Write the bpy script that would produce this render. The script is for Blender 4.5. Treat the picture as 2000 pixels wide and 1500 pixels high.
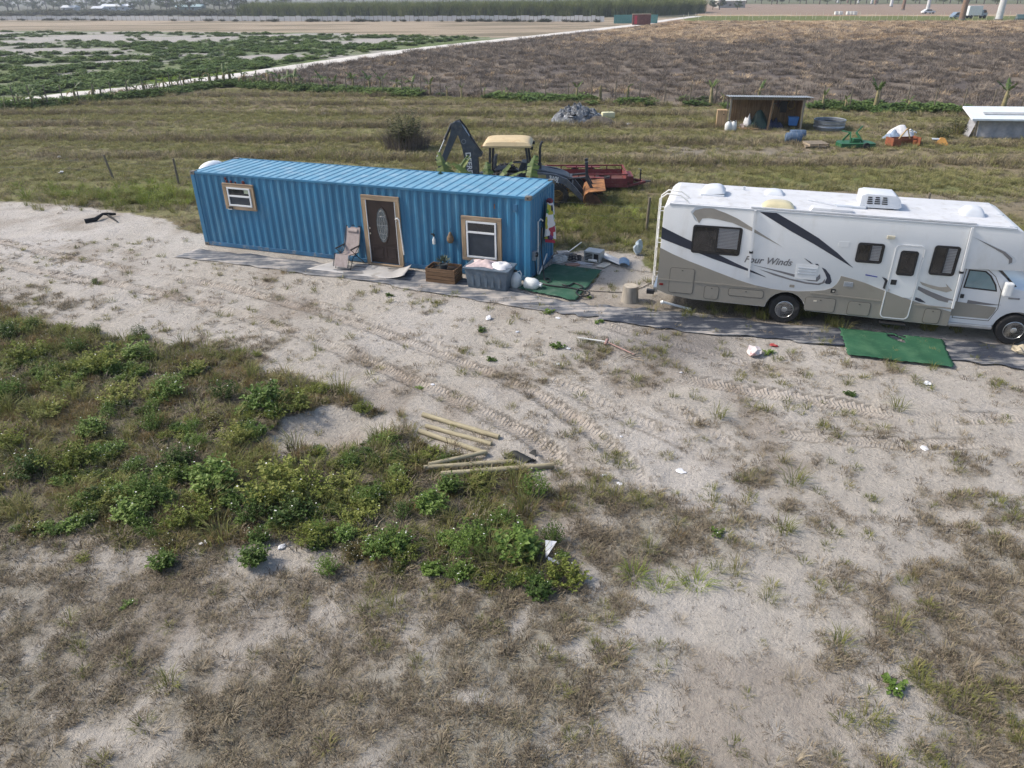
import bpy, bmesh, math, random
import numpy as np
from mathutils import Matrix, Vector, Euler
SC = bpy.context.scene
for o in list(bpy.data.objects): bpy.data.objects.remove(o)
COL = SC.collection
R = math.radians
random.seed(7); RNG = np.random.default_rng(11)

# ---------------------------------------------------------------- camera
CH, CPIT, CROL, CF = 7.7807, 0.4927, -0.0115, 1420.1
cam = bpy.data.cameras.new('camera'); camo = bpy.data.objects.new('camera', cam); COL.objects.link(camo)
cam.sensor_width = 36; cam.lens = CF / 2000 * 36; cam.clip_start = .1; cam.clip_end = 9000
camo.matrix_world = Matrix.Translation((0, 0, CH)) @ Matrix.Rotation(math.pi/2 - CPIT, 4, 'X') @ Matrix.Rotation(CROL, 4, 'Z')
SC.camera = camo
# ---------------------------------------------------------------- light: veiled afternoon sun from the left, slightly behind
SUN_EL, SUN_AZ = R(42), R(-80)          # azimuth measured from +Y towards +X
world = bpy.data.worlds.new('World'); SC.world = world; world.use_nodes = True
wt = world.node_tree; wt.nodes.clear()
sky = wt.nodes.new('ShaderNodeTexSky'); sky.sky_type = 'NISHITA'; sky.sun_disc = False
sky.sun_elevation = SUN_EL; sky.sun_rotation = SUN_AZ; sky.air_density = 1.0; sky.dust_density = 2.6; sky.ozone_density = 1.0
bg = wt.nodes.new('ShaderNodeBackground'); bg.inputs['Strength'].default_value = 0.115
wo = wt.nodes.new('ShaderNodeOutputWorld')
wt.links.new(sky.outputs[0], bg.inputs[0]); wt.links.new(bg.outputs[0], wo.inputs[0])
sun = bpy.data.lights.new('sun', 'SUN'); sun.energy = 2.2; sun.angle = R(6); sun.color = (1, .92, .80)
suno = bpy.data.objects.new('sun', sun); COL.objects.link(suno)
sd = Vector((math.sin(SUN_AZ)*math.cos(SUN_EL), math.cos(SUN_AZ)*math.cos(SUN_EL), math.sin(SUN_EL)))
suno.rotation_euler = (-sd).to_track_quat('-Z', 'Y').to_euler(); suno.location = (-30, 20, 40)
SC.view_settings.view_transform = 'Standard'; SC.view_settings.look = 'None'
SC.view_settings.exposure = 0.88; SC.view_settings.gamma = 1.0; SC.view_settings.use_curve_mapping = False
SC.render.engine = 'CYCLES'
SC.cycles.use_denoising = True
SC.cycles.denoiser = 'OPENIMAGEDENOISE'; SC.cycles.denoising_input_passes = 'RGB_ALBEDO_NORMAL'; SC.cycles.denoising_prefilter = 'NONE'
SC.cycles.max_bounces = 6; SC.cycles.diffuse_bounces = 3; SC.cycles.glossy_bounces = 3; SC.cycles.transmission_bounces = 4
SC.cycles.transparent_max_bounces = 8; SC.cycles.volume_bounces = 0
SC.cycles.caustics_reflective = False; SC.cycles.caustics_refractive = False

# ---------------------------------------------------------------- photo pixel <-> ground
_c, _s, _cr, _sr = math.cos(CPIT), math.sin(CPIT), math.cos(CROL), math.sin(CROL)
def gp(px, py, z=0.0):
    """ground (or height z) point under a pixel of the 2000x1500 photograph"""
    x = (px-1000)/CF; u2 = (750-py)/CF
    X = x*_cr - u2*_sr; u = x*_sr + u2*_cr
    d = (X, _c + u*_s, -_s + u*_c); t = (z-CH)/d[2]
    return Vector((d[0]*t, d[1]*t, z))
def pj(X, Y, Z=0.0):
    Z = Z-CH; d = np.maximum(Y*_c - Z*_s, .3); u = Y*_s + Z*_c
    return 1000 + CF*(X*_cr + u*_sr)/d, 750 - CF*(-X*_sr + u*_cr)/d

# ---------------------------------------------------------------- noise helpers
def _hash(ix, iy, seed):
    n = (ix.astype(np.int64)*374761393 + iy.astype(np.int64)*668265263 + seed*974711) & 0x7fffffff
    n = ((n ^ (n >> 13)) * 1274126177) & 0x7fffffff
    n = ((n ^ (n >> 16)) * 2246822519) & 0x7fffffff
    return (n & 0xffff) / 65535.0
def vnoise(x, y, seed=0):
    x = np.asarray(x, float); y = np.asarray(y, float)
    ix = np.floor(x); iy = np.floor(y); fx = x-ix; fy = y-iy
    fx = fx*fx*(3-2*fx); fy = fy*fy*(3-2*fy)
    a = _hash(ix, iy, seed); b = _hash(ix+1, iy, seed); c = _hash(ix, iy+1, seed); d = _hash(ix+1, iy+1, seed)
    return (a*(1-fx)+b*fx)*(1-fy) + (c*(1-fx)+d*fx)*fy
def fbm(x, y, seed=0, o=4):
    v = 0; a = .5; t = 0
    for i in range(o):
        v = v + a*vnoise(x*2**i + 17*i, y*2**i - 9*i, seed+i); t += a; a *= .5
    return v/t
def sstep(a, b, x):
    t = np.clip((x-a)/(b-a), 0, 1); return t*t*(3-2*t)
def inpoly(x, y, poly):
    ins = np.zeros(np.shape(x), bool); n = len(poly); j = n-1
    for i in range(n):
        xi, yi = poly[i]; xj, yj = poly[j]
        if yi != yj:
            c = ((yi > y) != (yj > y)) & (x < (xj-xi)*(y-yi)/(yj-yi) + xi)
            ins ^= c
        j = i
    return ins

# ---------------------------------------------------------------- materials
MATS = {}
def _nn(t, kind, **kw):
    n = t.nodes.new(kind)
    for k, v in kw.items():
        if k in n.inputs.keys(): n.inputs[k].default_value = v
        else: setattr(n, k, v)
    return n
def mat(name, col, rough=.6, metal=0., var=.15, scale=3., bump=0., bscale=30., dirt=None, spec=.4, stretch=None, coat=0., alpha=None):
    """painted / plain surface: colour broken up by noise, optional dirt=(colour, amount, scale)"""
    if name in MATS: return MATS[name]
    m = bpy.data.materials.new(name); m.use_nodes = True; t = m.node_tree; L = t.links.new
    p = t.nodes['Principled BSDF']
    p.inputs['Roughness'].default_value = rough; p.inputs['Metallic'].default_value = metal
    p.inputs['Specular IOR Level'].default_value = spec
    if coat: p.inputs['Coat Weight'].default_value = coat; p.inputs['Coat Roughness'].default_value = .1
    tc = t.nodes.new('ShaderNodeTexCoord'); mp = t.nodes.new('ShaderNodeMapping')
    if stretch: mp.inputs['Scale'].default_value = stretch
    L(tc.outputs['Object'], mp.inputs[0])
    n = _nn(t, 'ShaderNodeTexNoise', Scale=scale, Detail=5.); L(mp.outputs[0], n.inputs['Vector'])
    r = t.nodes.new('ShaderNodeValToRGB'); L(n.outputs[0], r.inputs[0])
    a = [max(0, c*(1-var)) for c in col]; b = [min(1, c*(1+var)) for c in col]
    r.color_ramp.elements[0].position = .3; r.color_ramp.elements[1].position = .7
    r.color_ramp.elements[0].color = (*a, 1); r.color_ramp.elements[1].color = (*b, 1)
    out = r.outputs[0]
    if dirt:
        dc, amt, ds = dirt
        n2 = _nn(t, 'ShaderNodeTexNoise', Scale=ds, Detail=7., Roughness=.65); L(mp.outputs[0], n2.inputs['Vector'])
        r2 = t.nodes.new('ShaderNodeValToRGB'); L(n2.outputs[0], r2.inputs[0])
        r2.color_ramp.elements[0].position = .62 - .3*amt; r2.color_ramp.elements[1].position = .78 - .12*amt
        r2.color_ramp.elements[0].color = (0, 0, 0, 1); r2.color_ramp.elements[1].color = (min(1, .5+amt),)*3 + (1,)
        mx = t.nodes.new('ShaderNodeMixRGB'); L(r2.outputs[0], mx.inputs[0]); L(out, mx.inputs[1]); mx.inputs[2].default_value = (*dc, 1)
        out = mx.outputs[0]
    L(out, p.inputs['Base Color'])
    if bump:
        n3 = _nn(t, 'ShaderNodeTexNoise', Scale=bscale, Detail=4.); L(mp.outputs[0], n3.inputs['Vector'])
        bp = t.nodes.new('ShaderNodeBump'); bp.inputs['Strength'].default_value = bump; bp.inputs['Distance'].default_value = .02
        L(n3.outputs[0], bp.inputs['Height']); L(bp.outputs[0], p.inputs['Normal'])
    MATS[name] = m; return m
def wood(name, col, var=.3, scale=2., axis=0, rough=.8):
    st = [6, 6, 6]; st[axis] = .6
    return mat(name, col, rough=rough, var=var, scale=scale*1.5, stretch=st, bump=.3, bscale=12, dirt=((col[0]*.45, col[1]*.42, col[2]*.4), .35, 1.2))
def leafmat(name, cols, trans=.25, rough=.6):
    """foliage: colour picked per instance and per leaf (attribute 'tint') from a list"""
    if name in MATS: return MATS[name]
    m = bpy.data.materials.new(name); m.use_nodes = True; t = m.node_tree; L = t.links.new; t.nodes.clear()
    oi = t.nodes.new('ShaderNodeObjectInfo'); at = _nn(t, 'ShaderNodeAttribute', attribute_name='tint')
    ad = _nn(t, 'ShaderNodeMath', operation='MULTIPLY_ADD'); L(oi.outputs['Random'], ad.inputs[0]); ad.inputs[1].default_value = .55
    ml = _nn(t, 'ShaderNodeMath', operation='MULTIPLY'); L(at.outputs['Fac'], ml.inputs[0]); ml.inputs[1].default_value = .45
    L(ml.outputs[0], ad.inputs[2])
    r = t.nodes.new('ShaderNodeValToRGB'); L(ad.outputs[0], r.inputs[0])
    e = r.color_ramp.elements
    while len(e) < len(cols): e.new(.5)
    for i, c in enumerate(cols): e[i].position = .08 + .84*i/max(1, len(cols)-1); e[i].color = (*c, 1)
    d = _nn(t, 'ShaderNodeBsdfPrincipled', Roughness=rough); d.inputs['Specular IOR Level'].default_value = .25
    tr = t.nodes.new('ShaderNodeBsdfTranslucent'); mx = t.nodes.new('ShaderNodeMixShader'); mx.inputs[0].default_value = trans
    o = t.nodes.new('ShaderNodeOutputMaterial')
    L(r.outputs[0], d.inputs['Base Color']); L(r.outputs[0], tr.inputs[0]); L(d.outputs[0], mx.inputs[1]); L(tr.outputs[0], mx.inputs[2]); L(mx.outputs[0], o.inputs[0])
    MATS[name] = m; return m

# ---------------------------------------------------------------- mesh builder
class MB:
    def __init__(s): s.v = []; s.f = []; s.M = Matrix.Identity(4)
    def add(s, vs, fs):
        b = len(s.v); s.v += [tuple(s.M @ Vector(v)) for v in vs]; s.f += [tuple(i+b for i in f) for f in fs]; return s
    def box(s, x0, x1, y0, y1, z0, z1):
        return s.add([(x0,y0,z0),(x1,y0,z0),(x1,y1,z0),(x0,y1,z0),(x0,y0,z1),(x1,y0,z1),(x1,y1,z1),(x0,y1,z1)],
                     [(3,2,1,0),(4,5,6,7),(0,1,5,4),(1,2,6,5),(2,3,7,6),(3,0,4,7)])
    def bar(s, p, q, w, h, up=(0,0,1)):
        """rectangular bar from p to q"""
        p = Vector(p); q = Vector(q); d = (q-p).normalized(); u = Vector(up)
        if abs(d.dot(u)) > .98: u = Vector((1,0,0))
        sx = d.cross(u).normalized()*w/2; uz = sx.cross(d).normalized()*h/2
        vs = [p-sx-uz, p+sx-uz, p+sx+uz, p-sx+uz, q-sx-uz, q+sx-uz, q+sx+uz, q-sx+uz]
        return s.add(vs, [(0,1,2,3),(7,6,5,4),(0,4,5,1),(1,5,6,2),(2,6,7,3),(3,7,4,0)])
    def prism(s, poly, a, b, axis='y'):
        """2-D polygon (x,z) extruded over y (axis y), (x,y) over z (axis z), (y,z) over x (axis x)"""
        f = {'y': lambda p, t: (p[0], t, p[1]), 'z': lambda p, t: (p[0], p[1], t), 'x': lambda p, t: (t, p[0], p[1])}[axis]
        n = len(poly); vs = [f(p, a) for p in poly] + [f(p, b) for p in poly]
        fs = [tuple(range(n)), tuple(range(2*n-1, n-1, -1))] + [(i, i+n, (i+1) % n+n, (i+1) % n) for i in range(n)]
        return s.add(vs, fs)
    def cyl(s, p, q, r0, r1=None, n=12, caps=True):
        r1 = r0 if r1 is None else r1; p = Vector(p); q = Vector(q); d = (q-p).normalized()
        u = d.orthogonal().normalized(); w = d.cross(u)
        vs = [p+(u*math.cos(2*math.pi*i/n)+w*math.sin(2*math.pi*i/n))*r0 for i in range(n)]
        vs += [q+(u*math.cos(2*math.pi*i/n)+w*math.sin(2*math.pi*i/n))*r1 for i in range(n)]
        fs = [(i, (i+1) % n, (i+1) % n+n, i+n) for i in range(n)]
        if caps: fs += [tuple(range(n-1, -1, -1)), tuple(range(n, 2*n))]
        return s.add(vs, fs)
    def tube(s, pts, r, n=8, closed=False):
        P = [Vector(p) for p in pts]; k = len(P); vs = []; ref = Vector((0,0,1))
        rr = r if hasattr(r, '__len__') else [r]*k
        u = None
        for i in range(k):
            a = P[i-1] if (i > 0 or closed) else P[i]; b = P[(i+1) % k] if (i < k-1 or closed) else P[i]
            d = (b-a).normalized()
            if u is None: u = d.orthogonal().normalized()
            u = (u - d*u.dot(d)); u = u.normalized() if u.length > 1e-6 else d.orthogonal().normalized()
            w = d.cross(u)
            vs += [P[i]+(u*math.cos(2*math.pi*j/n)+w*math.sin(2*math.pi*j/n))*rr[i] for j in range(n)]
        fs = []
        for i in range(k if closed else k-1):
            i2 = (i+1) % k
            fs += [(i*n+j, i*n+(j+1) % n, i2*n+(j+1) % n, i2*n+j) for j in range(n)]
        if not closed: fs += [tuple(range(n-1, -1, -1)), tuple(range((k-1)*n, k*n))]
        return s.add(vs, fs)
    def lathe(s, prof, n=16, c=(0,0,0), axis='z'):
        """profile of (radius, height) turned about an axis"""
        vs = []; k = len(prof)
        for r, h in prof:
            for j in range(n):
                a = 2*math.pi*j/n; x, y = r*math.cos(a), r*math.sin(a)
                p = {'z': (x, y, h), 'y': (x, h, y), 'x': (h, x, y)}[axis]
                vs.append((p[0]+c[0], p[1]+c[1], p[2]+c[2]))
        fs = [(i*n+j, i*n+(j+1) % n, (i+1)*n+(j+1) % n, (i+1)*n+j) for i in range(k-1) for j in range(n)]
        if prof[0][0] > 1e-4: fs.append(tuple(range(n-1, -1, -1)))
        if prof[-1][0] > 1e-4: fs.append(tuple(range((k-1)*n, k*n)))
        return s.add(vs, fs)
    def sheet(s, f, nu, nv):
        """surface f(u,v) over the unit square"""
        vs = [f(i/nu, j/nv) for j in range(nv+1) for i in range(nu+1)]; w = nu+1
        return s.add(vs, [(j*w+i, j*w+i+1, (j+1)*w+i+1, (j+1)*w+i) for j in range(nv) for i in range(nu)])
    def mesh(s, name, m=None, smooth=None, bevel=0.):
        me = bpy.data.meshes.new(name); me.from_pydata(s.v, [], s.f); me.validate()
        bm = bmesh.new(); bm.from_mesh(me)
        bmesh.ops.remove_doubles(bm, verts=bm.verts, dist=1e-5)
        bmesh.ops.recalc_face_normals(bm, faces=bm.faces)
        if bevel:
            ed = [e for e in bm.edges if len(e.link_faces) == 2 and e.calc_face_angle(0) > .5]
            bmesh.ops.bevel(bm, geom=ed, offset=bevel, segments=2, profile=.6, affect='EDGES', clamp_overlap=True)
        bm.to_mesh(me); bm.free()
        if smooth is not None:
            me.shade_smooth(); me.set_sharp_from_angle(angle=R(smooth))
        if m: me.materials.append(m)
        return me
    def build(s, name, m, parent=None, smooth=None, bevel=0., label=None):
        return link(name, s.mesh(name, m, smooth, bevel), parent, label)
def link(name, me, parent=None, label=None):
    o = bpy.data.objects.new(name, me); COL.objects.link(o)
    if parent is not None: o.parent = parent
    if label: o['label'] = label
    return o
def tag(o, label, cat, group=None, kind=None):
    if label: o['label'] = label
    if cat: o['category'] = cat
    if group: o['group'] = group
    if kind: o['kind'] = kind
    return o
def thing(name, label, cat, loc=(0,0,0), rz=0, group=None):
    o = bpy.data.objects.new(name, None); COL.objects.link(o); o.empty_display_size = .2
    o.location = loc; o.rotation_euler = (0, 0, rz); return tag(o, label, cat, group)
def copy_tree(o, parent=None):
    c = o.copy(); COL.objects.link(c); c.parent = parent
    for ch in list(o.children): copy_tree(ch, c)
    return c
def rrect(x0, x1, z0, z1, r, n=4):
    P = []
    for cx, cz, a0 in ((x1-r, z1-r, 0), (x0+r, z1-r, 90), (x0+r, z0+r, 180), (x1-r, z0+r, 270)):
        P += [(cx+r*math.cos(R(a0+90*i/n)), cz+r*math.sin(R(a0+90*i/n))) for i in range(n+1)]
    return P
def ring(mb, outer, inner, y0, y1):
    """frame between two same-length (x,z) outlines"""
    n = len(outer); vs = [(p[0], y0, p[1]) for p in outer]+[(p[0], y0, p[1]) for p in inner]+[(p[0], y1, p[1]) for p in outer]+[(p[0], y1, p[1]) for p in inner]
    fs = []
    for i in range(n):
        j = (i+1) % n
        fs += [(i, j, n+j, n+i), (2*n+i, 3*n+i, 3*n+j, 2*n+j), (i, 2*n+i, 2*n+j, j), (n+i, n+j, 3*n+j, 3*n+i)]
    return mb.add(vs, fs)
def text_mesh(txt, size, shear=0., fat=0., depth=.003, sx=1.):
    cu = bpy.data.curves.new('lettering', 'FONT'); cu.body = txt; cu.size = size; cu.shear = shear; cu.offset = fat; cu.extrude = depth/2; cu.space_character = 1.02
    o = bpy.data.objects.new('lettering', cu); COL.objects.link(o)
    dg = bpy.context.evaluated_depsgraph_get(); me = bpy.data.meshes.new_from_object(o.evaluated_get(dg))
    bpy.data.objects.remove(o); bpy.data.curves.remove(cu)
    for v in me.vertices: v.co.x *= sx
    return me
# ================================================================ THE GROUND
# outlines below are pixels of the photograph, read as positions on the ground
LOT_EDGE = [(-900,372),(-300,384),(0,394),(120,400),(200,408),(300,424),(370,452),(420,470),(700,470),(1000,480),(1083,492),(1180,488),(1250,500),(1290,548),(1500,560),(1800,585),(2100,600),(3000,640)]
LOT = LOT_EDGE + [(4000,3000),(4000,9000),(-4000,9000),(-4000,3000)]
WEEDS = [(-600,560),(-100,590),(60,622),(200,640),(330,662),(430,700),(560,742),(680,768),(770,800),(800,850),(900,885),(1060,935),(1075,1000),(1060,1070),(1090,1130),(980,1150),(860,1120),(700,1105),(560,1062),(420,1064),(280,1064),(130,1046),(-100,1060),(-600,1100)]
CRATER = [(515,855),(560,815),(640,795),(730,808),(790,832),(770,850),(690,862),(600,865),(545,892)]
ROAD_PX = [(-260,236),(-120,222),(0,207),(130,187),(240,176),(330,166),(420,154),(520,140),(620,125),(720,110),(820,96),(900,87),(1000,76),(1110,64),(1180,56),(1240,49),(1300,40),(1360,32)]
def road_y(px): return np.interp(px, [p[0] for p in ROAD_PX]+[1361], [p[1] for p in ROAD_PX]+[-999.])
def catmull(P, m=6):
    P = [np.array(p, float) for p in P]; Q = [2*P[0]-P[1]] + P + [2*P[-1]-P[-2]]; out = []
    for i in range(1, len(Q)-2):
        for k in range(m):
            t = k/m; a, b, c, d = Q[i-1], Q[i], Q[i+1], Q[i+2]
            out.append(.5*((2*b)+(c-a)*t+(2*a-5*b+4*c-d)*t*t+(3*b-a-3*c+d)*t**3))
    out.append(Q[-2]); return np.array(out)
TRACKS = [  # (pixels along a wheel track, half width m, lug spacing m, depth m)
    ([(-120,455),(0,473),(86,495),(173,509),(259,528),(420,556),(560,590),(720,640),(860,692),(1000,748),(1110,812),(1210,890),(1290,1000)], .20, .095, .045),
    ([(-120,492),(0,514),(99,536),(185,550),(271,563),(420,600),(560,646),(690,694),(800,742),(930,800),(1060,870),(1130,960)], .22, .095, .05),
    ([(480,545),(640,600),(800,655),(960,712),(1075,745),(1200,800),(1330,862),(1430,920)], .22, .15, .04),
    ([(1010,712),(1130,770),(1280,840),(1380,886),(1470,945),(1520,985)], .25, .15, .04),
    ([(1130,735),(1290,790),(1420,868),(1470,915)], .22, .15, .035),
    ([(1300,735),(1475,762),(1640,790),(1800,818),(2050,812),(2400,790)], .24, .085, .05),
    ([(1360,800),(1520,842),(1700,862),(1880,868),(2100,850)], .2, .085, .035),
    ([(1330,968),(1420,1000),(1480,1020)], .24, .15, .03),
    ([(1690,980),(1770,995),(1870,1025)], .24, .15, .03),
    ([(1010,560),(1200,640),(1420,700),(1700,760),(2050,790)], .2, .12, .025),
]
TW = []
for pxs, hw, sp, dp in TRACKS:
    P = catmull([gp(*q)[:2] for q in pxs]); seg = np.linalg.norm(np.diff(P, axis=0), axis=1)
    TW.append((P, np.concatenate([[0], np.cumsum(seg)]), hw, sp, dp))
def track_coords(X, Y):
    """per point: along / spacing, cross (-1..1), strength, rut depth"""
    U = np.zeros(X.shape); V = np.zeros(X.shape); S = np.zeros(X.shape); D = np.zeros(X.shape); RIM = np.zeros(X.shape)
    near = np.where((np.abs(X) < 24) & (Y > 4) & (Y < 30))
    x = X[near]; y = Y[near]; u = U[near]; v = V[near]; s = S[near]; d = D[near]; rim = RIM[near]
    for P, cum, hw, sp, dp in TW:
        best = np.full(x.shape, 1e9); bu = np.zeros(x.shape); bv = np.zeros(x.shape)
        for i in range(len(P)-1):
            a = P[i]; t = P[i+1]-a; l = np.linalg.norm(t); t = t/l
            k = np.clip((x-a[0])*t[0]+(y-a[1])*t[1], 0, l)
            dx = x-a[0]-k*t[0]; dy = y-a[1]-k*t[1]; dist = np.hypot(dx, dy)
            cr = t[0]*dy - t[1]*dx; m = dist < best
            best[m] = dist[m]; bu[m] = cum[i]+k[m]; bv[m] = np.sign(cr[m])*dist[m]
        fade = (.5+.5*sstep(.3, .6, fbm(x*1.3, y*1.3, 57, 4)))*(1.0 if dp >= .045 and sp < .1 else .6)*(sstep(.28, .56, fbm(bu*.35, bu*0+hw*31+dp*77, 5, 3)) if not (dp >= .045 and sp < .1 and hw < .23) else sstep(.05, .40, fbm(bu*.35, bu*0+hw*31+dp*77, 5, 3))) * sstep(0, 1.2, bu) * sstep(0, 1.2, cum[-1]-bu)
        m = best < hw*1.25
        st = fade*sstep(1.2, .95, best/hw)
        use = m & (st >= s) & (st > .02)
        u[use] = bu[use]/sp; v[use] = bv[use]/hw; s[use] = st[use]
        d = np.maximum(d, dp*fade*sstep(1.15, .8, best/hw)); rim = np.maximum(rim, .6*dp*fade*np.exp(-((best-hw*1.35)/.09)**2))
    U[near] = u; V[near] = v; S[near] = s; D[near] = d; RIM[near] = rim
    return U, V, S, D-RIM
def masks(X, Y):
    """cover of the ground: dict of 0..1 masks at ground points"""
    dist = np.maximum(np.hypot(X, Y), 1)
    wob = np.clip(dist/26, .3, 3)
    wx = X + (fbm(X/wob*.9, Y/wob*.9, 21, 4)-.5)*2.4*wob; wy = Y + (fbm(X/wob*.9+40, Y/wob*.9, 25, 4)-.5)*2.4*wob
    fx = X + (fbm(X*2, Y*2, 31, 3)-.5)*.5; fy = Y + (fbm(X*2+9, Y*2, 35, 3)-.5)*.5
    PX, PY = pj(wx, wy); QX, QY = pj(fx, fy); RX, RY = pj(X, Y)
    lot = (Y < 45) & inpoly(QX, QY, LOT)
    weeds = inpoly(PX, PY, WEEDS) & (Y < 25)
    crater = inpoly(QX, QY, CRATER) & (Y < 25)
    n1 = fbm(X*.8, Y*.8, 41, 5); n2 = fbm(X*.35+5, Y*.35, 45, 4); n3 = fbm(X*2.6, Y*2.6, 49, 4)
    # thatch of dry grass in the foreground: thick lower left, patchy to the right
    g = np.interp(RX, [-400, 700, 1150, 1330, 1500, 1700, 1900, 2400], [.86, .84, .74, .46, .40, .50, .68, .7])
    g = g*sstep(1000, 1120, RY + (n2-.5)*160) + np.interp(RX, [900, 1200, 1900], [.2, .26, .3])*sstep(1110, 1010, RY)*sstep(700, 900, RY)
    g = np.where(RY < 760, .16, g)
    for bx, by, rx, ry, w in ((440,1270,190,70,-.5),(230,1465,150,60,-.42),(620,1190,120,40,-.3),(1400,1190,150,130,-.4),(1480,1380,170,150,-.42),(1330,1300,60,90,.2),(700,1400,260,90,.12),
                              (1800,1230,170,90,.3),(1950,1300,120,160,.35),(1250,1040,160,60,.32),(1160,980,120,60,.35),(1450,1040,150,50,.2),(1640,920,150,60,.14),(1870,930,120,70,.2),(1100,690,130,60,.26),(1600,690,120,40,.2),(1660,1010,220,40,.12),(1700,1120,150,50,.22),
                              (1500,800,120,40,.12),(30,600,110,40,.5),(1040,880,60,40,.2),(330,700,160,40,.4),(150,580,120,30,.2),(470,690,140,40,.3),(1300,900,120,60,.08)):
        g = g + w*np.exp(-((RX-bx)/rx)**2-((RY-by)/ry)**2)
    thatch = sstep(.22, .85, g + (n1-.5)*.65 + (n3-.5)*1.0 - .04)
    thatch = np.where(lot & ~weeds & (Y < 30), thatch, 0)
    # beyond the lot
    ry = road_y(RX); beyond_row = RY < np.interp(RX, [-600,0,120,240,400,450,520,700,860,1100,1400,1710,2000,2600], [252,214,206,193,172,166,172,182,190,199,206,216,222,236])
    left_field = beyond_row & (RY < ry)
    dry_field = beyond_row & ~left_field
    pasture = ~lot & ~beyond_row
    return dict(lot=lot, weeds=weeds & lot & ~crater, crater=crater, thatch=thatch, pasture=pasture, left=left_field, dry=dry_field, n1=n1, n2=n2, n3=n3, PX=PX, PY=PY, RX=RX, RY=RY)
def height(X, Y, trk=None):
    X = np.asarray(X, float); Y = np.asarray(Y, float)
    near = sstep(60, 30, Y)*sstep(3, 5, Y+3)
    z = (fbm(X*.35, Y*.35, 61, 3)-.5)*.12*near + (fbm(X*1.7, Y*1.7, 65, 4)-.5)*.09*near
    cx, cy = gp(640, 845)[:2]; rr = np.hypot((X-cx)/1.25, (Y-cy)/.75)
    z = z - .20*sstep(1.1, .3, rr) + .07*np.exp(-((rr-1.25)/.25)**2)
    # level, trodden ground where things stand
    for (ax, ay, bx, by, r) in FLAT:
        t = np.clip(((X-ax)*(bx-ax)+(Y-ay)*(by-ay))/max(1e-6, (bx-ax)**2+(by-ay)**2), 0, 1)
        dd = np.hypot(X-ax-t*(bx-ax), Y-ay-t*(by-ay)); z = z*sstep(r, r+1.2, dd)
    if trk is None: trk = track_coords(X, Y)[3]
    return z - trk*near
_ca, _sa = math.cos(-.3466), math.sin(-.3466)
FLAT = [(-11.5,25.6,2.6,21.3,2.6),(3.2,19.6,14.,16.6,2.4),(-5.5,22.6,4.2,18.6,1.2)]
GRID = {}
def gzs(x, y):
    """height of the built ground sheet"""
    xs, ys, Z = GRID['xs'], GRID['ys'], GRID['Z']
    i = np.clip(np.searchsorted(xs, x)-1, 0, len(xs)-2); j = np.clip(np.searchsorted(ys, y)-1, 0, len(ys)-2)
    fx = np.clip((x-xs[i])/(xs[i+1]-xs[i]), 0, 1); fy = np.clip((y-ys[j])/(ys[j+1]-ys[j]), 0, 1)
    return (Z[j, i]*(1-fx)+Z[j, i+1]*fx)*(1-fy)+(Z[j+1, i]*(1-fx)+Z[j+1, i+1]*fx)*fy
def gz(x, y): return float(gzs(np.array([x]), np.array([y]))[0])
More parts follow.
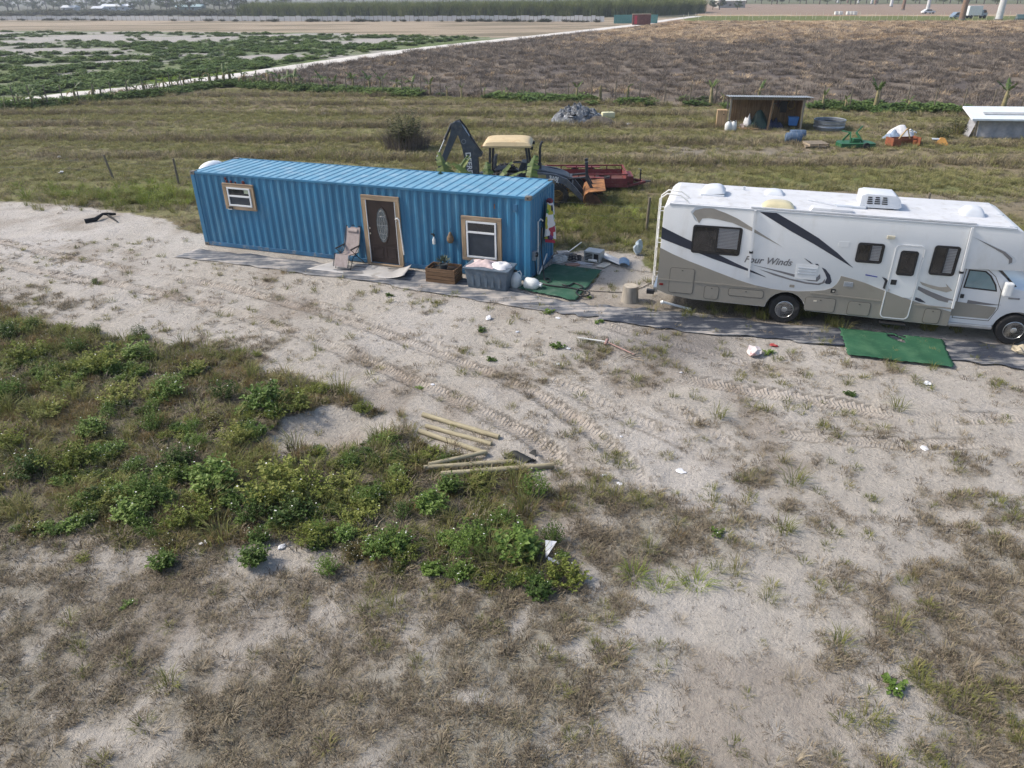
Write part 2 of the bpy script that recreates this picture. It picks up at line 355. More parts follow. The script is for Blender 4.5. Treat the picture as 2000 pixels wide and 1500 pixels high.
def albedo(X, Y, mk, S):
    sand = np.array([.485, .448, .400]); pale = np.array([.56, .53, .50]); damp_rut_shade = np.array([.33, .285, .24])
    th = np.array([.20, .172, .128]); thg = np.array([.18, .172, .105]); soil = np.array([.10, .085, .065])
    n1, n2, n3, RX, RY = mk['n1'], mk['n2'], mk['n3'], mk['RX'], mk['RY']
    def mix(a, b, t): return a*(1-t[:, None]) + b*t[:, None]
    one = np.ones(X.shape)
    c = mix(sand*one[:, None], pale, sstep(.5, .75, n2)*.5 + .6*sstep(-10, -19, X)*sstep(20, 24, Y))
    c = mix(c, damp_rut_shade, .55*sstep(.52, .72, n1) + .55*S)  # random wet blotches, plus tread shade put into the colour along the tracks
    ash = np.exp(-((RX-1320)/130)**2-((RY-672)/42)**2); c = mix(c, np.array([.23, .215, .205]), np.clip(ash*1.1*(.6+.8*n3), 0, .9))
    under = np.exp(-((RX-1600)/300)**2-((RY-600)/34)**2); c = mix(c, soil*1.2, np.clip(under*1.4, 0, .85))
    c = mix(c, mix(th*one[:, None], thg, sstep(.45, .7, n2)), mk['thatch']*.50)
    c = mix(c, mix(soil*1.5*one[:, None], thg, sstep(.4, .7, n1)), mk['weeds']*.85)
    # pasture: mown bands of olive and brown
    band = fbm(X*.03+.02*Y, Y*.36 + X*.06, 71, 3); pn = fbm(X*.5, Y*.9, 75, 4)
    olive = np.array([.225, .22, .105]); brown = np.array([.255, .215, .14]); green = np.array([.17, .20, .065]); grey = np.array([.27, .245, .21])
    p = mix(olive*one[:, None], brown, sstep(.44, .56, band)); p = mix(p, green, sstep(.56, .7, fbm(X*.06+7, Y*.3+X*.07, 78, 4))*.8)
    p = mix(p, brown*.8, sstep(.5, .75, pn)*.6)
    p = mix(p, np.array([.15, .122, .075]), mown(X, Y)*.30)
    bare = np.zeros(X.shape)
    for bx, by, rx, ry, w in ((1360,290,90,14,.8),(1480,300,110,12,.7),(1150,243,80,6,.5),(1900,390,160,16,.7),(1700,365,200,10,.5),(1880,283,40,8,.6),(1170,492,110,14,.8),(1500,196,500,3,.4),(1120,199,300,3,.4),(260,400,160,12,.5),(1290,480,60,20,.3)):
        bare = np.maximum(bare, w*np.exp(-((RX-bx)/rx)**2-((RY-by)/ry)**2))
    p = mix(p, grey, np.clip(bare*(.4+1.2*pn), 0, 1))
    c = np.where(mk['pasture'][:, None], p, c)
    # field of dead grass right of the road, its far end paler: sunlight put into the colour
    dn = fbm(X*.08, Y*.05, 81, 4); d2 = fbm(X*.3, Y*.12, 85, 4)
    dg = mix(np.array([.125, .108, .10])*one[:, None], np.array([.22, .185, .15]), sstep(.4, .65, d2))
    tan = mix(np.array([.46, .35, .235])*one[:, None], np.array([.36, .25, .175]), sstep(.4, .6, dn))
    dg = mix(dg, tan, sstep(88, 62, RY + (dn-.5)*50)*sstep(1000, 1300, RX))
    dg = mix(dg, np.array([.13, .15, .05]), (np.abs(RY-36) < 5)*sstep(1320, 1345, RX)*1.)
    dg = mix(dg, np.array([.25, .19, .15]), ((RY < 29) & (RX > 1380))*.9)
    dg = mix(dg, np.array([.12, .135, .07]), ((RY < 8) & (RX > 1380))*.9)
    c = np.where(mk['dry'][:, None], dg, c)
    # field left of the road: sand rows with green growth, then tan stubble
    gn = fieldn(X, Y); gs = fbm(X*.25, Y*.25, 95, 3)
    lf = mix(np.array([.36, .34, .32])*one[:, None], np.array([.10, .145, .05]), sstep(.42, .56, gn)*.85)
    lf = mix(lf, np.array([.12, .165, .045]), ((RY > 125)*.7 + ((road_y(RX)-RY) < 26)*.5)*sstep(.3, .6, gs))
    stub = mix(np.array([.34, .28, .21])*one[:, None], np.array([.2, .17, .12]), sstep(.45, .65, fbm(X*.03, Y*.2, 97, 4)))
    lf = np.where((RY < np.interp(RX, [0, 600, 1000], [60, 64, 74]))[:, None], stub, lf)
    lf = np.where((RY < np.interp(RX, [0, 700, 1200], [35, 38, 34]))[:, None], np.array([.10, .10, .07]), lf)
    c = np.where(mk['left'][:, None], lf, c)
    return c
def fieldn(X, Y): return .62*fbm(X*.05+Y*.015, Y*.13, 91, 4)+.38*fbm(X*.22, Y*.26, 93, 3)
def mown(X, Y):
    """strips of taller brown growth left between the mown passes"""
    return sstep(.45, .85, np.sin((Y+.10*X+1.6*(fbm(X*.08, Y*.08, 87, 3)-.5))*1.15))*sstep(.36, .6, fbm(X*.05+3, Y*.09, 89, 3))*sstep(31, 36, Y)
def axis_vals(lo, hi, a, b, step, grow):
    core = list(np.arange(a, b, step)); v = [core[-1]+step]; st = step
    while v[-1] < hi: st = st*(1+grow); v.append(v[-1]+st)
    w = [core[0]-step]; st = step
    while w[-1] > lo: st = st*(1+grow); w.append(w[-1]-st)
    return np.array(w[::-1]+core+v)
def make_ground():
    xs = axis_vals(-2600, 2600, -14, 14, .09, .032)
    ys = axis_vals(-60, 4200, 4.6, 27, .09, .02); ys = ys[(ys > -60)]
    # behind the camera the rows may be coarse
    back = ys < 4.0; ys = np.concatenate([[-60, -30, -12, -4, 0, 2, 3], ys[~back]])
    X, Y = np.meshgrid(xs, ys); X = X.ravel(); Y = Y.ravel(); nx, ny = len(xs), len(ys)
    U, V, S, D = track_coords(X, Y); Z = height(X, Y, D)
    GRID.update(xs=xs, ys=ys, Z=Z.reshape(ny, nx))
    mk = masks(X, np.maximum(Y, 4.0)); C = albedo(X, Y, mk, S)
    me = bpy.data.meshes.new('ground'); N = nx*ny
    me.vertices.add(N); me.vertices.foreach_set('co', np.stack([X, Y, Z], 1).ravel().astype(np.float32))
    i, j = np.meshgrid(np.arange(nx-1), np.arange(ny-1)); a = (j*nx+i).ravel()
    q = np.stack([a, a+1, a+nx+1, a+nx], 1); F = len(q)
    me.loops.add(F*4); me.loops.foreach_set('vertex_index', q.ravel().astype(np.int32))
    me.polygons.add(F); me.polygons.foreach_set('loop_start', (np.arange(F)*4).astype(np.int32)); me.polygons.foreach_set('loop_total', np.full(F, 4, np.int32))
    me.update(); me.shade_smooth()
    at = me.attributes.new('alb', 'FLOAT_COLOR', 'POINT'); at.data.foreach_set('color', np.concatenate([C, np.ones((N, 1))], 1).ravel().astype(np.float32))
    at = me.attributes.new('tk', 'FLOAT_VECTOR', 'POINT'); at.data.foreach_set('vector', np.stack([U, V, S], 1).ravel().astype(np.float32))
    lotf = (mk['lot']*(1-.6*mk['thatch'])).astype(np.float32); at = me.attributes.new('sandy', 'FLOAT', 'POINT'); at.data.foreach_set('value', lotf)
    o = link('ground', me); o['kind'] = 'structure'; o['label'] = 'pale sandy ground with tyre tracks running into olive pasture and dry fields'
    # ---- material
    m = bpy.data.materials.new('ground_surface'); m.use_nodes = True; t = m.node_tree; L = t.links.new; p = t.nodes['Principled BSDF']
    p.inputs['Roughness'].default_value = .95; p.inputs['Specular IOR Level'].default_value = .1
    tc = t.nodes.new('ShaderNodeTexCoord'); alb = _nn(t, 'ShaderNodeAttribute', attribute_name='alb'); tk = _nn(t, 'ShaderNodeAttribute', attribute_name='tk'); sn = _nn(t, 'ShaderNodeAttribute', attribute_name='sandy')
    def noise(sc, det=4., ro=.6):
        n = _nn(t, 'ShaderNodeTexNoise', Scale=sc, Detail=det, Roughness=ro); L(tc.outputs['Object'], n.inputs['Vector']); return n.outputs[0]
    def math_(op, a, b=None, c=None):
        n = _nn(t, 'ShaderNodeMath', operation=op)
        for k, v in enumerate((a, b, c)):
            if v is None: continue
            if isinstance(v, (int, float)): n.inputs[k].default_value = v
            else: L(v, n.inputs[k])
        return n.outputs[0]
    def ramp(v, a, b):
        n = _nn(t, 'ShaderNodeMapRange', interpolation_type='SMOOTHSTEP'); L(v, n.inputs[0]); n.inputs[1].default_value = a; n.inputs[2].default_value = b; return n.outputs[0]
    nA = noise(1.3, 6); nB = noise(9., 6, .7); nC = noise(38., 4, .7)
    k = math_('ADD', math_('MULTIPLY', nB, .55), math_('ADD', math_('MULTIPLY', nC, .4), math_('MULTIPLY', nA, .3)))   # about .62 mean
    k = math_('ADD', math_('MULTIPLY', k, 1.15), .28)
    mul = _nn(t, 'ShaderNodeVectorMath', operation='SCALE'); L(alb.outputs['Color'], mul.inputs[0]); L(k, mul.inputs['Scale'])
    # crumbs of dead plant matter lying on the sand
    sp = ramp(noise(13., 8, .8), .54, .64); sp2 = ramp(noise(2.2, 3), .38, .62)
    f = math_('MULTIPLY', math_('MULTIPLY', sp, sp2), math_('MULTIPLY', sn.outputs['Fac'], .85))
    mx = t.nodes.new('ShaderNodeMixRGB'); L(f, mx.inputs[0]); L(mul.outputs[0], mx.inputs[1]); mx.inputs[2].default_value = (.10, .085, .065, 1)
    L(mx.outputs[0], p.inputs['Base Color'])
    # relief: clods and foot marks, and the lugs of the tyres
    sep = t.nodes.new('ShaderNodeSeparateXYZ'); L(tk.outputs['Vector'], sep.inputs[0])
    av = math_('ABSOLUTE', sep.outputs[1]); ph = math_('ADD', sep.outputs[0], math_('MULTIPLY', av, .9))
    ph = math_('ADD', ph, math_('MULTIPLY', math_('GREATER_THAN', sep.outputs[1], 0.0), .5))
    lug = ramp(math_('SINE', math_('MULTIPLY', ph, 6.2832)), -.2, .6)
    lug = math_('MULTIPLY', lug, sep.outputs[2])
    clod = math_('ADD', math_('MULTIPLY', noise(7.5, 9, .72), 1.7), math_('MULTIPLY', noise(26., 5, .75), .7))
    clod = math_('ADD', clod, math_('MULTIPLY', noise(85., 2, .6), .25))
    calm = math_('SUBTRACT', 1.0, math_('MULTIPLY', sep.outputs[2], .65))
    h = math_('ADD', math_('MULTIPLY', clod, calm), math_('MULTIPLY', math_('MULTIPLY', lug, ramp(noise(3.1, 5, .7), .34, .6)), .68))
    bp = t.nodes.new('ShaderNodeBump'); bp.inputs['Strength'].default_value = .9; bp.inputs['Distance'].default_value = .075
    L(h, bp.inputs['Height']); L(bp.outputs[0], p.inputs['Normal'])
    me.materials.append(m)
    return o
make_ground()
# ---- the white sand road across the fields
def ribbon(name, pts, w, z, m, label, edge=.25, n=4):
    P = catmull([q[:2] for q in pts], 8); vs = []; fs = []
    for i, p in enumerate(P):
        t = P[min(i+1, len(P)-1)]-P[max(i-1, 0)]; t /= np.linalg.norm(t); nrm = np.array([-t[1], t[0]]); ww = w*(1+random.uniform(-edge, edge)*.5)
        for k in range(n+1):
            a = (k/n-.5)*ww; vs.append((p[0]+nrm[0]*a, p[1]+nrm[1]*a, z + .05*(1-(2*k/n-1)**2)))
    for i in range(len(P)-1):
        for k in range(n): fs.append((i*(n+1)+k, i*(n+1)+k+1, (i+1)*(n+1)+k+1, (i+1)*(n+1)+k))
    o = MB().add(vs, fs).build(name, m, smooth=60); o['kind'] = 'structure'; o['label'] = label; return o
road_m = mat('road_sand', (.60, .575, .54), rough=.95, var=.10, scale=.25, bump=.4, bscale=4, dirt=((.40, .37, .33), .3, .5), spec=.1)
ribbon('road', [gp(*p) for p in ROAD_PX], 4.4, .03, road_m, 'white sand road running away between the green field and the dead grass')
# ================================================================ SHIPPING CONTAINER HOME
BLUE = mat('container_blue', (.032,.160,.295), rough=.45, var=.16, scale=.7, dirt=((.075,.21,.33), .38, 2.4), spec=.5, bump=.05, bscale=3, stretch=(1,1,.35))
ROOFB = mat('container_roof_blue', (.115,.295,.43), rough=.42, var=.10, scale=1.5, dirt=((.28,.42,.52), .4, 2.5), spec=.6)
BLUED = mat('container_rail_blue', (.035,.13,.25), rough=.5, var=.2, scale=2., dirt=((.28,.27,.24), .35, 5.))
RUST = mat('rust', (.20,.085,.035), rough=.9, var=.4, scale=8, dirt=((.07,.04,.03), .4, 5), bump=.4)
TRIM = wood('old_lumber', (.34,.255,.175), axis=0); TRIMV = wood('old_lumber_upright', (.36,.26,.165), axis=2)
WHITE = mat('white_vinyl', (.72,.74,.76), rough=.4, var=.05, dirt=((.5,.48,.44), .2, 8))
PVC = mat('white_pipe', (.70,.70,.68), rough=.45, var=.06, dirt=((.45,.42,.36), .25, 12))
GLASS = mat('dark_window_glass', (.018,.022,.028), rough=.06, var=.3, scale=2., spec=.8)
SCREEN = mat('window_screen', (.035,.045,.06), rough=.5, var=.15, scale=6)
BLACK = mat('black_plastic', (.018,.018,.02), rough=.5, var=.3, scale=8)
CASTM = mat('casting_steel', (.15,.15,.14), rough=.7, var=.3, scale=8, dirt=((.16,.08,.04), .4, 10))
CL, CW, CZ = 12.19, 2.44, 2.59
C = thing('shipping_container', 'long blue corrugated shipping container made into a home with door and windows', 'container', (-10.866, 25.2328, .0), -.3466)
def corrug(L, period, depth, z0, z1, x0=0., fl=.26, sl=.24):
    """points across one corrugated sheet: (offset along, depth)"""
    n = max(1, round(L/period)); p = L/n; pts = []
    for i in range(n):
        b = x0+i*p
        pts += [(b, 0), (b+fl*p, 0), (b+(fl+sl)*p, depth), (b+(1-sl)*p, depth)]
    pts.append((x0+L, 0)); return pts
def sheetwall(pts, z0, z1, f, name, m, nz=1):
    vs = [f(a, d, z0) for a, d in pts]+[f(a, d, z1) for a, d in pts]; n = len(pts)
    return MB().add(vs, [(i, i+1, n+i+1, n+i) for i in range(n-1)]).build(name, m, C)
W = corrug(CL-.32, .278, .036, 0, 0, .16)
sheetwall(W, .15, 2.50, lambda a, d, z: (a, .022+d, z), 'front_wall', BLUE)
sheetwall(W, .15, 2.50, lambda a, d, z: (a, CW-.022-d, z), 'rear_wall', BLUE)
We = corrug(CW-.32, .235, .045, 0, 0, .16)
sheetwall(We, .13, 2.48, lambda a, d, z: (CL-.022-d, a, z), 'end_wall', BLUE)
rp = corrug(CL-.16, .305, -.022, 0, 0, .08, fl=.62, sl=.10)
vs = [(a, .07, 2.562+d) for a, d in rp]+[(a, CW-.07, 2.562+d) for a, d in rp]; n = len(rp)
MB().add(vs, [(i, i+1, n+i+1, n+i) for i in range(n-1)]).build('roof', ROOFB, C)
for x in (0, CL-.165):
    for y in (0, CW-.165): MB().box(x, x+.165, y, y+.165, .118, 2.472).build('corner_post', BLUE, C, bevel=.012)
for x in (0, CL):
    for y in (0, CW):
        for z in (0, 2.472):
            sx = 1 if x == 0 else -1; sy = 1 if y == 0 else -1; e = .004
            cst = MB().box(min(x-sx*e, x+sx*.178), max(x-sx*e, x+sx*.178), min(y-sy*e, y+sy*.162), max(y-sy*e, y+sy*.162), z+.002, z+.12).build('corner_casting', CASTM, C, bevel=.008)
            hx = x+sx*.09; yy = y-sy*.006
            MB().prism([(hx+.034*math.cos(a), z+.06+.024*math.sin(a)) for a in [k*math.pi/5 for k in range(10)]], yy, yy+sy*.03).build('casting_hole', BLACK, cst)
for y0, y1 in ((.008, .07), (CW-.07, CW-.008)):
    MB().box(.17, CL-.17, y0, y1, 2.50, 2.575).build('top_rail', BLUE, C, bevel=.008)
    MB().box(.17, CL-.17, y0, y1, .02, .155).build('bottom_rail', BLUED, C, bevel=.008)
MB().box(CL-.075, CL-.01, .17, CW-.17, 2.47, 2.57).build('end_header', BLUE, C, bevel=.008)
MB().box(CL-.075, CL-.01, .17, CW-.17, .02, .135).build('end_sill', BLUED, C, bevel=.008)
MB().box(.012, .075, .17, CW-.17, 2.45, 2.57).build('door_header', BLUE, C, bevel=.008)
MB().box(.012, .075, .17, CW-.17, .02, .14).build('door_sill', BLUED, C, bevel=.008)
for y0, y1 in ((.17, CW/2-.005), (CW/2+.005, CW-.17)):
    d = MB().box(.02, .065, y0, y1, .145, 2.445).build('cargo_door', BLUE, C, bevel=.008)
    for k in (.28, .78):
        yy = y0+(y1-y0)*k; MB().cyl((-.01, yy, .1), (-.01, yy, 2.5), .017).build('locking_bar', BLUED, d)
for k in range(9): MB().box(.6+k*1.36, .72+k*1.36, .1, CW-.1, .03, .14).build('cross_member', BLUED, C)
MB().box(.1, CL-.1, .09, CW-.09, .142, .165).build('floor', TRIM, C)
# -- windows and the door, framed in old lumber fixed over the openings
def trim_frame(x0, x1, z0, z1, t, parent, bottom=True):
    MB().box(x0, x1, -.045, .02, z1-t, z1).build('frame_board', TRIM, parent, bevel=.006)
    if bottom: MB().box(x0, x1, -.045, .02, z0, z0+t).build('frame_board', TRIM, parent, bevel=.006)
    for a in (x0, x1-t): MB().box(a, a+t, -.042, .021, z0+(t+.002 if bottom else 0), z1-t-.002).build('frame_board', TRIMV, parent, bevel=.006)
def sash(x0, x1, z0, z1, split, parent):
    w = .055
    f = MB(); f.box(x0, x1, -.06, .0, z1-w, z1).box(x0, x1, -.06, .0, z0, z0+w).box(x0, x0+w, -.059, .001, z0+w, z1-w).box(x1-w, x1, -.059, .001, z0+w, z1-w)
    fr = f.build('sash_frame', WHITE, parent, bevel=.005)
    MB().box(x0+w, x1-w, -.064, -.004, split-.028, split+.028).build('meeting_rail', WHITE, parent, bevel=.005)
    MB().box(x0+w, x1-w, -.030, -.024, split+.028, z1-w).build('pane', GLASS, parent)
    MB().box(x0+w, x1-w, -.034, -.028, z0+w, split-.028).build('pane', SCREEN, parent)
w1 = MB().box(1.40, 2.38, -.010, .016, 1.50, 2.18).build('window', BLACK, C, label='small window high on the container wall in a weathered board frame')
trim_frame(1.27, 2.51, 1.41, 2.28, .125, w1); sash(1.44, 2.37, 1.53, 2.16, 1.87, w1)
MB().box(2.12, 2.30, -.037, -.031, 1.98, 2.10).build('window_sticker', mat('pale_sticker', (.42,.48,.36), .6), w1)
for k, (a, z, s) in enumerate(((1.42, 2.42, .05), (1.62, 2.33, .05), (1.80, 2.31, .04), (2.12, 2.33, .07), (1.45, 2.33, .05))):
    MB().lathe([(.001, -.016), (s*.8, -.01), (s, .0), (s*.7, .018), (.001, .02)], 7, (a, .015, z), 'y').build('rust_patch', mat('dark_red_stain', (.10,.02,.025), .8, var=.4), w1)
MB().box(1.40, 1.56, -.075, -.047, 1.42, 1.50).build('window_latch', BLACK, w1, bevel=.01); MB().box(1.38, 1.53, -.08, -.05, 1.405, 1.425).build('latch_plate', WHITE, w1)
w2 = MB().box(10.10, 11.16, -.010, .016, .56, 1.80).build('window', BLACK, C, label='tall window with a white sash and an orange-brown board frame')
trim_frame(9.98, 11.28, .50, 1.88, .13, w2); sash(10.14, 11.12, .60, 1.74, 1.40, w2)
DOORM = mat('dark_brown_door', (.028,.017,.016), rough=.4, var=.2, scale=4, spec=.5)
dr = MB().box(6.74, 7.74, -.028, .014, .10, 2.13).build('door', DOORM, C, bevel=.004, label='dark brown front door with an oval leaded glass light')
trim_frame(6.57, 7.90, .06, 2.27, .15, dr, bottom=False)
MB().box(6.722, 6.738, -.055, .01, .10, 2.12).build('door_casing', WHITE, dr); MB().box(7.742, 7.758, -.055, .01, .10, 2.12).build('door_casing', WHITE, dr)
MB().box(6.60, 7.88, -.10, .02, .02, .058).build('threshold', TRIM, dr)
ov = lambda rx, rz, n=28: [(7.25+rx*math.cos(2*math.pi*k/n), 1.34+rz*math.sin(2*math.pi*k/n)) for k in range(n)]
ring(MB(), ov(.235, .60), ov(.20, .555), -.045, -.026).build('glass_moulding', DOORM, dr)
lg = MB().prism(ov(.20, .555), -.036, -.029).build('oval_glass', mat('frosted_glass', (.10,.12,.13), rough=.2, var=.35, scale=9, spec=.7), dr)
CAME = mat('lead_came', (.40,.41,.42), rough=.4, metal=.6)
for sx, sz in ((.16, .47), (.10, .30)):
    MB().tube([(p[0], -.038, p[1]) for p in [(7.25+sx*math.cos(2*math.pi*k/20), 1.34+sz*math.sin(2*math.pi*k/20)) for k in range(20)]], .005, 5, True).build('came', CAME, lg)
for a, b in (((7.25, .80), (7.25, 1.88)), ((7.06, 1.34), (7.44, 1.34)), ((7.10, .98), (7.40, 1.70)), ((7.40, .98), (7.10, 1.70)), ((7.13, 1.62), (7.37, 1.62)), ((7.13, 1.06), (7.37, 1.06))):
    MB().tube([(a[0], -.038, a[1]), (b[0], -.038, b[1])], .004, 5).build('came', CAME, lg)
for x0, x1 in ((6.84, 7.20), (7.30, 7.66)):
    q = rrect(x0, x1, .24, .62, .02, 2); qi = rrect(x0+.035, x1-.035, .275, .585, .015, 2)
    ring(MB(), q, qi, -.04, -.027).build('door_panel', DOORM, dr)
MB().box(6.78, 7.70, -.038, -.027, .69, .705).build('panel_moulding', DOORM, dr)
for z in (1.05, 1.22): MB().lathe([(.0, -.075), (.022, -.07), (.03, -.05), (.012, -.035), (.012, -.026)], 10, (6.80, 0, z), 'y').build('door_knob', mat('worn_nickel', (.6,.58,.53), .35, metal=.9), dr, smooth=40)
MB().tube([(7.78, -.05, 1.52), (7.79, -.13, 1.60), (7.87, -.16, 1.66), (7.93, -.15, 1.60), (7.94, -.10, 1.0), (7.95, -.06, .45)], .022, 8).build('grab_pipe', PVC, dr, smooth=50)
MB().box(11.64, 11.78, -.004, .02, 2.12, 2.34).build('vent_cover', BLUED, C, bevel=.004)
MB().box(11.05, 11.07, .0, .021, 2.16, 2.30).build('rust_streak', RUST, C)
# -- plumbing and meter box on the end wall (part of the building)
MB().tube([(CL+.06, .55, .02), (CL+.06, .55, 1.72), (CL+.06, .80, 1.74), (CL+.09, .92, 1.66)], .022, 8).build('water_pipe', PVC, C, smooth=50)
MB().tube([(CL+.10, .50, .03), (CL+.12, .95, .30), (CL+.12, 1.3, .50)], .022, 8).build('drain_pipe', PVC, C, smooth=50)
MB().tube([(CL+.05, .30, .72), (CL+.07, .62, .98), (CL+.06, .95, 1.15), (CL+.05, 1.05, 1.4)], .010, 6).build('cable', mat('grey_cable', (.3,.29,.27), .6), C)
MB().tube([(CL+.05, .90, 1.5), (CL+.05, .78, .9), (CL+.05, .70, .1)], .010, 6).build('cable', MATS['grey_cable'], C)
mb_ = MB().box(CL-.02, CL+.10, .16, .34, .62, .90).build('meter_box', mat('meter_grey', (.22,.24,.27), .6, var=.2), C, bevel=.02)
MB().cyl((CL+.08, .25, .80), (CL+.15, .25, .80), .07, n=14).build('meter_glass', GLASS, mb_, smooth=40)
MB().tube([(CL+.05, .26, .62), (CL+.08, .30, .3), (CL+.10, .36, .03)], .016, 6).build('cable', BLACK, C)
def cpt(a, d, z=0.): return Vector((-10.866 + a*_ca - d*_sa, 25.2328 + a*_sa + d*_ca, z))
# white dish bolted to the closed end of the container, only its shell shows over the roof edge
tk = thing('satellite_dish', 'white curved satellite dish shell showing over the far corner of the container roof', 'satellite dish', cpt(-.20, 1.30, 2.40), -.3466)
DSH = mat('white_dish', (.72,.75,.78), .4, var=.05)
o = MB().lathe([(.0, .26), (.16, .245), (.32, .19), (.44, .10), (.50, .0), (.49, -.01), (.42, .075), (.30, .165), (.15, .22), (.0, .235)], 28).build('shell', DSH, tk, smooth=50); o.rotation_euler = (0, R(-14), 0); o.scale = (.7, 1.25, 1)
MB().tube([(.0,0,.22),(.05,0,.0),(.22,0,-.2)], .03, 8).build('bracket', CASTM, tk, smooth=50)

# ================================================================ THINGS ROUND THE CONTAINER
# recliner by the door
AL = mat('chair_fabric', (.33,.28,.27), rough=.9, var=.12, scale=14, bump=.15, bscale=90, dirt=((.24,.2,.19), .3, 5))
ch = thing('reclining_chair', 'taupe folding zero gravity recliner with black tube frame beside the brown door', 'chair', gp(681, 521), R(-112))
FR = mat('chair_tube', (.02,.02,.022), rough=.4, var=.2)
# local: x forward (foot end), y sideways, z up
seat = lambda u, v: (-.22+.50*u, (v-.5)*.50, .44-.05*math.sin(math.pi*u)+.06*u)
MB().sheet(seat, 8, 4).build('seat', AL, ch, smooth=60)
MB().sheet(lambda u, v: (-.22-.30*u-.02*math.sin(math.pi*u), (v-.5)*.50, .44+.74*u), 8, 4).build('backrest', AL, ch, smooth=60)
MB().sheet(lambda u, v: (.28+.16*u, (v-.5)*.48, .50-.36*u+.02*math.sin(math.pi*u)), 6, 4).build('footrest', AL, ch, smooth=60)
MB().sheet(lambda u, v: (-.46-.06*u+.05*math.sin(math.pi*u), (v-.5)*.34, 1.0+.14*u), 4, 4).build('head_cushion', AL, ch, smooth=60)
for s in (-1, 1):
    y = s*.28
    MB().tube([(-.53, y*.95, 1.2), (-.22, y, .43), (.28, y, .50), (.45, y*.95, .13)], .013, 6).build('side_rail', FR, ch, smooth=60)
    MB().tube([(.34, y, .02), (.10, y, .36), (-.30, y, .64)], .013, 6).build('leg', FR, ch, smooth=60)
    MB().tube([(-.50, y, .02), (-.12, y, .36), (.16, y, .63)], .013, 6).build('leg', FR, ch, smooth=60)
    MB().box(-.34, .20, y-.032, y+.032, .63, .66).build('armrest', FR, ch, bevel=.012)
for x, z in ((-.5, .018), (.34, .018)): MB().tube([(x, -.28, z), (x, .28, z)], .013, 6).build('foot_bar', FR, ch)
MB().tube([(-.53, -.266, 1.2), (-.55, 0, 1.23), (-.53, .266, 1.2)], .013, 6).build('top_bar', FR, ch, smooth=60)
# curled plastic sheet in front of the door
SH = mat('grey_vinyl_sheet', (.42,.41,.40), rough=.6, var=.12, scale=2, dirt=((.30,.28,.25), .4, 3))
sA, sB, sC = gp(640, 528), gp(786, 536), gp(600, 548); a2, b2 = gp(655, 512), gp(800, 545)
def vin(u, v):
    p = gp(600+185*u, 545+0*u).lerp(gp(648+152*u, 510+20*u), v); up = max(0, u-.78)/.22
    q = gp(600+190*u-14*v*0, 527+23*u).lerp(gp(655+150*u, 512+16*u), v); return (q.x, q.y, .03+.17*up*up+.008*math.sin(9*u+3*v))
vsht = MB().sheet(vin, 26, 8).build('vinyl_sheet', SH, smooth=60); tag(vsht, 'pale vinyl floor sheet with a curled corner lying below the brown door', 'floor sheet')
md = vsht.modifiers.new('thick', 'SOLIDIFY'); md.thickness = .006
MB_b = thing('step_board', 'dark flat board tucked under the curled vinyl sheet', 'board', gp(758, 548), -.36)
MB().box(-.55, .42, -.16, .16, .0, .024).build('plank', mat('dark_board', (.06,.05,.045), .8, var=.3), MB_b)
# woven black ground cloth laid along the container and on to the motorhome
def cloth_mat(name, amt, base):
    m = bpy.data.materials.new(name); m.use_nodes = True; t = m.node_tree; L = t.links.new; p = t.nodes['Principled BSDF']; p.inputs['Roughness'].default_value = .6; p.inputs['Specular IOR Level'].default_value = .3
    tc = t.nodes.new('ShaderNodeTexCoord'); mp = t.nodes.new('ShaderNodeMapping'); mp.inputs['Rotation'].default_value = (0, 0, .33); mp.inputs['Scale'].default_value = (.28, 2.6, 1); L(tc.outputs['Object'], mp.inputs[0])
    n1 = _nn(t, 'ShaderNodeTexNoise', Scale=2.4, Detail=8., Roughness=.72); L(mp.outputs[0], n1.inputs['Vector']); n2 = _nn(t, 'ShaderNodeTexNoise', Scale=1.1, Detail=6., Roughness=.65); L(tc.outputs['Object'], n2.inputs['Vector'])
    ad = _nn(t, 'ShaderNodeMath', operation='ADD'); L(n1.outputs[0], ad.inputs[0]); L(n2.outputs[0], ad.inputs[1])
    r = t.nodes.new('ShaderNodeValToRGB'); L(ad.outputs[0], r.inputs[0]); e = r.color_ramp.elements
    mr = _nn(t, 'ShaderNodeMapRange'); L(ad.outputs[0], mr.inputs[0]); mr.inputs[1].default_value = .5; mr.inputs[2].default_value = 1.5; t.links.new(mr.outputs[0], r.inputs[0])
    e[0].position = .62-amt*.42; e[0].color = (*base, 1); e[1].position = .86-amt*.34; e[1].color = (.42,.385,.35,1); q = e.new(.70-amt*.36); q.color = (.17,.175,.185,1)
    L(r.outputs[0], p.inputs['Base Color']); bp = t.nodes.new('ShaderNodeBump'); bp.inputs['Strength'].default_value = .7; bp.inputs['Distance'].default_value = .04; L(n1.outputs[0], bp.inputs['Height']); L(bp.outputs[0], p.inputs['Normal']); MATS[name] = m; return m
CLOTH = cloth_mat('dusty_ground_cloth', .60, (.07,.08,.10)); CLOTH2 = cloth_mat('wrinkled_ground_cloth', .38, (.035,.042,.060))
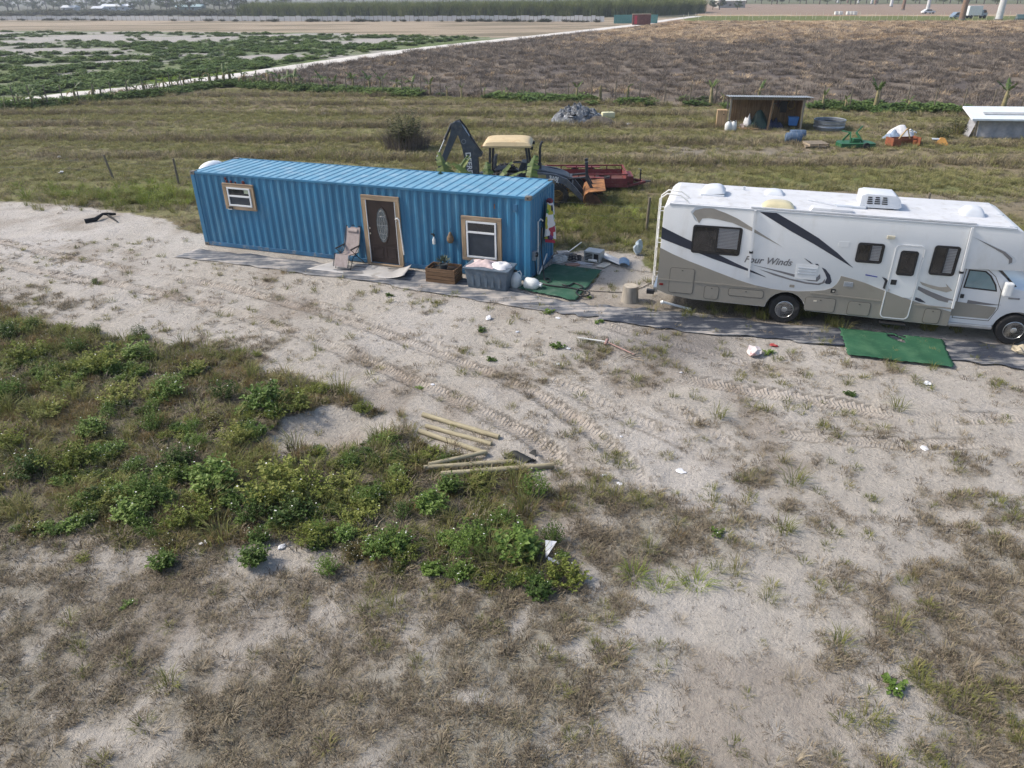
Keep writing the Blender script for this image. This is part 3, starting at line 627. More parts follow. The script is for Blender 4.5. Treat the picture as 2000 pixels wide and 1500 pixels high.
def strip(name, near, far, label, z=.016, nu=60, nv=8, amp=.03, m_=None):
    A = catmull([gp(*p)[:2] for p in near], 10); B = catmull([gp(*p)[:2] for p in far], 10)
    def at(Q, t):
        k = t*(len(Q)-1); i = min(int(k), len(Q)-2); return Q[i]*(1-(k-i))+Q[i+1]*(k-i)
    def f(u, v):
        p = at(A, u)*(1-v)+at(B, u)*v; e = .16*(vnoise(np.array([u*34]), np.array([v*2.]), 3)[0]-.5)*abs(2*v-1)
        w = float(fbm(np.array([p[0]*2.2]), np.array([p[1]*6.]), 9, 3)[0]); return (p[0]+e, p[1]+e, z+gz(p[0], p[1])*1.0+amp*max(0, w-.35)*2)
    o = MB().sheet(f, nu, nv).build(name, m_ or CLOTH, smooth=70); tag(o, label, 'ground cloth'); m = o.modifiers.new('thick', 'SOLIDIFY'); m.thickness = .006; return o
strip('ground_cloth', [(345,502),(480,520),(620,538),(780,562),(960,592),(1090,612),(1180,622)], [(385,487),(500,500),(640,516),(790,528),(960,558),(1090,588),(1190,600)], 'dusty black woven cloth strip along the front of the blue container', nu=90)
strip('ground_cloth', [(1170,624),(1280,642),(1480,662),(1640,678),(1860,705),(2080,730)], [(1185,600),(1290,608),(1500,632),(1700,650),(1880,668),(2090,690)], 'dusty black woven cloth strip beside the white motorhome', z=.024, nu=110, amp=.034, m_=CLOTH2)
# grey storage tote and brown box
TOTE = mat('grey_tote', (.10,.135,.175), rough=.5, var=.15, scale=5, dirt=((.2,.2,.2), .3, 8))
to = thing('storage_tote', 'big slate grey plastic storage tote with clutter on its lid under the tall window', 'storage bin', gp(958, 560), -.3466)
MB().prism([(-.60,-.33),(.60,-.33),(.60,.33),(-.60,.33)], 0, .01, 'z').build('base', TOTE, to)
vs = [(-.60,-.32,.012),(.60,-.32,.012),(.60,.32,.012),(-.60,.32,.012),(-.68,-.38,.62),(.68,-.38,.62),(.68,.38,.62),(-.68,.38,.62)]
MB().add(vs, [(3,2,1,0),(4,5,6,7),(0,1,5,4),(1,2,6,5),(2,3,7,6),(3,0,4,7)]).build('tub', TOTE, to, bevel=.05, smooth=40)
for k in range(5): MB().box(-.46+k*.21, -.38+k*.21, -.372, -.345, .12, .50).build('rib', TOTE, to, bevel=.01)
MB().box(-.72, .72, -.42, .42, .622, .68).build('lid', TOTE, to, bevel=.025)
cl = thing('cloth_bundle', 'pale pink and white crumpled cloth heaped on the grey tote', 'cloth', gp(958, 560)+Vector((0, 0, .682)), -.3466)
PK = mat('pink_cloth', (.52,.42,.42), .9, var=.25, scale=6); WC = mat('white_cloth', (.62,.62,.64), .9, var=.15, scale=6)
def heap(rx, ry, h, sd, flat=.0):
    return lambda u, v: ((u-.5)*2*rx*(1+.2*math.sin(7*v+sd)), (v-.5)*2*ry*(1+.2*math.sin(6*u+sd)), max(.004, h*(max(0, 1-((u-.5)*2)**2)*max(0, 1-((v-.5)*2)**2))**.6*(.55+.8*float(vnoise(np.array([u*5+sd]), np.array([v*4.]), 5)[0]))))
m_ = MB(); m_.M = Matrix.Translation((-.22, 0, 0)); m_.sheet(heap(.36, .30, .14, 1.), 14, 10).build('pink_fold', PK, cl, smooth=50)
m_ = MB(); m_.M = Matrix.Translation((.36, -.02, 0)); m_.sheet(heap(.28, .28, .12, 4.), 14, 10).build('white_fold', WC, cl, smooth=50)
bx = thing('wooden_crate', 'brown weathered wooden crate with a leafy potted plant between door and tote', 'crate', gp(868, 548), -.33)
BW = wood('crate_brown', (.17,.10,.055), axis=0)
for k in range(4):
    for y in (-.30, .30): MB().box(-.48, .48, y-.012, y+.012, .02+k*.115, .12+k*.115).build('slat', BW, bx, bevel=.004)
    for x in (-.47, .47): MB().box(x-.012, x+.012, -.285, .285, .02+k*.115, .12+k*.115).build('slat', BW, bx, bevel=.004)
for x in (-.44, .44):
    for y in (-.27, .27): MB().box(x-.025, x+.025, y-.018, y+.018, 0, .47).build('corner_batten', BW, bx)
MB().box(-.45, .45, -.27, .27, .01, .34).build('contents', mat('dark_soil', (.05,.04,.03), .95, var=.4), bx)
pp = thing('potted_plant', 'grey-green leafy plant standing in the brown crate', 'plant', gp(868, 548)+Vector((0, 0, .341)), 0)
MB().lathe([(.0, 0), (.10, 0), (.14, .2), (.12, .2), (.11, .17), (.0, .16)], 14).build('pot', mat('dark_pot', (.04,.05,.06), .6), pp, smooth=40)
mm = MB(); rr_ = random.Random(3)
for k in range(70):
    a = rr_.uniform(0, 6.28); e = rr_.uniform(.1, 1.4); L = rr_.uniform(.15, .42); d = Vector((math.cos(a)*math.cos(e), math.sin(a)*math.cos(e), math.sin(e))); s = Vector((-math.sin(a), math.cos(a), 0))*.03; b = Vector((0, 0, .17))+d*L*.5
    mm.add([b, b+d*.06+s, b+d*.14, b+d*.06-s], [(0,1,2),(0,2,3)])
mm.build('foliage', mat('grey_green_leaf', (.075,.10,.07), .7, var=.3, scale=9), pp)
# jugs
JUG = mat('translucent_jug', (.66,.68,.67), rough=.4, var=.08, scale=6, dirt=((.5,.47,.4), .2, 9))
def jug(label, loc, rz, s=1., lying=False):
    j = thing('water_jug', label, 'jug', loc, rz); m = MB(); mh = MB()
    if lying: T = Matrix.Translation((0, 0, .16*s)) @ Matrix.Rotation(R(90), 4, 'X') @ Matrix.Translation((0, 0, -.2*s)) @ Matrix.Scale(s, 4)
    else: T = Matrix.Scale(s, 4)
    m.M = T; mh.M = T
    prof = [(.0, .0), (.13, .0), (.155, .03), (.155, .24), (.13, .32), (.06, .38), (.04, .40), (.04, .43), (.0, .43)]
    m.lathe(prof, 16).build('bottle', JUG, j, smooth=50); mh.tube([(.05, 0, .40), (.12, 0, .42), (.16, 0, .34), (.15, 0, .26)], .016, 6).build('handle', JUG, j, smooth=60)
    c = MB(); c.M = T; c.lathe([(.0, .455), (.045, .455), (.045, .415), (.0, .415)], 12).build('cap', BLACK if not lying else WHITE, j)
    return j
jug('upright white plastic jug standing beside the grey tote', gp(1007, 560), .3, 1.15)
jug('white plastic jug lying on its side at the green carpet corner', gp(1040, 566), 1.1, 1.15, True)
# hanging things on the front wall
sb = thing('spray_bottle', 'white spray bottle hanging on the blue wall by the brown mask', 'bottle', cpt(9.03, -.03, .90), -.3466)
MB().lathe([(.0, 0), (.045, 0), (.05, .03), (.05, .15), (.025, .20), (.02, .24), (.0, .24)], 12).build('bottle', JUG, sb, smooth=50)
MB().prism([(-.025, .24), (.025, .24), (.035, .30), (-.02, .34), (-.09, .33), (-.09, .30), (-.03, .29)], -.02, .02).build('trigger_head', BLACK, sb, bevel=.006)
MB().tube([(0, .0, .34), (.0, .03, .40), (0, .05, .44)], .006, 5).build('hook', BLACK, sb)
gd = thing('carved_gourd', 'brown oval gourd ornament hung on the blue wall beside the spray bottle', 'ornament', cpt(9.60, -.05, .98), -.3466)
MB().lathe([(.0, 0), (.07, .02), (.11, .10), (.10, .20), (.05, .30), (.025, .36), (.0, .37)], 14).build('gourd', mat('gourd_brown', (.16,.11,.065), .7, var=.4, scale=14), gd, smooth=60)
MB().tube([(0, 0, .36), (0, .03, .44), (.0, .06, .46)], .005, 5).build('string', BLACK, gd)
# tropical towel on the end wall: hangs from a hook
TWL = bpy.data.materials.new('tropical_print'); TWL.use_nodes = True; t_ = TWL.node_tree; p_ = t_.nodes['Principled BSDF']; p_.inputs['Roughness'].default_value = .95
vo = _nn(t_, 'ShaderNodeTexVoronoi', Scale=6.5); tc_ = t_.nodes.new('ShaderNodeTexCoord'); t_.links.new(tc_.outputs['Object'], vo.inputs['Vector'])
rp_ = t_.nodes.new('ShaderNodeValToRGB'); rp_.color_ramp.interpolation = 'CONSTANT'; t_.links.new(vo.outputs['Color'], rp_.inputs[0])
for i_, (ps, cl_) in enumerate(((0, (.66,.64,.66)), (.30, (.07,.22,.04)), (.42, (.70,.68,.68)), (.58, (.42,.06,.09)), (.66, (.45,.40,.06)), (.73, (.02,.025,.04)), (.82, (.62,.60,.66)), (.9, (.16,.05,.18)))):
    e_ = rp_.color_ramp.elements[i_] if i_ < 2 else rp_.color_ramp.elements.new(ps); e_.position = ps; e_.color = (*cl_, 1)
t_.links.new(rp_.outputs[0], p_.inputs['Base Color'])
tw = thing('beach_towel', 'bright tropical print towel hung on the end wall of the container', 'towel', cpt(CL+.06, 1.45, 1.06), -.3466)
def drape(u, v):
    w = .17+.22*(1-u)**.8+.06*math.sin(3*u); y = (v-.5)*2*w+.03*math.sin(9*u); return (.03+.24*math.sin(math.pi*v)*(.35+.65*(1-u)**.5)+.05*math.sin(5.5*v*math.pi+u*2)*(1-.4*u), y, 1.06*u - .16*(1-u)*(1-abs(2*v-1)))
o_ = MB().sheet(drape, 14, 18).build('cloth', TWL, tw, smooth=70); o_.modifiers.new('thick', 'SOLIDIFY').thickness = .008
MB().lathe([(.0, 1.0), (.10, 1.03), (.12, 1.10), (.06, 1.16), (.0, 1.17)], 10, (.08, 0, 0)).build('gathered_top', mat('red_black_cloth', (.14,.03,.05), .9, var=.7, scale=14), tw, smooth=50)
MB().sheet(lambda u, v: (.06+.23*math.sin(math.pi*v)+.02*math.sin(7*v), (v-.5)*.72, -.14-.10*u+.12*abs(2*v-1)), 3, 10).build('red_hem', mat('red_hem', (.38,.04,.07), .9), tw, smooth=60)
# green carpet with black hose
GRASSC = mat('green_carpet_faded', (.036,.095,.064), rough=.95, var=.16, scale=1.6, dirt=((.10,.16,.12), .45, 2.2), bump=.3, bscale=60, spec=.1)
def quadsheet(name, pxs, m, label, cat, z=.055, nu=24, nv=16, jag=.03, hole=None):
    A, B, C_, D = [gp(*q) for q in pxs]; mb = MB(); vs = []; fs = []
    for j in range(nv+1):
        for i in range(nu+1):
            u, v = i/nu, j/nv; p = (A*(1-u)+B*u)*(1-v)+(D*(1-u)+C_*u)*v
            e = jag if i in (0, nu) or j in (0, nv) else 0
            vs.append((p.x+random.uniform(-e, e), p.y+random.uniform(-e, e), z+gz(p.x, p.y)+.012*float(fbm(np.array([p.x*2]), np.array([p.y*2]), 8, 2)[0])))
    for j in range(nv):
        for i in range(nu):
            if hole and hole((i+.5)/nu, (j+.5)/nv): continue
            fs.append((j*(nu+1)+i, j*(nu+1)+i+1, (j+1)*(nu+1)+i+1, (j+1)*(nu+1)+i))
    o = mb.add(vs, fs).build(name, m, smooth=70); o.modifiers.new('thick', 'SOLIDIFY').thickness = .007; return tag(o, label, cat)
quadsheet('carpet', [(1012,566),(1124,591),(1177,531),(1078,519)], GRASSC, 'faded green carpet beside the end of the blue container', 'carpet')
HOSE = mat('black_hose', (.012,.013,.015), rough=.45, var=.2)
def hose(name, pxs, r, label, z=.10, m=HOSE, cat='hose', extra=()):
    P3 = catmull([(*gp(*q)[:2], z+gz(*gp(*q)[:2])) for q in pxs], 7); o = MB().tube(list(extra)+[tuple(p) for p in P3], r, 7).build(name, m, smooth=70); return tag(o, label, cat)
hose('garden_hose', [(1050,554),(1062,561),(1085,565),(1112,568),(1133,572),(1150,577),(1149,583),(1136,585),(1126,579),(1128,572),(1138,567),(1122,559),(1110,564),(1098,562)], .022, 'thick black hose looped over the faded green carpet')
hose('power_cable', [(1063,552),(1070,557),(1075,553),(1068,549),(1063,552)], .018, 'black cable dropping down the end wall and coiling on the faded carpet', extra=[tuple(cpt(CL+.10, .78, 1.5)), tuple(cpt(CL+.10, .76, .8))], cat='cable')
hose('electric_cord', [(1150,569),(1180,571),(1215,572),(1245,566),(1268,556),(1284,549)], .010, 'thin dark cord running over the sand from the carpet past the stump', z=.02, cat='cord')
hose('electric_cord', [(1088,493),(1130,500),(1170,512),(1210,522),(1250,530),(1290,534)], .012, 'thin grey cord trailing from the junk heap towards the motorhome', z=.02, m=MATS['grey_cable'], cat='cord')
# cut stump
st = thing('tree_stump', 'short sawn grey palm stump on the sand near the motorhome ladder', 'stump', gp(1230, 588), .4)
MB().lathe([(.0, -.03), (.27, -.03), (.245, .08), (.225, .3), (.22, .47), (.0, .47)], 18).build('trunk', mat('grey_bark', (.27,.245,.21), .95, var=.3, scale=9, bump=.6, bscale=14, stretch=(1,1,.2)), st, smooth=50)
MB().lathe([(.19, .47), (.185, .475), (.0, .476)], 18).build('cut_face', mat('cut_wood', (.40,.36,.30), .9, var=.25, scale=6), st)
# ---- junk heap between container and motorhome
JG = gp(1130, 512)
ac = thing('window_air_conditioner', 'grey metal window air conditioner box in the junk heap', 'appliance', gp(1160, 509), -.5)
GM = mat('grey_sheet_metal', (.40,.42,.42), .45, var=.15, scale=4, metal=.2, dirt=((.25,.24,.22), .3, 6))
MB().box(-.28, .28, -.22, .22, .0, .36).build('case', GM, ac, bevel=.02)
for k in range(5): MB().box(-.22, .02, -.232, -.218, .07+k*.05, .095+k*.05).build('louvre', BLACK, ac)
MB().box(.08, .24, -.23, -.218, .06, .30).build('front_opening', BLACK, ac)
for k, (px, py, r, lbl, m) in enumerate(((1093, 513, .22, 'coil of white hose lying at the back corner of the container', PVC), (1122, 511, .20, 'coil of black cable lying in the junk heap', HOSE), (1108, 507, .17, 'coil of grey cable lying in the junk heap', MATS['grey_cable']))):
    g = gp(px, py); pts = []
    for i in range(60):
        a = i*.42; q = r*(1+.12*math.sin(i*1.3)); pts.append((g.x+q*math.cos(a), g.y+q*.8*math.sin(a), .03+.0035*i+.01*math.sin(i*2.1)))
    tag(MB().tube(pts, .014, 6).build('cable_coil', m, smooth=70), lbl, 'cable coil')
for pxa, pxb, r, nm, lbl, m in (((1100,502),(1135,487),.018,'white_pipe_length','thin white pipe leaning across the junk heap',PVC), ((1150,512),(1166,515),.05,'white_bottle_tube','short fat white tube in the junk heap',PVC), ((1128,517),(1163,520),.012,'steel_rod','dark thin rod lying before the junk heap',HOSE)):
    a, b = gp(*pxa), gp(*pxb); m_ = MB().tube([(a.x, a.y, r+.02), (b.x, b.y, r+.03+(.2 if nm == 'white_pipe_length' else 0))], r, 8)
    tag(m_.build(nm, m, smooth=60), lbl, 'pipe')
tin = MB().sheet(lambda u, v: tuple(gp(1168+44*u, 503+14*u)+Vector((.5*(v-.5)*.3, .5*(v-.5), .05+.03*math.cos(v*14)+.10*(1-u)))), 8, 20).build('tin_sheet', mat('pale_tin', (.5,.52,.53), .4, metal=.3, var=.15), smooth=60)
tag(tin, 'pale bent sheet of corrugated tin lying in the junk heap', 'sheet metal')
bt = MB().sheet(lambda u, v: tuple(gp(1209+20*u, 516+4*u)+Vector(((v-.5)*.1, (v-.5)*.62, .09+.07*math.sin(u*3.1)+.02*math.cos(v*20)))), 8, 16).build('blue_roof_offcut', mat('faded_blue_sheet', (.13,.22,.33), .5, var=.2), smooth=60)
tag(bt, 'faded blue curved offcut of sheeting at the end of the junk heap', 'sheet metal')
for k, (px, py, sx, sy, sz, c, lbl) in enumerate(((1140,516,.30,.12,.03,(.5,.5,.5),'flat white board scrap at the foot of the junk heap'), (1118,519,.22,.10,.05,(.35,.2,.15),'small reddish wood offcut in front of the junk heap'), (1180,519,.30,.14,.03,(.5,.47,.4),'pale plank offcut beside the bent tin sheet'), (1100,497,.2,.2,.08,(.42,.40,.38),'small grey block behind the cable coils'))):
    t = MB().box(-sx, sx, -sy, sy, 0, sz).build('scrap_board', mat('scrap_%d' % k, c, .8, var=.25), bevel=.008); g = gp(px, py); t.location = (g.x, g.y, .01); t.rotation_euler = (0, .05, -.4+k*.7); tag(t, lbl, 'scrap')
bagm = mat('pale_blue_film', (.42,.50,.56), .35, var=.2, scale=8)
def crumple(name, px, py, r, h, m, label, cat, seed, z=0., sx=1.3):
    rr = random.Random(seed); g = gp(px, py, z); bm = bmesh.new(); bmesh.ops.create_icosphere(bm, subdivisions=2, radius=1.)
    for v in bm.verts:
        k = .65+.6*rr.random(); v.co = Vector((v.co.x*r*sx*k, v.co.y*r*k, max(-.01, (v.co.z*.5+.45)*h*k)))
    me = bpy.data.meshes.new(name); bm.to_mesh(me); bm.free(); me.materials.append(m); o = link(name, me); o.location = (g.x, g.y, z if z else gz(g.x, g.y)); o.rotation_euler = (0, 0, rr.uniform(0, 6)); return tag(o, label, cat)
crumple('plastic_bag', 1245, 498, .15, .5, bagm, 'pale blue plastic bag caught in grass by the motorhome', 'bag', 5, sx=.8)
# ================================================================ MOTORHOME
RVW = mat('motorhome_white', (.66,.68,.70), rough=.35, var=.03, scale=1.2, dirt=((.56,.56,.55), .3, 2.), spec=.5, stretch=(1,1,.4))
RVR = mat('motorhome_roof', (.58,.595,.62), rough=.6, var=.08, scale=2.5, dirt=((.42,.41,.38), .30, 4.5))
RVB = mat('motorhome_taupe', (.262,.245,.212), rough=.42, var=.05, scale=1.5, dirt=((.22,.2,.17), .25, 3), spec=.45)
NAVY = mat('decal_navy', (.030,.036,.055), .4, var=.1); GREYD = mat('decal_grey', (.16,.16,.17), .4, var=.12); TAUP = mat('decal_taupe', (.30,.28,.25), .4, var=.1); PALE = mat('decal_pale_grey', (.45,.49,.54), .4, var=.08)
RUBB = mat('tyre_rubber', (.020,.020,.021), .85, var=.3, scale=6, dirt=((.12,.11,.10), .3, 5)); CHROME = mat('wheel_steel', (.55,.56,.57), .28, metal=.9, var=.1); SEAL = mat('panel_seal', (.12,.11,.095), .7)
RVGL = mat('motorhome_tinted_glass', (.012,.013,.016), rough=.07, spec=.8, var=.2); BLIND = mat('blind', (.22,.225,.24), rough=.6, var=.08)
V = thing('motorhome', 'white and taupe class C motorhome with dark swoosh stripes and a rear ladder', 'motorhome', gp(1527, 632), -.2922)
V.location.z = .0
RW_ = 2.42
def arc(cx, r, z0, n=10):
    a0 = math.asin(min(1, max(-1, (z0-.38)/r))); return [(cx+r*math.cos(math.pi-a0-(math.pi-2*a0)*k/n), .38+r*math.sin(math.pi-a0-(math.pi-2*a0)*k/n)) for k in range(n+1)]
prof = [(-3.34,.62),(-3.05,.52),(-2.4,.44)] + arc(0, .50, .42) + [(3.85,.36),(3.85,1.86),(5.12,1.90),(5.30,2.02),(5.26,2.30),(4.86,2.83),(4.68,2.90),(-3.1,3.0),(-3.24,2.965),(-3.34,2.86)]
MB().prism(prof, .0, RW_).build('body', RVW, V, bevel=.028, smooth=35)
# lower taupe panel, a few millimetres proud
curve = [(-3.345,1.81),(-3.0,1.66),(-2.61,1.52),(-1.82,1.27),(-1.3,1.11),(-.83,1.0),(-.4,.94),(-.11,.925),(.25,.935),(.63,.98),(.88,1.03),(1.04,1.11),(1.13,1.22),(1.17,1.33),(1.19,1.44),(1.45,1.39),(1.77,1.31),(2.28,1.14),(3.02,.93),(3.852,.75)]
low = [(-3.345,.64),(-3.05,.535),(-2.4,.455)] + arc(0, .515, .44) + [(3.852,.375)]
for y, s in ((-.004, 1), (RW_+.004, -1)):
    MB().prism(low+curve[::-1], y-.004*s, y+.006*s).build('lower_panel', RVB, V)
MB().box(-3.35, -3.338, .05, RW_-.05, .64, 1.80).build('rear_panel', RVB, V)
MB().box(-3.356, -3.35, .6, 1.85, 1.75, 2.45).build('rear_window', RVGL, V)
MB().prism([(-3.22,3.0-.02),(4.66,2.885),(4.66,2.915),(-3.1,3.015)], .06, RW_-.06).build('roof', RVR, V, bevel=.008)
for y in (-.012, RW_-.003): MB().add([(-3.2,y,2.955),(4.70,y,2.855),(4.70,y+.015,2.855),(-3.2,y+.015,2.955),(-3.2,y,3.0),(4.70,y,2.90),(4.70,y+.015,2.90),(-3.2,y+.015,3.0)], [(3,2,1,0),(4,5,6,7),(0,1,5,4),(1,2,6,5),(2,3,7,6),(3,0,4,7)]).build('gutter', PALE, V)
MB().box(-3.342, -2.42-.0, -.022, -.009, .925, .955).build('rub_rail', RVB, V); MB().bar((-2.36,-.016,.945), (-.55,-.016,.935), .012, .034).build('rub_rail', RVB, V); MB().bar((.55,-.016,.925), (2.22,-.016,.875), .012, .034).build('rub_rail', RVB, V); MB().bar((3.0,-.016,.862), (3.84,-.016,.842), .012, .034).build('rub_rail', RVB, V)
def decal(poly, m, y=-.0035, name='stripe'):
    return MB().prism(poly, y-.004, y+.002).build(name, m, V)
# stripes
decal([(-3.34,2.37),(-3.34,2.06),(-2.9,1.92),(-2.51,1.80),(-2.0,1.63),(-1.5,1.49),(-.58,1.235),(-.62,1.26),(-1.4,1.56),(-1.9,1.77),(-2.3,1.94),(-2.7,2.10)], NAVY)
decal([(-1.04,2.952),(-.64,2.948),(-.1,2.68),(.5,2.36),(1.0,2.02),(1.43,1.67),(.95,1.92),(.42,2.20),(-.2,2.50)], NAVY)
decal([(-2.62,2.79),(-2.55,2.87),(-2.35,2.94),(-2.1,2.93),(-1.8,2.84),(-1.49,2.72),(-1.0,2.45),(-.33,2.08),(-1.1,2.42),(-1.6,2.60),(-1.95,2.66),(-2.2,2.68),(-2.35,2.66),(-2.42,2.53),(-2.5,2.66)], TAUP)
decal([(-2.66,2.82),(-2.55,2.93),(-2.3,2.965),(-2.05,2.94),(-2.35,2.925),(-2.55,2.86),(-2.6,2.77),(-2.45,2.55),(-2.54,2.62)], PALE, -.005)
decal([(-.95,1.54),(-.6,1.47),(-.1,1.36),(.15,1.30),(.45,1.24),(.66,1.24),(.72,1.33),(.69,1.44),(.64,1.36),(.5,1.31),(.2,1.36),(-.2,1.43)], GREYD)
decal([(-.78,1.44),(-.4,1.31),(0.,1.22),(.4,1.155),(.72,1.15),(.84,1.22),(.83,1.33),(.78,1.23),(.68,1.19),(.4,1.20),(0.,1.26),(-.4,1.36)], GREYD)
decal([(.70,1.62),(.80,1.58),(.93,1.44),(1.0,1.27),(.97,1.20),(.87,1.20),(.84,1.24),(.87,1.35),(.80,1.48)], NAVY)
decal([(.24,1.83),(.40,1.75),(.48,1.69),(.42,1.70),(.32,1.77)], NAVY); decal([(.53,1.70),(.60,1.70),(.63,1.66),(.56,1.67)], NAVY)
decal([(2.98,1.46),(3.2,1.40),(3.45,1.36),(3.60,1.38),(3.56,1.46),(3.74,1.30),(3.62,1.24),(3.3,1.30),(3.05,1.38)], TAUP); decal([(2.98,1.34),(3.3,1.22),(3.6,1.12),(3.84,1.06),(3.84,.96),(3.5,1.02),(3.2,1.14),(2.98,1.25)], GREYD)
decal([(2.98,1.05),(3.10,1.02),(3.24,.93),(3.08,.94),(2.98,.98)], NAVY)
decal([(3.68,2.70),(4.1,2.55),(4.6,2.36),(4.82,2.22),(4.88,2.12),(4.80,2.06),(4.72,2.05),(4.78,2.14),(4.70,2.26),(4.4,2.42),(4.0,2.58)], PALE); decal([(3.9,2.625),(4.3,2.46),(4.6,2.34),(4.78,2.2),(4.80,2.1),(4.74,2.06),(4.72,2.16),(4.55,2.3),(4.25,2.45)], GREYD, -.006)
decal([(2.12,1.50),(2.22,1.47),(2.27,1.42),(2.24,1.2),(2.20,1.22),(2.21,1.40)], NAVY)
def stencil(txt, a, z, size, m, shear=0, fat=0, name='lettering', sx=1., y=-.011):
    me = text_mesh(txt, size, shear, fat, .003, sx); me.materials.append(m); o = link(name, me, V); o.location = (a, y, z); o.rotation_euler = (R(90), 0, 0); return o
stencil('Four Winds', -1.19, 1.60, .245, GREYD, .32, .004, sx=.96)
decal([(1.74,1.535),(2.02,1.50),(2.02,1.475),(1.74,1.505)], mat('decal_blue', (.06,.07,.30), .4, var=.5, scale=30), name='dealer_decal')
# windows
def rv_window(a0, a1, z0, z1, label=None, split=True, r=.07, blind=None, parent=None):
    w = ring(MB(), rrect(a0, a1, z0, z1, r), rrect(a0+.045, a1-.045, z0+.045, z1-.045, r*.6), -.030, -.004).build('window', BLACK, parent or V, label=label)
    mid = (a0+a1)/2
    MB().prism(rrect(a0+.04, a1-.04, z0+.04, z1-.04, r*.6), -.014, -.008).build('pane', RVGL, w)
    if split: MB().box(mid-.018, mid+.018, -.026, -.010, z0+.045, z1-.045).build('window_bar', BLACK, w)
    if blind:
        b0, b1, c0, c1 = blind; k = 0
        while c0+k*.038 < c1:
            MB().box(b0, b1, -.0185, -.0155, c0+k*.038, c0+k*.038+.03).build('blind_slat', BLIND, w); k += 1
    return w
rv_window(-2.55, -1.32, 1.75, 2.49, 'wide rear side window with half-drawn blinds', blind=(-1.90, -1.40, 1.92, 2.42))
rv_window(1.42, 2.03, 1.83, 2.33, 'small galley side window', blind=(1.75, 1.96, 1.90, 2.27))
rv_window(3.11, 3.67, 1.66, 2.39, 'tall front side window with pale curtain', blind=(3.41, 3.60, 1.73, 2.33))
dq = rrect(2.27, 2.93, .44, 2.35, .12, 5); dqi = rrect(2.295, 2.905, .465, 2.325, .10, 5)
dd = ring(MB(), dq, dqi, -.026, -.003).build('entry_door', RVW, V, label='entry door with tinted window')
MB().prism(rrect(2.30, 2.90, 1.02, 2.32, .08, 4), -.020, -.010).build('door_skin', RVW, dd)
MB().prism([(2.30,.47),(2.90,.47),(2.90,.955),(2.30,1.145)], -.022, -.010).build('door_lower_skin', RVB, dd)
dw_ = rv_window(2.40, 2.80, 1.59, 2.21, split=False, r=.06, parent=dd); dw_.location.y = -.016
MB().box(2.34, 2.47, -.035, -.020, 1.33, 1.46).build('door_lock', BLACK, dd, bevel=.012); MB().box(2.33, 2.36, -.03, -.018, 1.15, 1.21).build('hinge_plate', CHROME, dd)
MB().box(2.22, 2.24, -.05, -.01, 1.20, 1.45).build('grab_handle', BLACK, V, bevel=.006)
# hatches of the storage bays
for a0, a1, z0, z1, m in ((-3.02,-2.39,.60,1.29,RVB),(-2.08,-1.72,.51,.865,RVB),(-1.46,-.58,.66,.86,RVB),(.47,1.19,.45,.81,RVB),(1.50,2.02,.44,.79,RVB),(3.27,3.63,.41,.78,RVB)):
    r = .06; h = ring(MB(), rrect(a0-.012, a1+.012, z0-.012, z1+.012, r+.01), rrect(a0, a1, z0, z1, r), -.013, -.006).build('hatch', SEAL, V)
    MB().prism(rrect(a0+.006, a1-.006, z0+.006, z1-.006, r), -.016, -.006).build('hatch_door', m, h, bevel=.002); MB().box((a0+a1)/2-.02, (a0+a1)/2+.02, -.022, -.014, z1-.07, z1-.04).build('hatch_latch', SEAL, h)
# furnace vent, outlets, lights
vt = MB().box(.10, .62, -.014, -.006, 1.27, 1.66).build('fridge_vent', RVW, V, bevel=.004)
for k in range(3): MB().bar((.15,-.02,1.42+k*.075), (.58,-.02,1.415+k*.075), .016, .03).build('vent_louvre', PALE, vt)
MB().box(.02, .14, -.016, -.008, 1.03, 1.10).build('outlet_cover', RVB, V, bevel=.004); MB().box(1.29, 1.50, -.016, -.010, 1.18, 1.30).build('furnace_vent', PALE, V)
for k in range(4): MB().box(1.30, 1.49, -.020, -.015, 1.19+k*.028, 1.202+k*.028).build('vent_louvre', GREYD, V)
MB().box(1.02, 1.13, -.018, -.009, .98, 1.08).build('cable_inlet', BLACK, V, bevel=.004); MB().box(1.06, 1.11, -.024, -.016, 1.0, 1.05).build('inlet_cap', CHROME, V)
MB().box(2.02, 2.20, -.05, -.004, 2.47, 2.55).build('porch_light', mat('cream_lens', (.55,.52,.42), .4), V, bevel=.012)
MB().box(.98, 1.22, -.010, -.003, 2.18, 2.32).build('blank_plate', RVW, V)
MB().box(3.72, 3.82, -.018, -.006, .98, 1.04).build('badge', PALE, V)
MB().box(.66, .74, -.022, -.008, .70, .74).build('side_marker', mat('amber_lens', (.55,.50,.42), .4), V); MB().box(-3.28, -3.18, -.022, -.008, .78, .83).build('side_reflector', mat('red_lens', (.22,.02,.02), .35), V)
# awning arms and case
MB().bar((-1.09,-.045,2.96), (-1.02,-.045,1.22), .045, .05).build('awning_arm', RVW, V); MB().bar((3.77,-.045,2.87), (3.84,-.045,.86), .045, .05).build('awning_arm', RVW, V)
MB().box(-1.09,-1.0,-.075,-.02,1.86,1.91).build('arm_clip', BLACK, V); MB().box(3.76,3.85,-.075,-.02,1.76,1.81).build('arm_clip', BLACK, V)
MB().bar((-1.2,.05,3.01), (3.85,.05,2.945), .05, .035).build('awning_rail', RVR, V)
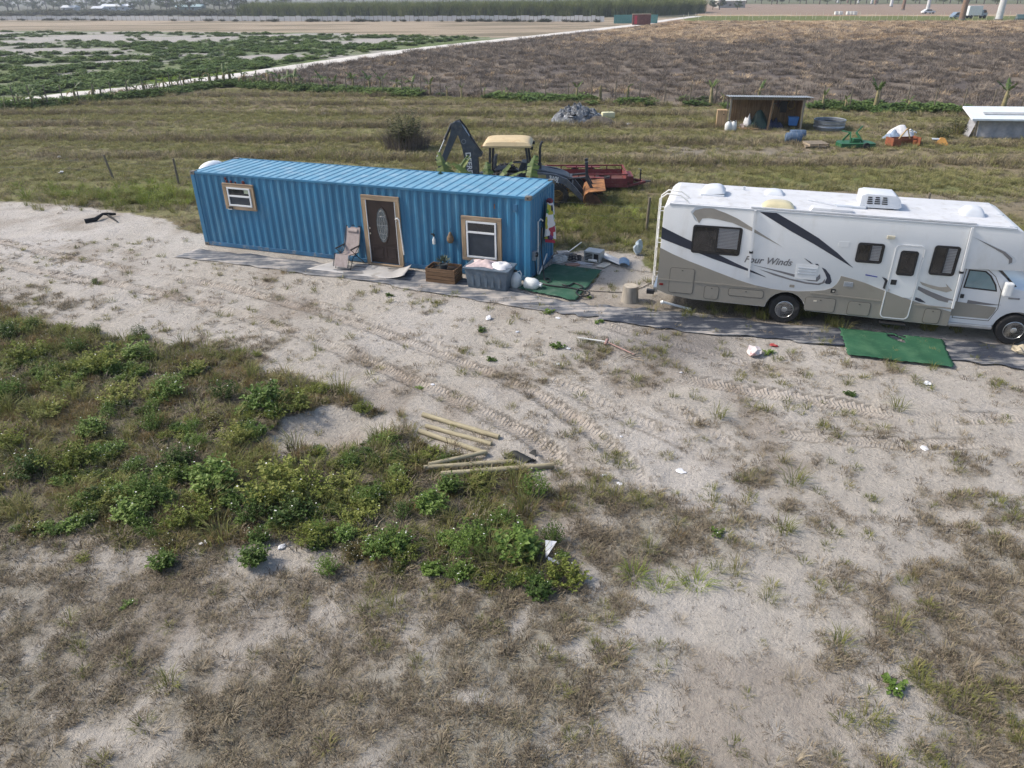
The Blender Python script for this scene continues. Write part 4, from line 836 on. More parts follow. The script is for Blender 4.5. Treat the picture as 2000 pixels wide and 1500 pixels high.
# roof fittings: a along, y across
def dome(a, y, la, ly, h, m, name, z, tilt=0.):
    f = lambda u, v: ((u-.5)*la, (v-.5)*ly, h*(1-abs(2*u-1)**3.0)**.6*(1-abs(2*v-1)**3.0)**.6)
    o = MB().sheet(f, 12, 12).build(name, m, V, smooth=60); o.location = (a, y, z); o.rotation_euler = (0, tilt, 0); return o
RVV = mat('roof_vent_white', (.60,.63,.67), .35, var=.05); zr = lambda a: 3.015-(a+3.1)*.01295
b_ = MB().box(-2.50,-1.88,.98,1.62,zr(-2.2)-.01,zr(-2.2)+.05).build('vent_base', RVV, V, bevel=.02); f_ = dome(-2.18, 1.3, .62, .62, .20, RVV, 'vent_dome', zr(-2.2)+.05, -.10)
b_ = dome(-.62, 1.75, .50, .46, .13, RVV, 'vent_cover', zr(-.6)); dome(-.55, .36, .78, .52, .17, mat('skylight_yellowed', (.55,.50,.33), .35, var=.15), 'skylight', zr(-.5))
MB().box(-1.42,-1.36,1.9,1.96,zr(-1.4)-.01,zr(-1.4)+.10).build('pipe_vent', RVV, V)
MB().prism([(.18,0),(1.20,0),(1.16,.10),(.25,.12)], .14, .42, 'y').build('fridge_roof_vent', RVR, V, bevel=.03, smooth=40).location.z = zr(.7)-.01
MB().box(.85,1.55,.72,.86,zr(1.2)-.005,zr(1.2)+.05).build('roof_antenna', PALE, V, bevel=.015); MB().tube([(.2,1.25,zr(.2)+.02),(.85,.8,zr(.8)+.05)], .012, 6).build('antenna_mast', PALE, V)
acu = MB().prism([(1.42,0),(2.28,0),(2.36,.05),(2.30,.22),(2.18,.32),(1.52,.34),(1.40,.30),(1.40,.02)], .82, 1.56, 'y').build('air_conditioner', RVV, V, bevel=.035, smooth=40); acu.location.z = zr(1.9)+.03
for k in range(4):
    for j in range(3): MB().box(1.55+j*.17, 1.68+j*.17-.012*k, .805, .822, .10+k*.05, .125+k*.05).build('grille_slot', BLACK, acu)
MB().box(1.50,2.20,.9,1.5,zr(1.9)-.02,zr(1.9)+.03).build('mounting_pad', BLACK, V)
dome(3.96, 1.0, .52, .52, .22, RVV, 'vent_dome', zr(3.9)-.005, .05)
for y in (.1, 1.2, 2.2): MB().bar((4.55,y,2.915),(4.72,y,2.90),.04,.02).build('roof_marker', PALE, V)
# ladder at the back
lm_ = MB()
for y in (.16, .56): lm_.tube([(-2.75,y,3.03),(-2.95,y,3.17),(-3.30,y,3.20),(-3.47,y,3.06),(-3.48,y,2.6),(-3.47,y,.70)], .019, 8)
lad = lm_.build('ladder', PVC, V, smooth=60)
for k in range(8): MB().tube([(-3.475,.16,.85+k*.27),(-3.475,.56,.85+k*.27)], .015, 6).build('rung', PVC, lad)
for z in (.95, 1.9, 2.75):
    for y in (.16,.56): MB().tube([(-3.475,y,z),(-3.33,y,z)], .013, 6).build('stand_off', PVC, lad)
# chassis, bumper
MB().box(-3.1, 5.4, .5, 1.9, .44, .60).build('chassis', BLACK, V); MB().box(-3.46,-3.34,.25,2.2,.46,.62).build('rear_bumper', CHROME, V, bevel=.02); MB().box(-3.62,-3.42,.12,.24,.44,.55).build('bumper_tube', BLACK, V)
MB().box(-.75,-.62,.35,.5,.12,.5).build('mud_flap', BLACK, V); MB().box(2.3,2.9,-.12,.14,.30,.34).build('entry_step', BLACK, V, bevel=.01)
MB().box(-3.345,-3.336,.1,.3,1.0,1.3).build('tail_light', MATS['red_lens'], V); MB().box(-3.345,-3.336,RW_-.3,RW_-.1,1.0,1.3).build('tail_light', MATS['red_lens'], V)
# wheels
def wheel(cx, y, r, w, side, name='wheel', parent=None, rim=CHROME, ty=RUBB, cz=None, hub=True):
    cz = r if cz is None else cz
    o = MB().lathe([(r*.58,-w/2),(r*.93,-w/2),(r,-w/2+.03),(r,w/2-.03),(r*.93,w/2),(r*.58,w/2),(r*.58,-w/2)], 28, axis='y').build('tyre', ty, parent, smooth=40); o.name = name
    o.location = (cx, y, cz); s = -1 if side < 0 else 1
    q = s*w/2
    MB().lathe([(r*.60, q*1.0),(r*.57,q*1.04),(r*.54,q*.9),(r*.46,q*.62),(r*.30,q*.70),(r*.22,q*.98),(r*.12,q*1.04),(.0,q*1.05)], 24, axis='y').build('rim', rim, o, smooth=40)
    if hub:
        for k in range(8):
            a = k*math.pi/4; MB().cyl((r*.38*math.cos(a), q*.66, r*.38*math.sin(a)), (r*.38*math.cos(a), q*.78, r*.38*math.sin(a)), r*.055, n=8).build('hand_hole', BLACK, o)
    return o
for y, s in ((.16, -1), (RW_-.16, 1), (.46, -1), (RW_-.46, 1)):
    wheel(0, y, .385, .24, s, parent=V, hub=s*(y-RW_/2) > .9)
for y, s in ((.20, -1), (RW_-.20, 1)): wheel(5.33, y, .385, .25, s, parent=V)
# cab
CABW = mat('cab_white', (.66,.68,.71), rough=.25, var=.03, scale=1.5, coat=.3)
cy0, cy1 = .10, RW_-.10
cprof = [(3.852,.40),(4.78,.42)] + [(p[0]+5.33, p[1]) for p in arc(0, .47, .45)] + [(5.95,.5),(6.12,.62),(6.14,1.05),(6.0,1.22),(5.5,1.36),(5.08,1.44),(4.84,1.66),(4.56,1.90),(4.3,1.875),(3.852,1.855)]
MB().prism(cprof, cy0, cy1).build('cab', CABW, V, bevel=.03, smooth=35)
MB().prism([(3.87,.62),(4.72,.62),(4.80,.80),(4.82,.93),(3.87,1.0)], cy0-.006, cy0+.004).build('cab_lower_panel', RVB, V)
cd = ring(MB(), [(3.93,.56),(4.74,.56),(4.86,.9),(4.82,1.34),(4.60,1.70),(4.40,1.86),(3.93,1.86)], [(3.945,.575),(4.73,.575),(4.845,.9),(4.805,1.335),(4.59,1.69),(4.395,1.845),(3.945,1.845)], cy0-.005, cy0+.003).build('cab_door', SEAL, V)
gw = [(3.98,1.36),(4.72,1.33),(4.66,1.50),(4.50,1.72),(4.36,1.82),(3.99,1.83)]
gwi = [(4.01,1.39),(4.68,1.365),(4.625,1.49),(4.47,1.70),(4.35,1.79),(4.02,1.80)]
ring(MB(), gw, gwi, cy0-.010, cy0+.003).build('window_rubber', BLACK, cd); MB().prism(gwi, cy0-.006, cy0+.002).build('cab_window', mat('cab_glass', (.16,.25,.28), rough=.05, spec=.9, var=.2, scale=2), cd)
MB().box(3.97, 4.05, cy0-.03, cy0, 1.10, 1.20).build('door_handle', BLACK, cd, bevel=.01)
MB().prism([(4.16,1.06),(4.6,1.02),(4.9,1.0),(4.6,.97),(4.16,.97)], cy0-.006, cy0).build('stripe', GREYD, cd)
MB().box(3.87, 4.84, cy0-.06, cy0+.1, .36, .45).build('running_board', mat('brushed_alloy', (.5,.5,.5), .4, metal=.7), V, bevel=.02)
mr = MB().box(4.80, 4.98, cy0-.22, cy0-.04, 1.28, 1.62).build('wing_mirror', RVW, V, bevel=.04); MB().box(4.84, 4.90, cy0-.08, cy0+.06, 1.38, 1.46).build('mirror_arm', BLACK, mr)
MB().prism([(5.13,1.462),(5.06,1.455),(4.60,1.885),(4.66,1.89)], cy0+.08, cy1-.08).build('windscreen', RVGL, V)
for y in (cy0+.12, cy1-.35): MB().box(6.10,6.16,y,y+.24,.85,1.05).build('headlamp', CHROME, V, bevel=.02)
MB().box(6.05,6.22,cy0-.02,cy1+.02,.5,.68).build('front_bumper', CHROME, V, bevel=.03); MB().box(6.13,6.15,.75,RW_-.75,.75,1.05).build('grille', BLACK, V)
MB().box(5.00, 5.24, cy0-.012, cy0+.002, 1.17, 1.21).build('fender_badge', mat('badge_grey', (.28,.29,.31), .35, metal=.5, var=.3, scale=20), V)
# ---- green carpet by its door, with a worn-through patch
GR2 = mat('green_carpet_bright', (.030,.098,.056), rough=.95, var=.15, scale=1.3, dirt=((.07,.16,.09), .5, 1.6), bump=.3, bscale=60, spec=.1)
hole = lambda u, v: ((u-.56)/.10)**2 + ((v-.86)/.20)**2 < .55+.5*math.sin(u*37+v*23)
quadsheet('carpet', [(1655,698),(1862,722),(1838,668),(1638,645)], GR2, 'bright green carpet with a worn-through patch below the motorhome door', 'carpet', z=.075, nu=40, nv=26, hole=hole)
a, b = gp(1296, 590, .30), gp(1344, 603, .06)
pe = thing('sewer_pipe', 'short white elbowed pipe on the ground under the motorhome tail', 'pipe', (0,0,0)); pe.location = (b.x, b.y, 0)
MB().tube([(a.x-b.x, a.y-b.y, .30), (0, 0, .06)], .035, 10).build('pipe_run', PVC, pe, smooth=50); MB().tube([(a.x-b.x-.07, a.y-b.y+.02, .28), (a.x-b.x, a.y-b.y, .31)], .05, 10).build('elbow', PVC, pe, smooth=50); MB().tube([(-.03,.01,.065),(.05,-.02,.05),(.06,-.02,-.01)], .045, 10).build('foot_elbow', PVC, pe, smooth=50)
rk = crumple('rock', 1992, 690, .16, .2, mat('pale_rock', (.42,.37,.28), .9, var=.2, scale=6), 'pale rounded rock beside the front wheel of the motorhome', 'rock', 17)
# ================================================================ BACKHOE LOADER
SLATE = mat('faded_slate_paint', (.055,.070,.090), rough=.55, var=.25, scale=4, dirt=((.16,.15,.13), .35, 5)); SLATE2 = mat('dark_slate_paint', (.035,.042,.054), rough=.5, var=.25, scale=4, dirt=((.14,.12,.10), .3, 6))
YEL = mat('faded_yellow_paint', (.58,.38,.14), rough=.5, var=.12, scale=3, dirt=((.30,.14,.05), .22, 4.)); YELC = mat('canopy_yellow', (.58,.46,.27), rough=.5, var=.10, scale=2, dirt=((.34,.17,.06), .15, 2.6))
RUSTO = mat('orange_rust', (.30,.135,.05), rough=.9, var=.45, scale=4, dirt=((.09,.05,.035), .6, 3), bump=.3); STEEL = mat('cylinder_rod', (.55,.57,.60), .25, metal=.9, var=.1); LETW = mat('white_letter', (.72,.73,.74), .5, var=.06)
B = thing('backhoe_loader', 'weathered yellow-roofed backhoe loader with raised dark boom behind the container', 'backhoe', (0, 30.95, 0), -.085)
def bh(poly, y0, y1, name, m, bev=.012, parent=None): return MB().prism(poly, y0, y1).build(name, m, parent or B, bevel=bev)
bh([(-1.2,.55),(2.5,.50),(2.55,.86),(.65,.95),(-1.1,1.0)], -.38, .38, 'chassis', YEL)
bh([(.70,.92),(2.45,.86),(2.50,1.12),(2.2,1.22),(.85,1.50),(.66,1.46)], -.40, .40, 'bonnet', SLATE, .04)
bh([(2.50,.60),(2.62,.60),(2.62,1.10),(2.50,1.10)], -.36, .36, 'radiator_grille', SLATE2)
bh([(-1.0,1.0),(.68,1.0),(.68,1.06),(-1.0,1.06)], -.75, .75, 'platform', SLATE2)
bh([(.40,1.06),(.68,1.06),(.72,1.66),(.52,1.68),(.40,1.4)], -.34, .34, 'dashboard', SLATE2, .03); MB().lathe([(.19,-.012),(.21,0),(.19,.012),(.17,0),(.19,-.012)], 18).build('steering_wheel', BLACK, B, smooth=50).location = (.34, 0, 1.62)
st_ = bh([(-.62,1.30),(-.08,1.34),(-.06,1.46),(-.6,1.42)], -.26, .26, 'seat', mat('seat_grey', (.09,.10,.12), .7, var=.3), .05); bh([(-.66,1.40),(-.56,1.42),(-.50,1.92),(-.62,1.92)], -.25, .25, 'seat_back', MATS['seat_grey'], .05, st_); bh([(-.48,1.06),(-.22,1.06),(-.24,1.32),(-.46,1.32)], -.14, .14, 'pedestal', BLACK, .01, st_)
for s in (-1, 1): bh([(-1.0,.90),(-.55,1.20),(.25,1.20),(.55,1.0),(.50,.93),(.2,1.12),(-.5,1.12),(-.92,.86)], s*.62-(.28 if s < 0 else -.0), s*.62+(.0 if s < 0 else .28), 'mudguard', SLATE)
for x0, x1 in ((-.78, -.72), (.74, .92)):
    for s in (-1, 1): MB().bar((x0 if x0 < 0 else .90, s*.62, 1.05), (x1 if x0 < 0 else .72, s*.62, 2.36), .09, .09, up=(1,0,0)).build('canopy_post', SLATE2, B, bevel=.01)
cp = MB(); cn = 14
cp.sheet(lambda u, v: (-1.02+1.98*u, -.80+1.60*v, 2.40+.22*(1-abs(2*u-1)**5)**.5*(1-abs(2*v-1)**5)**.5+.012*math.sin(v*44)), 22, 24).add([(-1.02,-.80,2.40),(.96,-.80,2.40),(.96,.80,2.40),(-1.02,.80,2.40),(-1.0,-.78,2.33),(.94,-.78,2.33),(.94,.78,2.33),(-1.0,.78,2.33)], [(0,1,5,4),(1,2,6,5),(2,3,7,6),(3,0,4,7),(4,5,6,7)])
can = cp.build('canopy', YELC, B, smooth=45)
for s in (-1, 1): MB().box(-1.06,-.86,s*.70-.09,s*.70+.09,2.345,2.42).build('work_lamp', RUSTO, can, bevel=.02); MB().box(.9,1.02,s*.60-.08,s*.60+.08,2.24,2.36).build('work_lamp', BLACK, can, bevel=.02)
MB().tube([(1.26,-.1,1.4),(1.27,-.1,2.2),(1.30,-.1,2.36),(1.36,-.1,2.47)], .05, 10).build('exhaust_stack', SLATE2, B, smooth=50); MB().cyl((1.26,-.1,1.40),(1.26,-.1,1.62),.085,n=12).build('muffler', SLATE2, B, smooth=50)
MB().tube([(.98,-.60,1.62),(1.02,-.72,1.9),(.98,-.78,2.12),(.94,-.64,2.2)], .012, 6).build('mirror_bracket', BLACK, B)
def bwheel(cx, y, r, w, rimm):
    o = MB().lathe([(r*.55,-w/2),(r*.90,-w/2),(r*.96,-w*.40),(r*.96,w*.40),(r*.90,w/2),(r*.55,w/2),(r*.55,-w/2)], 30, axis='y').build('wheel', RUBB, B, smooth=40); o.location = (cx, y, r)
    for k in range(22):
        a = k*2*math.pi/22
        for s in (-1, 1):
            m = MB(); m.M = Matrix.Rotation(-(a+(.14 if s > 0 else 0)), 4, 'Y'); m.bar((r*.965, .02*s, 0), (r*.955, s*w*.47, r*.10), .05, .06, up=(1,0,0)); m.build('lug', RUBB, o)
    for s in (-1, 1):
        q = s*w/2; MB().lathe([(r*.57,q),(r*.54,q*.9),(r*.40,q*.55),(r*.2,q*.5),(r*.16,q*.8),(.0,q*.82)], 20, axis='y').build('rim', rimm, o, smooth=40)
for s in (-1, 1): bwheel(-.25, s*.86, .70, .44, YEL); bwheel(2.02, s*.80, .46, .30, YEL)
MB().box(1.9,2.14,-.66,.66,.36,.54).build('front_axle', YEL, B); MB().box(-.4,-.1,-.66,.66,.5,.85).build('rear_axle', YEL, B)
# loader arms
for s in (-1, 1):
    y0, y1 = (s*.66-.06, s*.66+.06)
    ARMM = mat('arm_slate_paint', (.085,.10,.125), rough=.5, var=.25, scale=4, dirt=((.2,.19,.17), .35, 5)); arm = bh([(.80,1.10),(.78,1.34),(1.30,1.36),(1.95,1.28),(2.40,1.10),(2.75,.78),(3.22,.22),(3.12,.12),(2.55,.66),(2.25,.88),(1.85,1.02),(1.3,1.10)], y0, y1, 'loader_arm', ARMM)
    bh([(.74,.7),(.98,.7),(.98,1.40),(.76,1.40)], y0+.005*s, y1+.005*s, 'arm_tower', YEL)
    if s < 0:
        for (txt, a, z, sz, rot) in (('310J', 1.66, 1.09, .22, -.17),):
            me = text_mesh(txt, sz, 0, .010, .004); me.materials.append(LETW); o = link('lettering', me, arm); o.location = (a, y0-.004, z); o.rotation_euler = (R(90), -rot, 0)
        MB().prism([(1.22,1.14),(1.55,1.13),(1.55,1.26),(1.22,1.27)], y0-.006, y0+.004).build('warning_label', mat('label_tan', (.30,.27,.14), .6, var=.2), arm)
        MB().prism([(1.95,.965),(2.08,.935),(2.08,.955),(1.95,.985)], y0-.006, y0+.004).build('underline_decal', LETW, arm)
    MB().cyl((1.1,s*.55,.85),(1.85,s*.55,.80),.05).build('lift_cylinder', SLATE2, B); MB().cyl((1.85,s*.55,.80),(2.6,s*.55,.70),.028).build('lift_rod', STEEL, B)
    MB().bar((3.18,s*.36,1.72),(3.22,s*.36,.98),.12,.12,up=(1,0,0)).build('bucket_lever', SLATE2, B, bevel=.01); MB().bar((3.22,s*.36,1.05),(3.62,s*.36,.34),.07,.12,up=(1,0,0)).build('bucket_link', SLATE2, B); MB().cyl((2.35,s*.36,1.02),(3.2,s*.36,1.1),.045).build('tilt_cylinder', SLATE2, B)
MB().cyl((2.6,-.66,.80),(2.6,.66,.80),.07).build('cross_tube', SLATE, B)
# front bucket, tipped forward and rusty
bo = [(3.18,.10),(3.10,.42),(3.22,.62),(3.60,.60),(4.18,.86),(4.20,.82),(3.66,.53),(3.26,.55),(3.17,.40),(3.24,.14),(3.95,-.0),(4.0,.02),(3.95,-.04)]
bk = MB().prism([(3.18,.02),(3.08,.30),(3.14,.55),(3.30,.66),(3.36,.62),(3.22,.52),(3.17,.30),(3.26,.08),(4.06,.05),(4.06,.0)], -1.08, 1.08).build('bucket', RUSTO, B)
for y in (-1.08, 1.055): MB().prism([(3.18,.02),(3.08,.30),(3.14,.55),(3.30,.66),(3.62,.52),(4.08,.02)], y, y+.025).build('bucket_side', mat('bucket_dark_rust', (.09,.045,.03), .9, var=.5, scale=5), bk)
MB().add([(3.28,-1.06,.66),(3.28,1.06,.66),(3.98,1.06,.74),(3.98,-1.06,.74),(3.28,-1.06,.63),(3.28,1.06,.63),(3.98,1.06,.705),(3.98,-1.06,.705)], [(0,1,2,3),(7,6,5,4),(0,3,7,4),(1,5,6,2),(3,2,6,7),(0,4,5,1)]).build('bucket_plate', RUSTO, bk)
for k in range(7): MB().box(4.05,4.20,-1.0+k*.32,-.9+k*.32,.0,.04).build('tooth', RUSTO, bk)
# backhoe: swing post, boom, dipper, bucket, rams
bh([(-1.42,.35),(-1.05,.35),(-1.05,1.25),(-1.42,1.1)], -.28, .28, 'swing_frame', SLATE2)
bm_ = [(-1.30,.80),(-1.78,.90),(-1.84,1.25),(-1.86,1.7),(-1.93,2.15),(-2.05,2.62),(-2.26,3.08),(-2.26,3.20),(-2.12,3.26),(-1.96,3.20),(-1.80,2.92),(-1.55,2.55),(-1.30,2.22),(-1.10,1.98),(-1.14,1.86),(-1.30,1.84),(-1.28,1.4)]
boom = bh(bm_, -.15, .15, 'boom', SLATE, .015)
me = text_mesh('DEERE', .30, 0, .008, .004); me.materials.append(LETW); o = link('lettering', me, boom); o.location = (-1.80, -.154, 2.03); o.rotation_euler = (R(90), R(86), 0)
ring(MB(), [(-1.86+.10*math.cos(k*.524), 2.46+.10*math.sin(k*.524)) for k in range(12)], [(-1.86+.075*math.cos(k*.524), 2.46+.075*math.sin(k*.524)) for k in range(12)], -.157, -.149).build('round_emblem', mat('emblem_grey', (.2,.22,.24), .5), boom)
dip = bh([(-2.30,3.18),(-2.10,3.22),(-1.98,3.08),(-2.02,2.92),(-2.14,2.66),(-2.78,1.40),(-2.90,1.22),(-3.02,1.26),(-2.98,1.45),(-2.42,2.72),(-2.36,3.0)], -.125, .125, 'dipper_arm', SLATE, .012)
MB().cyl((-2.34,-.05,3.14),(-2.66,-.05,2.52),.055).build('ram_barrel', SLATE2, dip, smooth=50); MB().cyl((-2.66,-.05,2.52),(-3.06,-.05,1.72),.030).build('ram_rod', STEEL, dip, smooth=50)
MB().bar((-3.08,-.0,1.74),(-2.88,0,1.60),.2,.07).build('bucket_crank', SLATE2, dip)
MB().cyl((-1.93,-.04,3.10),(-1.60,-.04,2.62),.032).build('boom_rod', STEEL, boom, smooth=50); MB().cyl((-1.62,-.04,2.66),(-1.18,-.04,2.02),.062).build('boom_barrel', SLATE2, boom, smooth=50)
for k in range(3): MB().tube([(-1.25,-.10+k*.1,1.9),(-1.45,-.12+k*.1,2.45),(-1.75,-.12+k*.1,2.98),(-2.0,-.1+k*.1,3.29),(-2.2,-.1+k*.1,3.24)], .014, 6).build('hydraulic_hose', BLACK, boom)
rb = MB().prism([(-3.06,1.30),(-2.82,1.22),(-2.62,.95),(-2.62,.60),(-2.80,.40),(-3.0,.36),(-2.78,.62),(-2.80,.92),(-3.02,1.05)], -.30, .30).build('digging_bucket', SLATE2, B)
for k in range(4): MB().box(-3.12,-2.98,-.28+k*.17,-.22+k*.17,.34,.38).build('tooth', STEEL, rb)
for s in (-1, 1):
    MB().bar((-1.15,s*.5,.95),(-1.25,s*.95,.10),.10,.14).build('stabiliser_leg', SLATE2, B); MB().box(-1.42,-1.08,s*.95-.16,s*.95+.16,.0,.06).build('stabiliser_pad', SLATE2, B)
# ================================================================ RED TRAILER
TRD = mat('trailer_maroon', (.17,.034,.036), rough=.6, var=.25, scale=4, dirt=((.22,.14,.11), .35, 5)); TRW = wood('trailer_boards', (.13,.055,.05), axis=0)
T = thing('utility_trailer', 'maroon flatbed utility trailer with rail sides parked behind the loader bucket', 'trailer', (3.75, 33.3, 0), -.03)
tx0, tx1, ty0, ty1, tf, tr_ = -2.1, 1.42, -.98, .98, .34, .80
for k in range(8): MB().box(tx0+.02, tx1-.02, ty0+.03+k*.2425, ty0+.03+k*.2425+.235, tf-.04, tf).build('floor_board', TRW, T)
MB().box(tx0, tx1, ty0-.03, ty0+.025, tf-.12, tf-.005).build('side_beam', TRD, T); MB().box(tx0, tx1, ty1-.025, ty1+.03, tf-.12, tf-.005).build('side_beam', TRD, T)
MB().box(tx0, tx1, ty0-.02, ty0+.01, tf+.0, tf+.26).build('side_panel', TRD, T); MB().box(tx0, tx1, ty1-.01, ty1+.02, tf+.0, tf+.26).build('side_panel', TRD, T); MB().box(tx1-.01, tx1+.02, ty0+.01, ty1-.01, tf, tf+.26).build('front_panel', TRD, T)
for y in (ty0, ty1): MB().box(tx0, tx1, y-.03, y+.03, tr_-.06, tr_).build('top_rail', TRD, T, bevel=.006)
MB().box(tx1-.03, tx1+.03, ty0+.03, ty1-.03, tr_-.06, tr_).build('top_rail', TRD, T, bevel=.006); MB().box(tx0-.03, tx0+.03, ty0+.03, ty1-.03, tr_-.06, tr_).build('top_rail', TRD, T, bevel=.006)
for k in range(6):
    for y in (ty0, ty1): MB().box(tx0+k*.70-.02, tx0+k*.70+.03, y-.022, y+.022, tf-.1, tr_-.06).build('stake', TRD, T)
MB().bar((tx1, ty0+.1, tf-.10),(tx1+.95,-.03,tf-.10),.08,.10).build('tongue_beam', TRD, T); MB().bar((tx1, ty1-.1, tf-.10),(tx1+.95,.03,tf-.10),.08,.10).build('tongue_beam', TRD, T); MB().bar((tx1+.8,0,tf-.08),(tx1+1.2,0,tf-.08),.07,.08).build('coupler', CASTM, T)
MB().cyl((tx1+.72,0,.0),(tx1+.72,0,.78),.032).build('jack_post', BLACK, T); MB().tube([(tx1+.70,-.02,.80),(tx1+.60,-.12,.83)], .012, 6).build('jack_crank', STEEL, T)
MB().box(tx1+.02, tx1+.34, -.55, .55, tf-.06, tf+.26).build('tool_box', TRD, T, bevel=.02)
for y in (ty0-.15, ty1+.15):
    for cx in (-.75, .0):
        o = MB().lathe([(.19,-.1),(.30,-.1),(.32,-.07),(.32,.07),(.30,.1),(.19,.1),(.19,-.1)], 20, axis='y').build('wheel', RUBB, T, smooth=40); o.location = (cx, y, .32); MB().lathe([(.19,-.09),(.12,-.05),(.0,-.05)], 14, axis='y').build('rim', PALE, o)
    MB().box(-1.15,.40,y-.12,y+.12,.66,.69).build('mudguard', TRD, T, bevel=.01)
tg = gp(1195, 342, .4); t_ = MB().lathe([(.20,-.09),(.30,-.09),(.33,-.05),(.33,.05),(.30,.09),(.20,.09),(.20,-.09)], 20).build('spare_tyre', RUBB, smooth=40); t_.location = (4.2, 33.2, tf+.09); tag(t_, 'loose black tyre lying flat in the maroon trailer', 'tyre')
wp = MB().box(-.3, .3, -.08, .08, 0, .02).build('white_board', WHITE, bevel=.004); wp.location = (4.4, 32.55, tf+.005); tag(wp, 'short white board lying in the maroon trailer', 'board')
# ================================================================ OPEN SHED AND THE THINGS AROUND IT
SW = wood('shed_boards', (.185,.115,.065), axis=2); SG = wood('shed_grey_posts', (.24,.22,.19), axis=2); SB = wood('shed_brown_post', (.25,.16,.09), axis=2)
SROOF = mat('galvanised_roof', (.30,.32,.34), .4, metal=.5, var=.2, scale=2, dirt=((.22,.2,.18), .4, 3))
S0 = gp(1420, 253); yaw_s = -.19
S = thing('open_shed', 'open-front wooden tool shed with flat metal roof at the pasture edge', 'shed', S0, yaw_s)
def spt(a, d, z=0): return Vector((S0.x+a*math.cos(yaw_s)-d*math.sin(yaw_s), S0.y+a*math.sin(yaw_s)+d*math.cos(yaw_s), z))
for a, m, x2 in ((.06, SG, -.02), (2.42, SB, .05), (4.42, SG, .02)): MB().bar((a+x2, .05, -.05), (a+(.15 if m is SB else 0), .05, 1.86), .11, .11, up=(1,0,0)).build('post', m, S, bevel=.01)
for a in (.06, 4.42): MB().bar((a, 2.3, -.05), (a, 2.3, 1.70), .10, .10, up=(1,0,0)).build('post', SG, S)
nb = 30
for k in range(nb): MB().box(.32+k*.137, .32+k*.137+.130, 2.20+random.uniform(-.006,.006), 2.225, .04, 1.68+random.uniform(-.02,.02)).build('wall_board', SW, S)
for k in range(9): MB().box(4.39, 4.415, .45+k*.195, .45+k*.195+.185, .04, 1.75-k*.012).build('wall_board', SW, S)
MB().box(.02, 4.75, .0, .05, 1.80, 1.93).build('front_beam', SG, S); MB().box(-.02, 4.62, 2.26, 2.31, 1.60, 1.72).build('rear_beam', SG, S)
for k in range(6): MB().bar((.1+k*.9, -.15, 1.915), (.1+k*.9, 2.45, 1.70), .05, .09).build('rafter', SG, S)
for k in range(6):
    a0 = -.12+k*.84; rr_ = corrug(.86, .076*2, .022, 0, 0, a0, fl=.2, sl=.3)
    vs = [(a, -.28, 1.985+d) for a, d in rr_]+[(a, 2.55, 1.755+d) for a, d in rr_]; n = len(rr_)
    o = MB().add(vs, [(i, i+1, n+i+1, n+i) for i in range(n-1)]).build('roof_sheet', SROOF, S); o.location.z = .003*(k % 2); o.modifiers.new('thick', 'SOLIDIFY').thickness = .004
# goods in the shed
def put(o, a, d, z=0., rz=0.): o.location = spt(a, d, z); o.rotation_euler = (0, 0, yaw_s+rz); return o
cr = put(thing('plywood_crate', 'tall pale plywood crate standing against the left shed post', 'crate'), -.36, .9)
PLY = wood('pale_plywood', (.42,.29,.17), axis=2)
for x0, x1, y0, y1 in ((-.30,.30,-.30,-.28),(-.30,.30,.28,.30),(-.30,-.28,-.279,.279),(.28,.30,-.279,.279)): MB().box(x0,x1,y0,y1,.0,1.05).build('panel', PLY, cr)
MB().box(-.31,.31,-.31,.31,1.051,1.075).build('lid', PLY, cr); MB().cyl((.10,-.302,.82),(.10,-.30,.82),.04).build('hand_hole', BLACK, cr)
GREENT = mat('dark_green_tarp', (.014,.042,.036), .5, var=.3, scale=4); NAVYT = mat('navy_fabric', (.018,.024,.055), .8, var=.4, scale=5); BLUEB = mat('blue_plastic', (.045,.16,.42), .45, var=.15)
def lump(name, a, d, rx, ry, h, m, label, cat, sd, z=0.):
    o = MB().sheet(heap(rx, ry, h, sd), 16, 12).build(name, m, smooth=55); put(o, a, d, z); return tag(o, label, cat)
lump('green_tarp', 1.95, .95, .62, .5, .95, GREENT, 'dark green tarpaulin covered heap in the open shed', 'tarpaulin', 2.)
lump('white_sack', 1.32, 1.0, .26, .3, .75, WC, 'bulging white sack beside the green tarpaulin', 'sack', 5.)
lump('navy_bundle', 2.95, .75, .5, .45, .62, NAVYT, 'dark navy bundle of cloth in the middle of the shed', 'bundle', 7.)
lump('pink_sack', .95, .75, .30, .25, .22, PK, 'small pale pink sack on the shed floor', 'sack', 3.)
for nm, a, d, lb in (('water_jug', .02, -.30, 'white plastic jug in front of the left shed post'), ('water_jug', .34, -.22, 'pale square-shouldered jug right of the left shed post')):
    j = jug(lb, spt(a, d), .4, 1.35)
bb = put(thing('blue_bin', 'bright blue plastic bin by the right shed post', 'bin'), 4.05, .75)
vs = [(-.24,-.2,.22),(.24,-.2,.22),(.24,.2,.22),(-.24,.2,.22),(-.30,-.25,.70),(.30,-.25,.70),(.30,.25,.70),(-.30,.25,.70)]
MB().add(vs, [(3,2,1,0),(0,1,5,4),(1,2,6,5),(2,3,7,6),(3,0,4,7)]).build('tub', BLUEB, bb, bevel=.02); MB().box(-.31,.31,-.26,.26,.70,.74).build('lid', BLUEB, bb, bevel=.01)
for x in (-.2,.2):
    for y in (-.16,.16): MB().box(x-.02,x+.02,y-.02,y+.02,0,.22).build('leg', BLACK, bb)
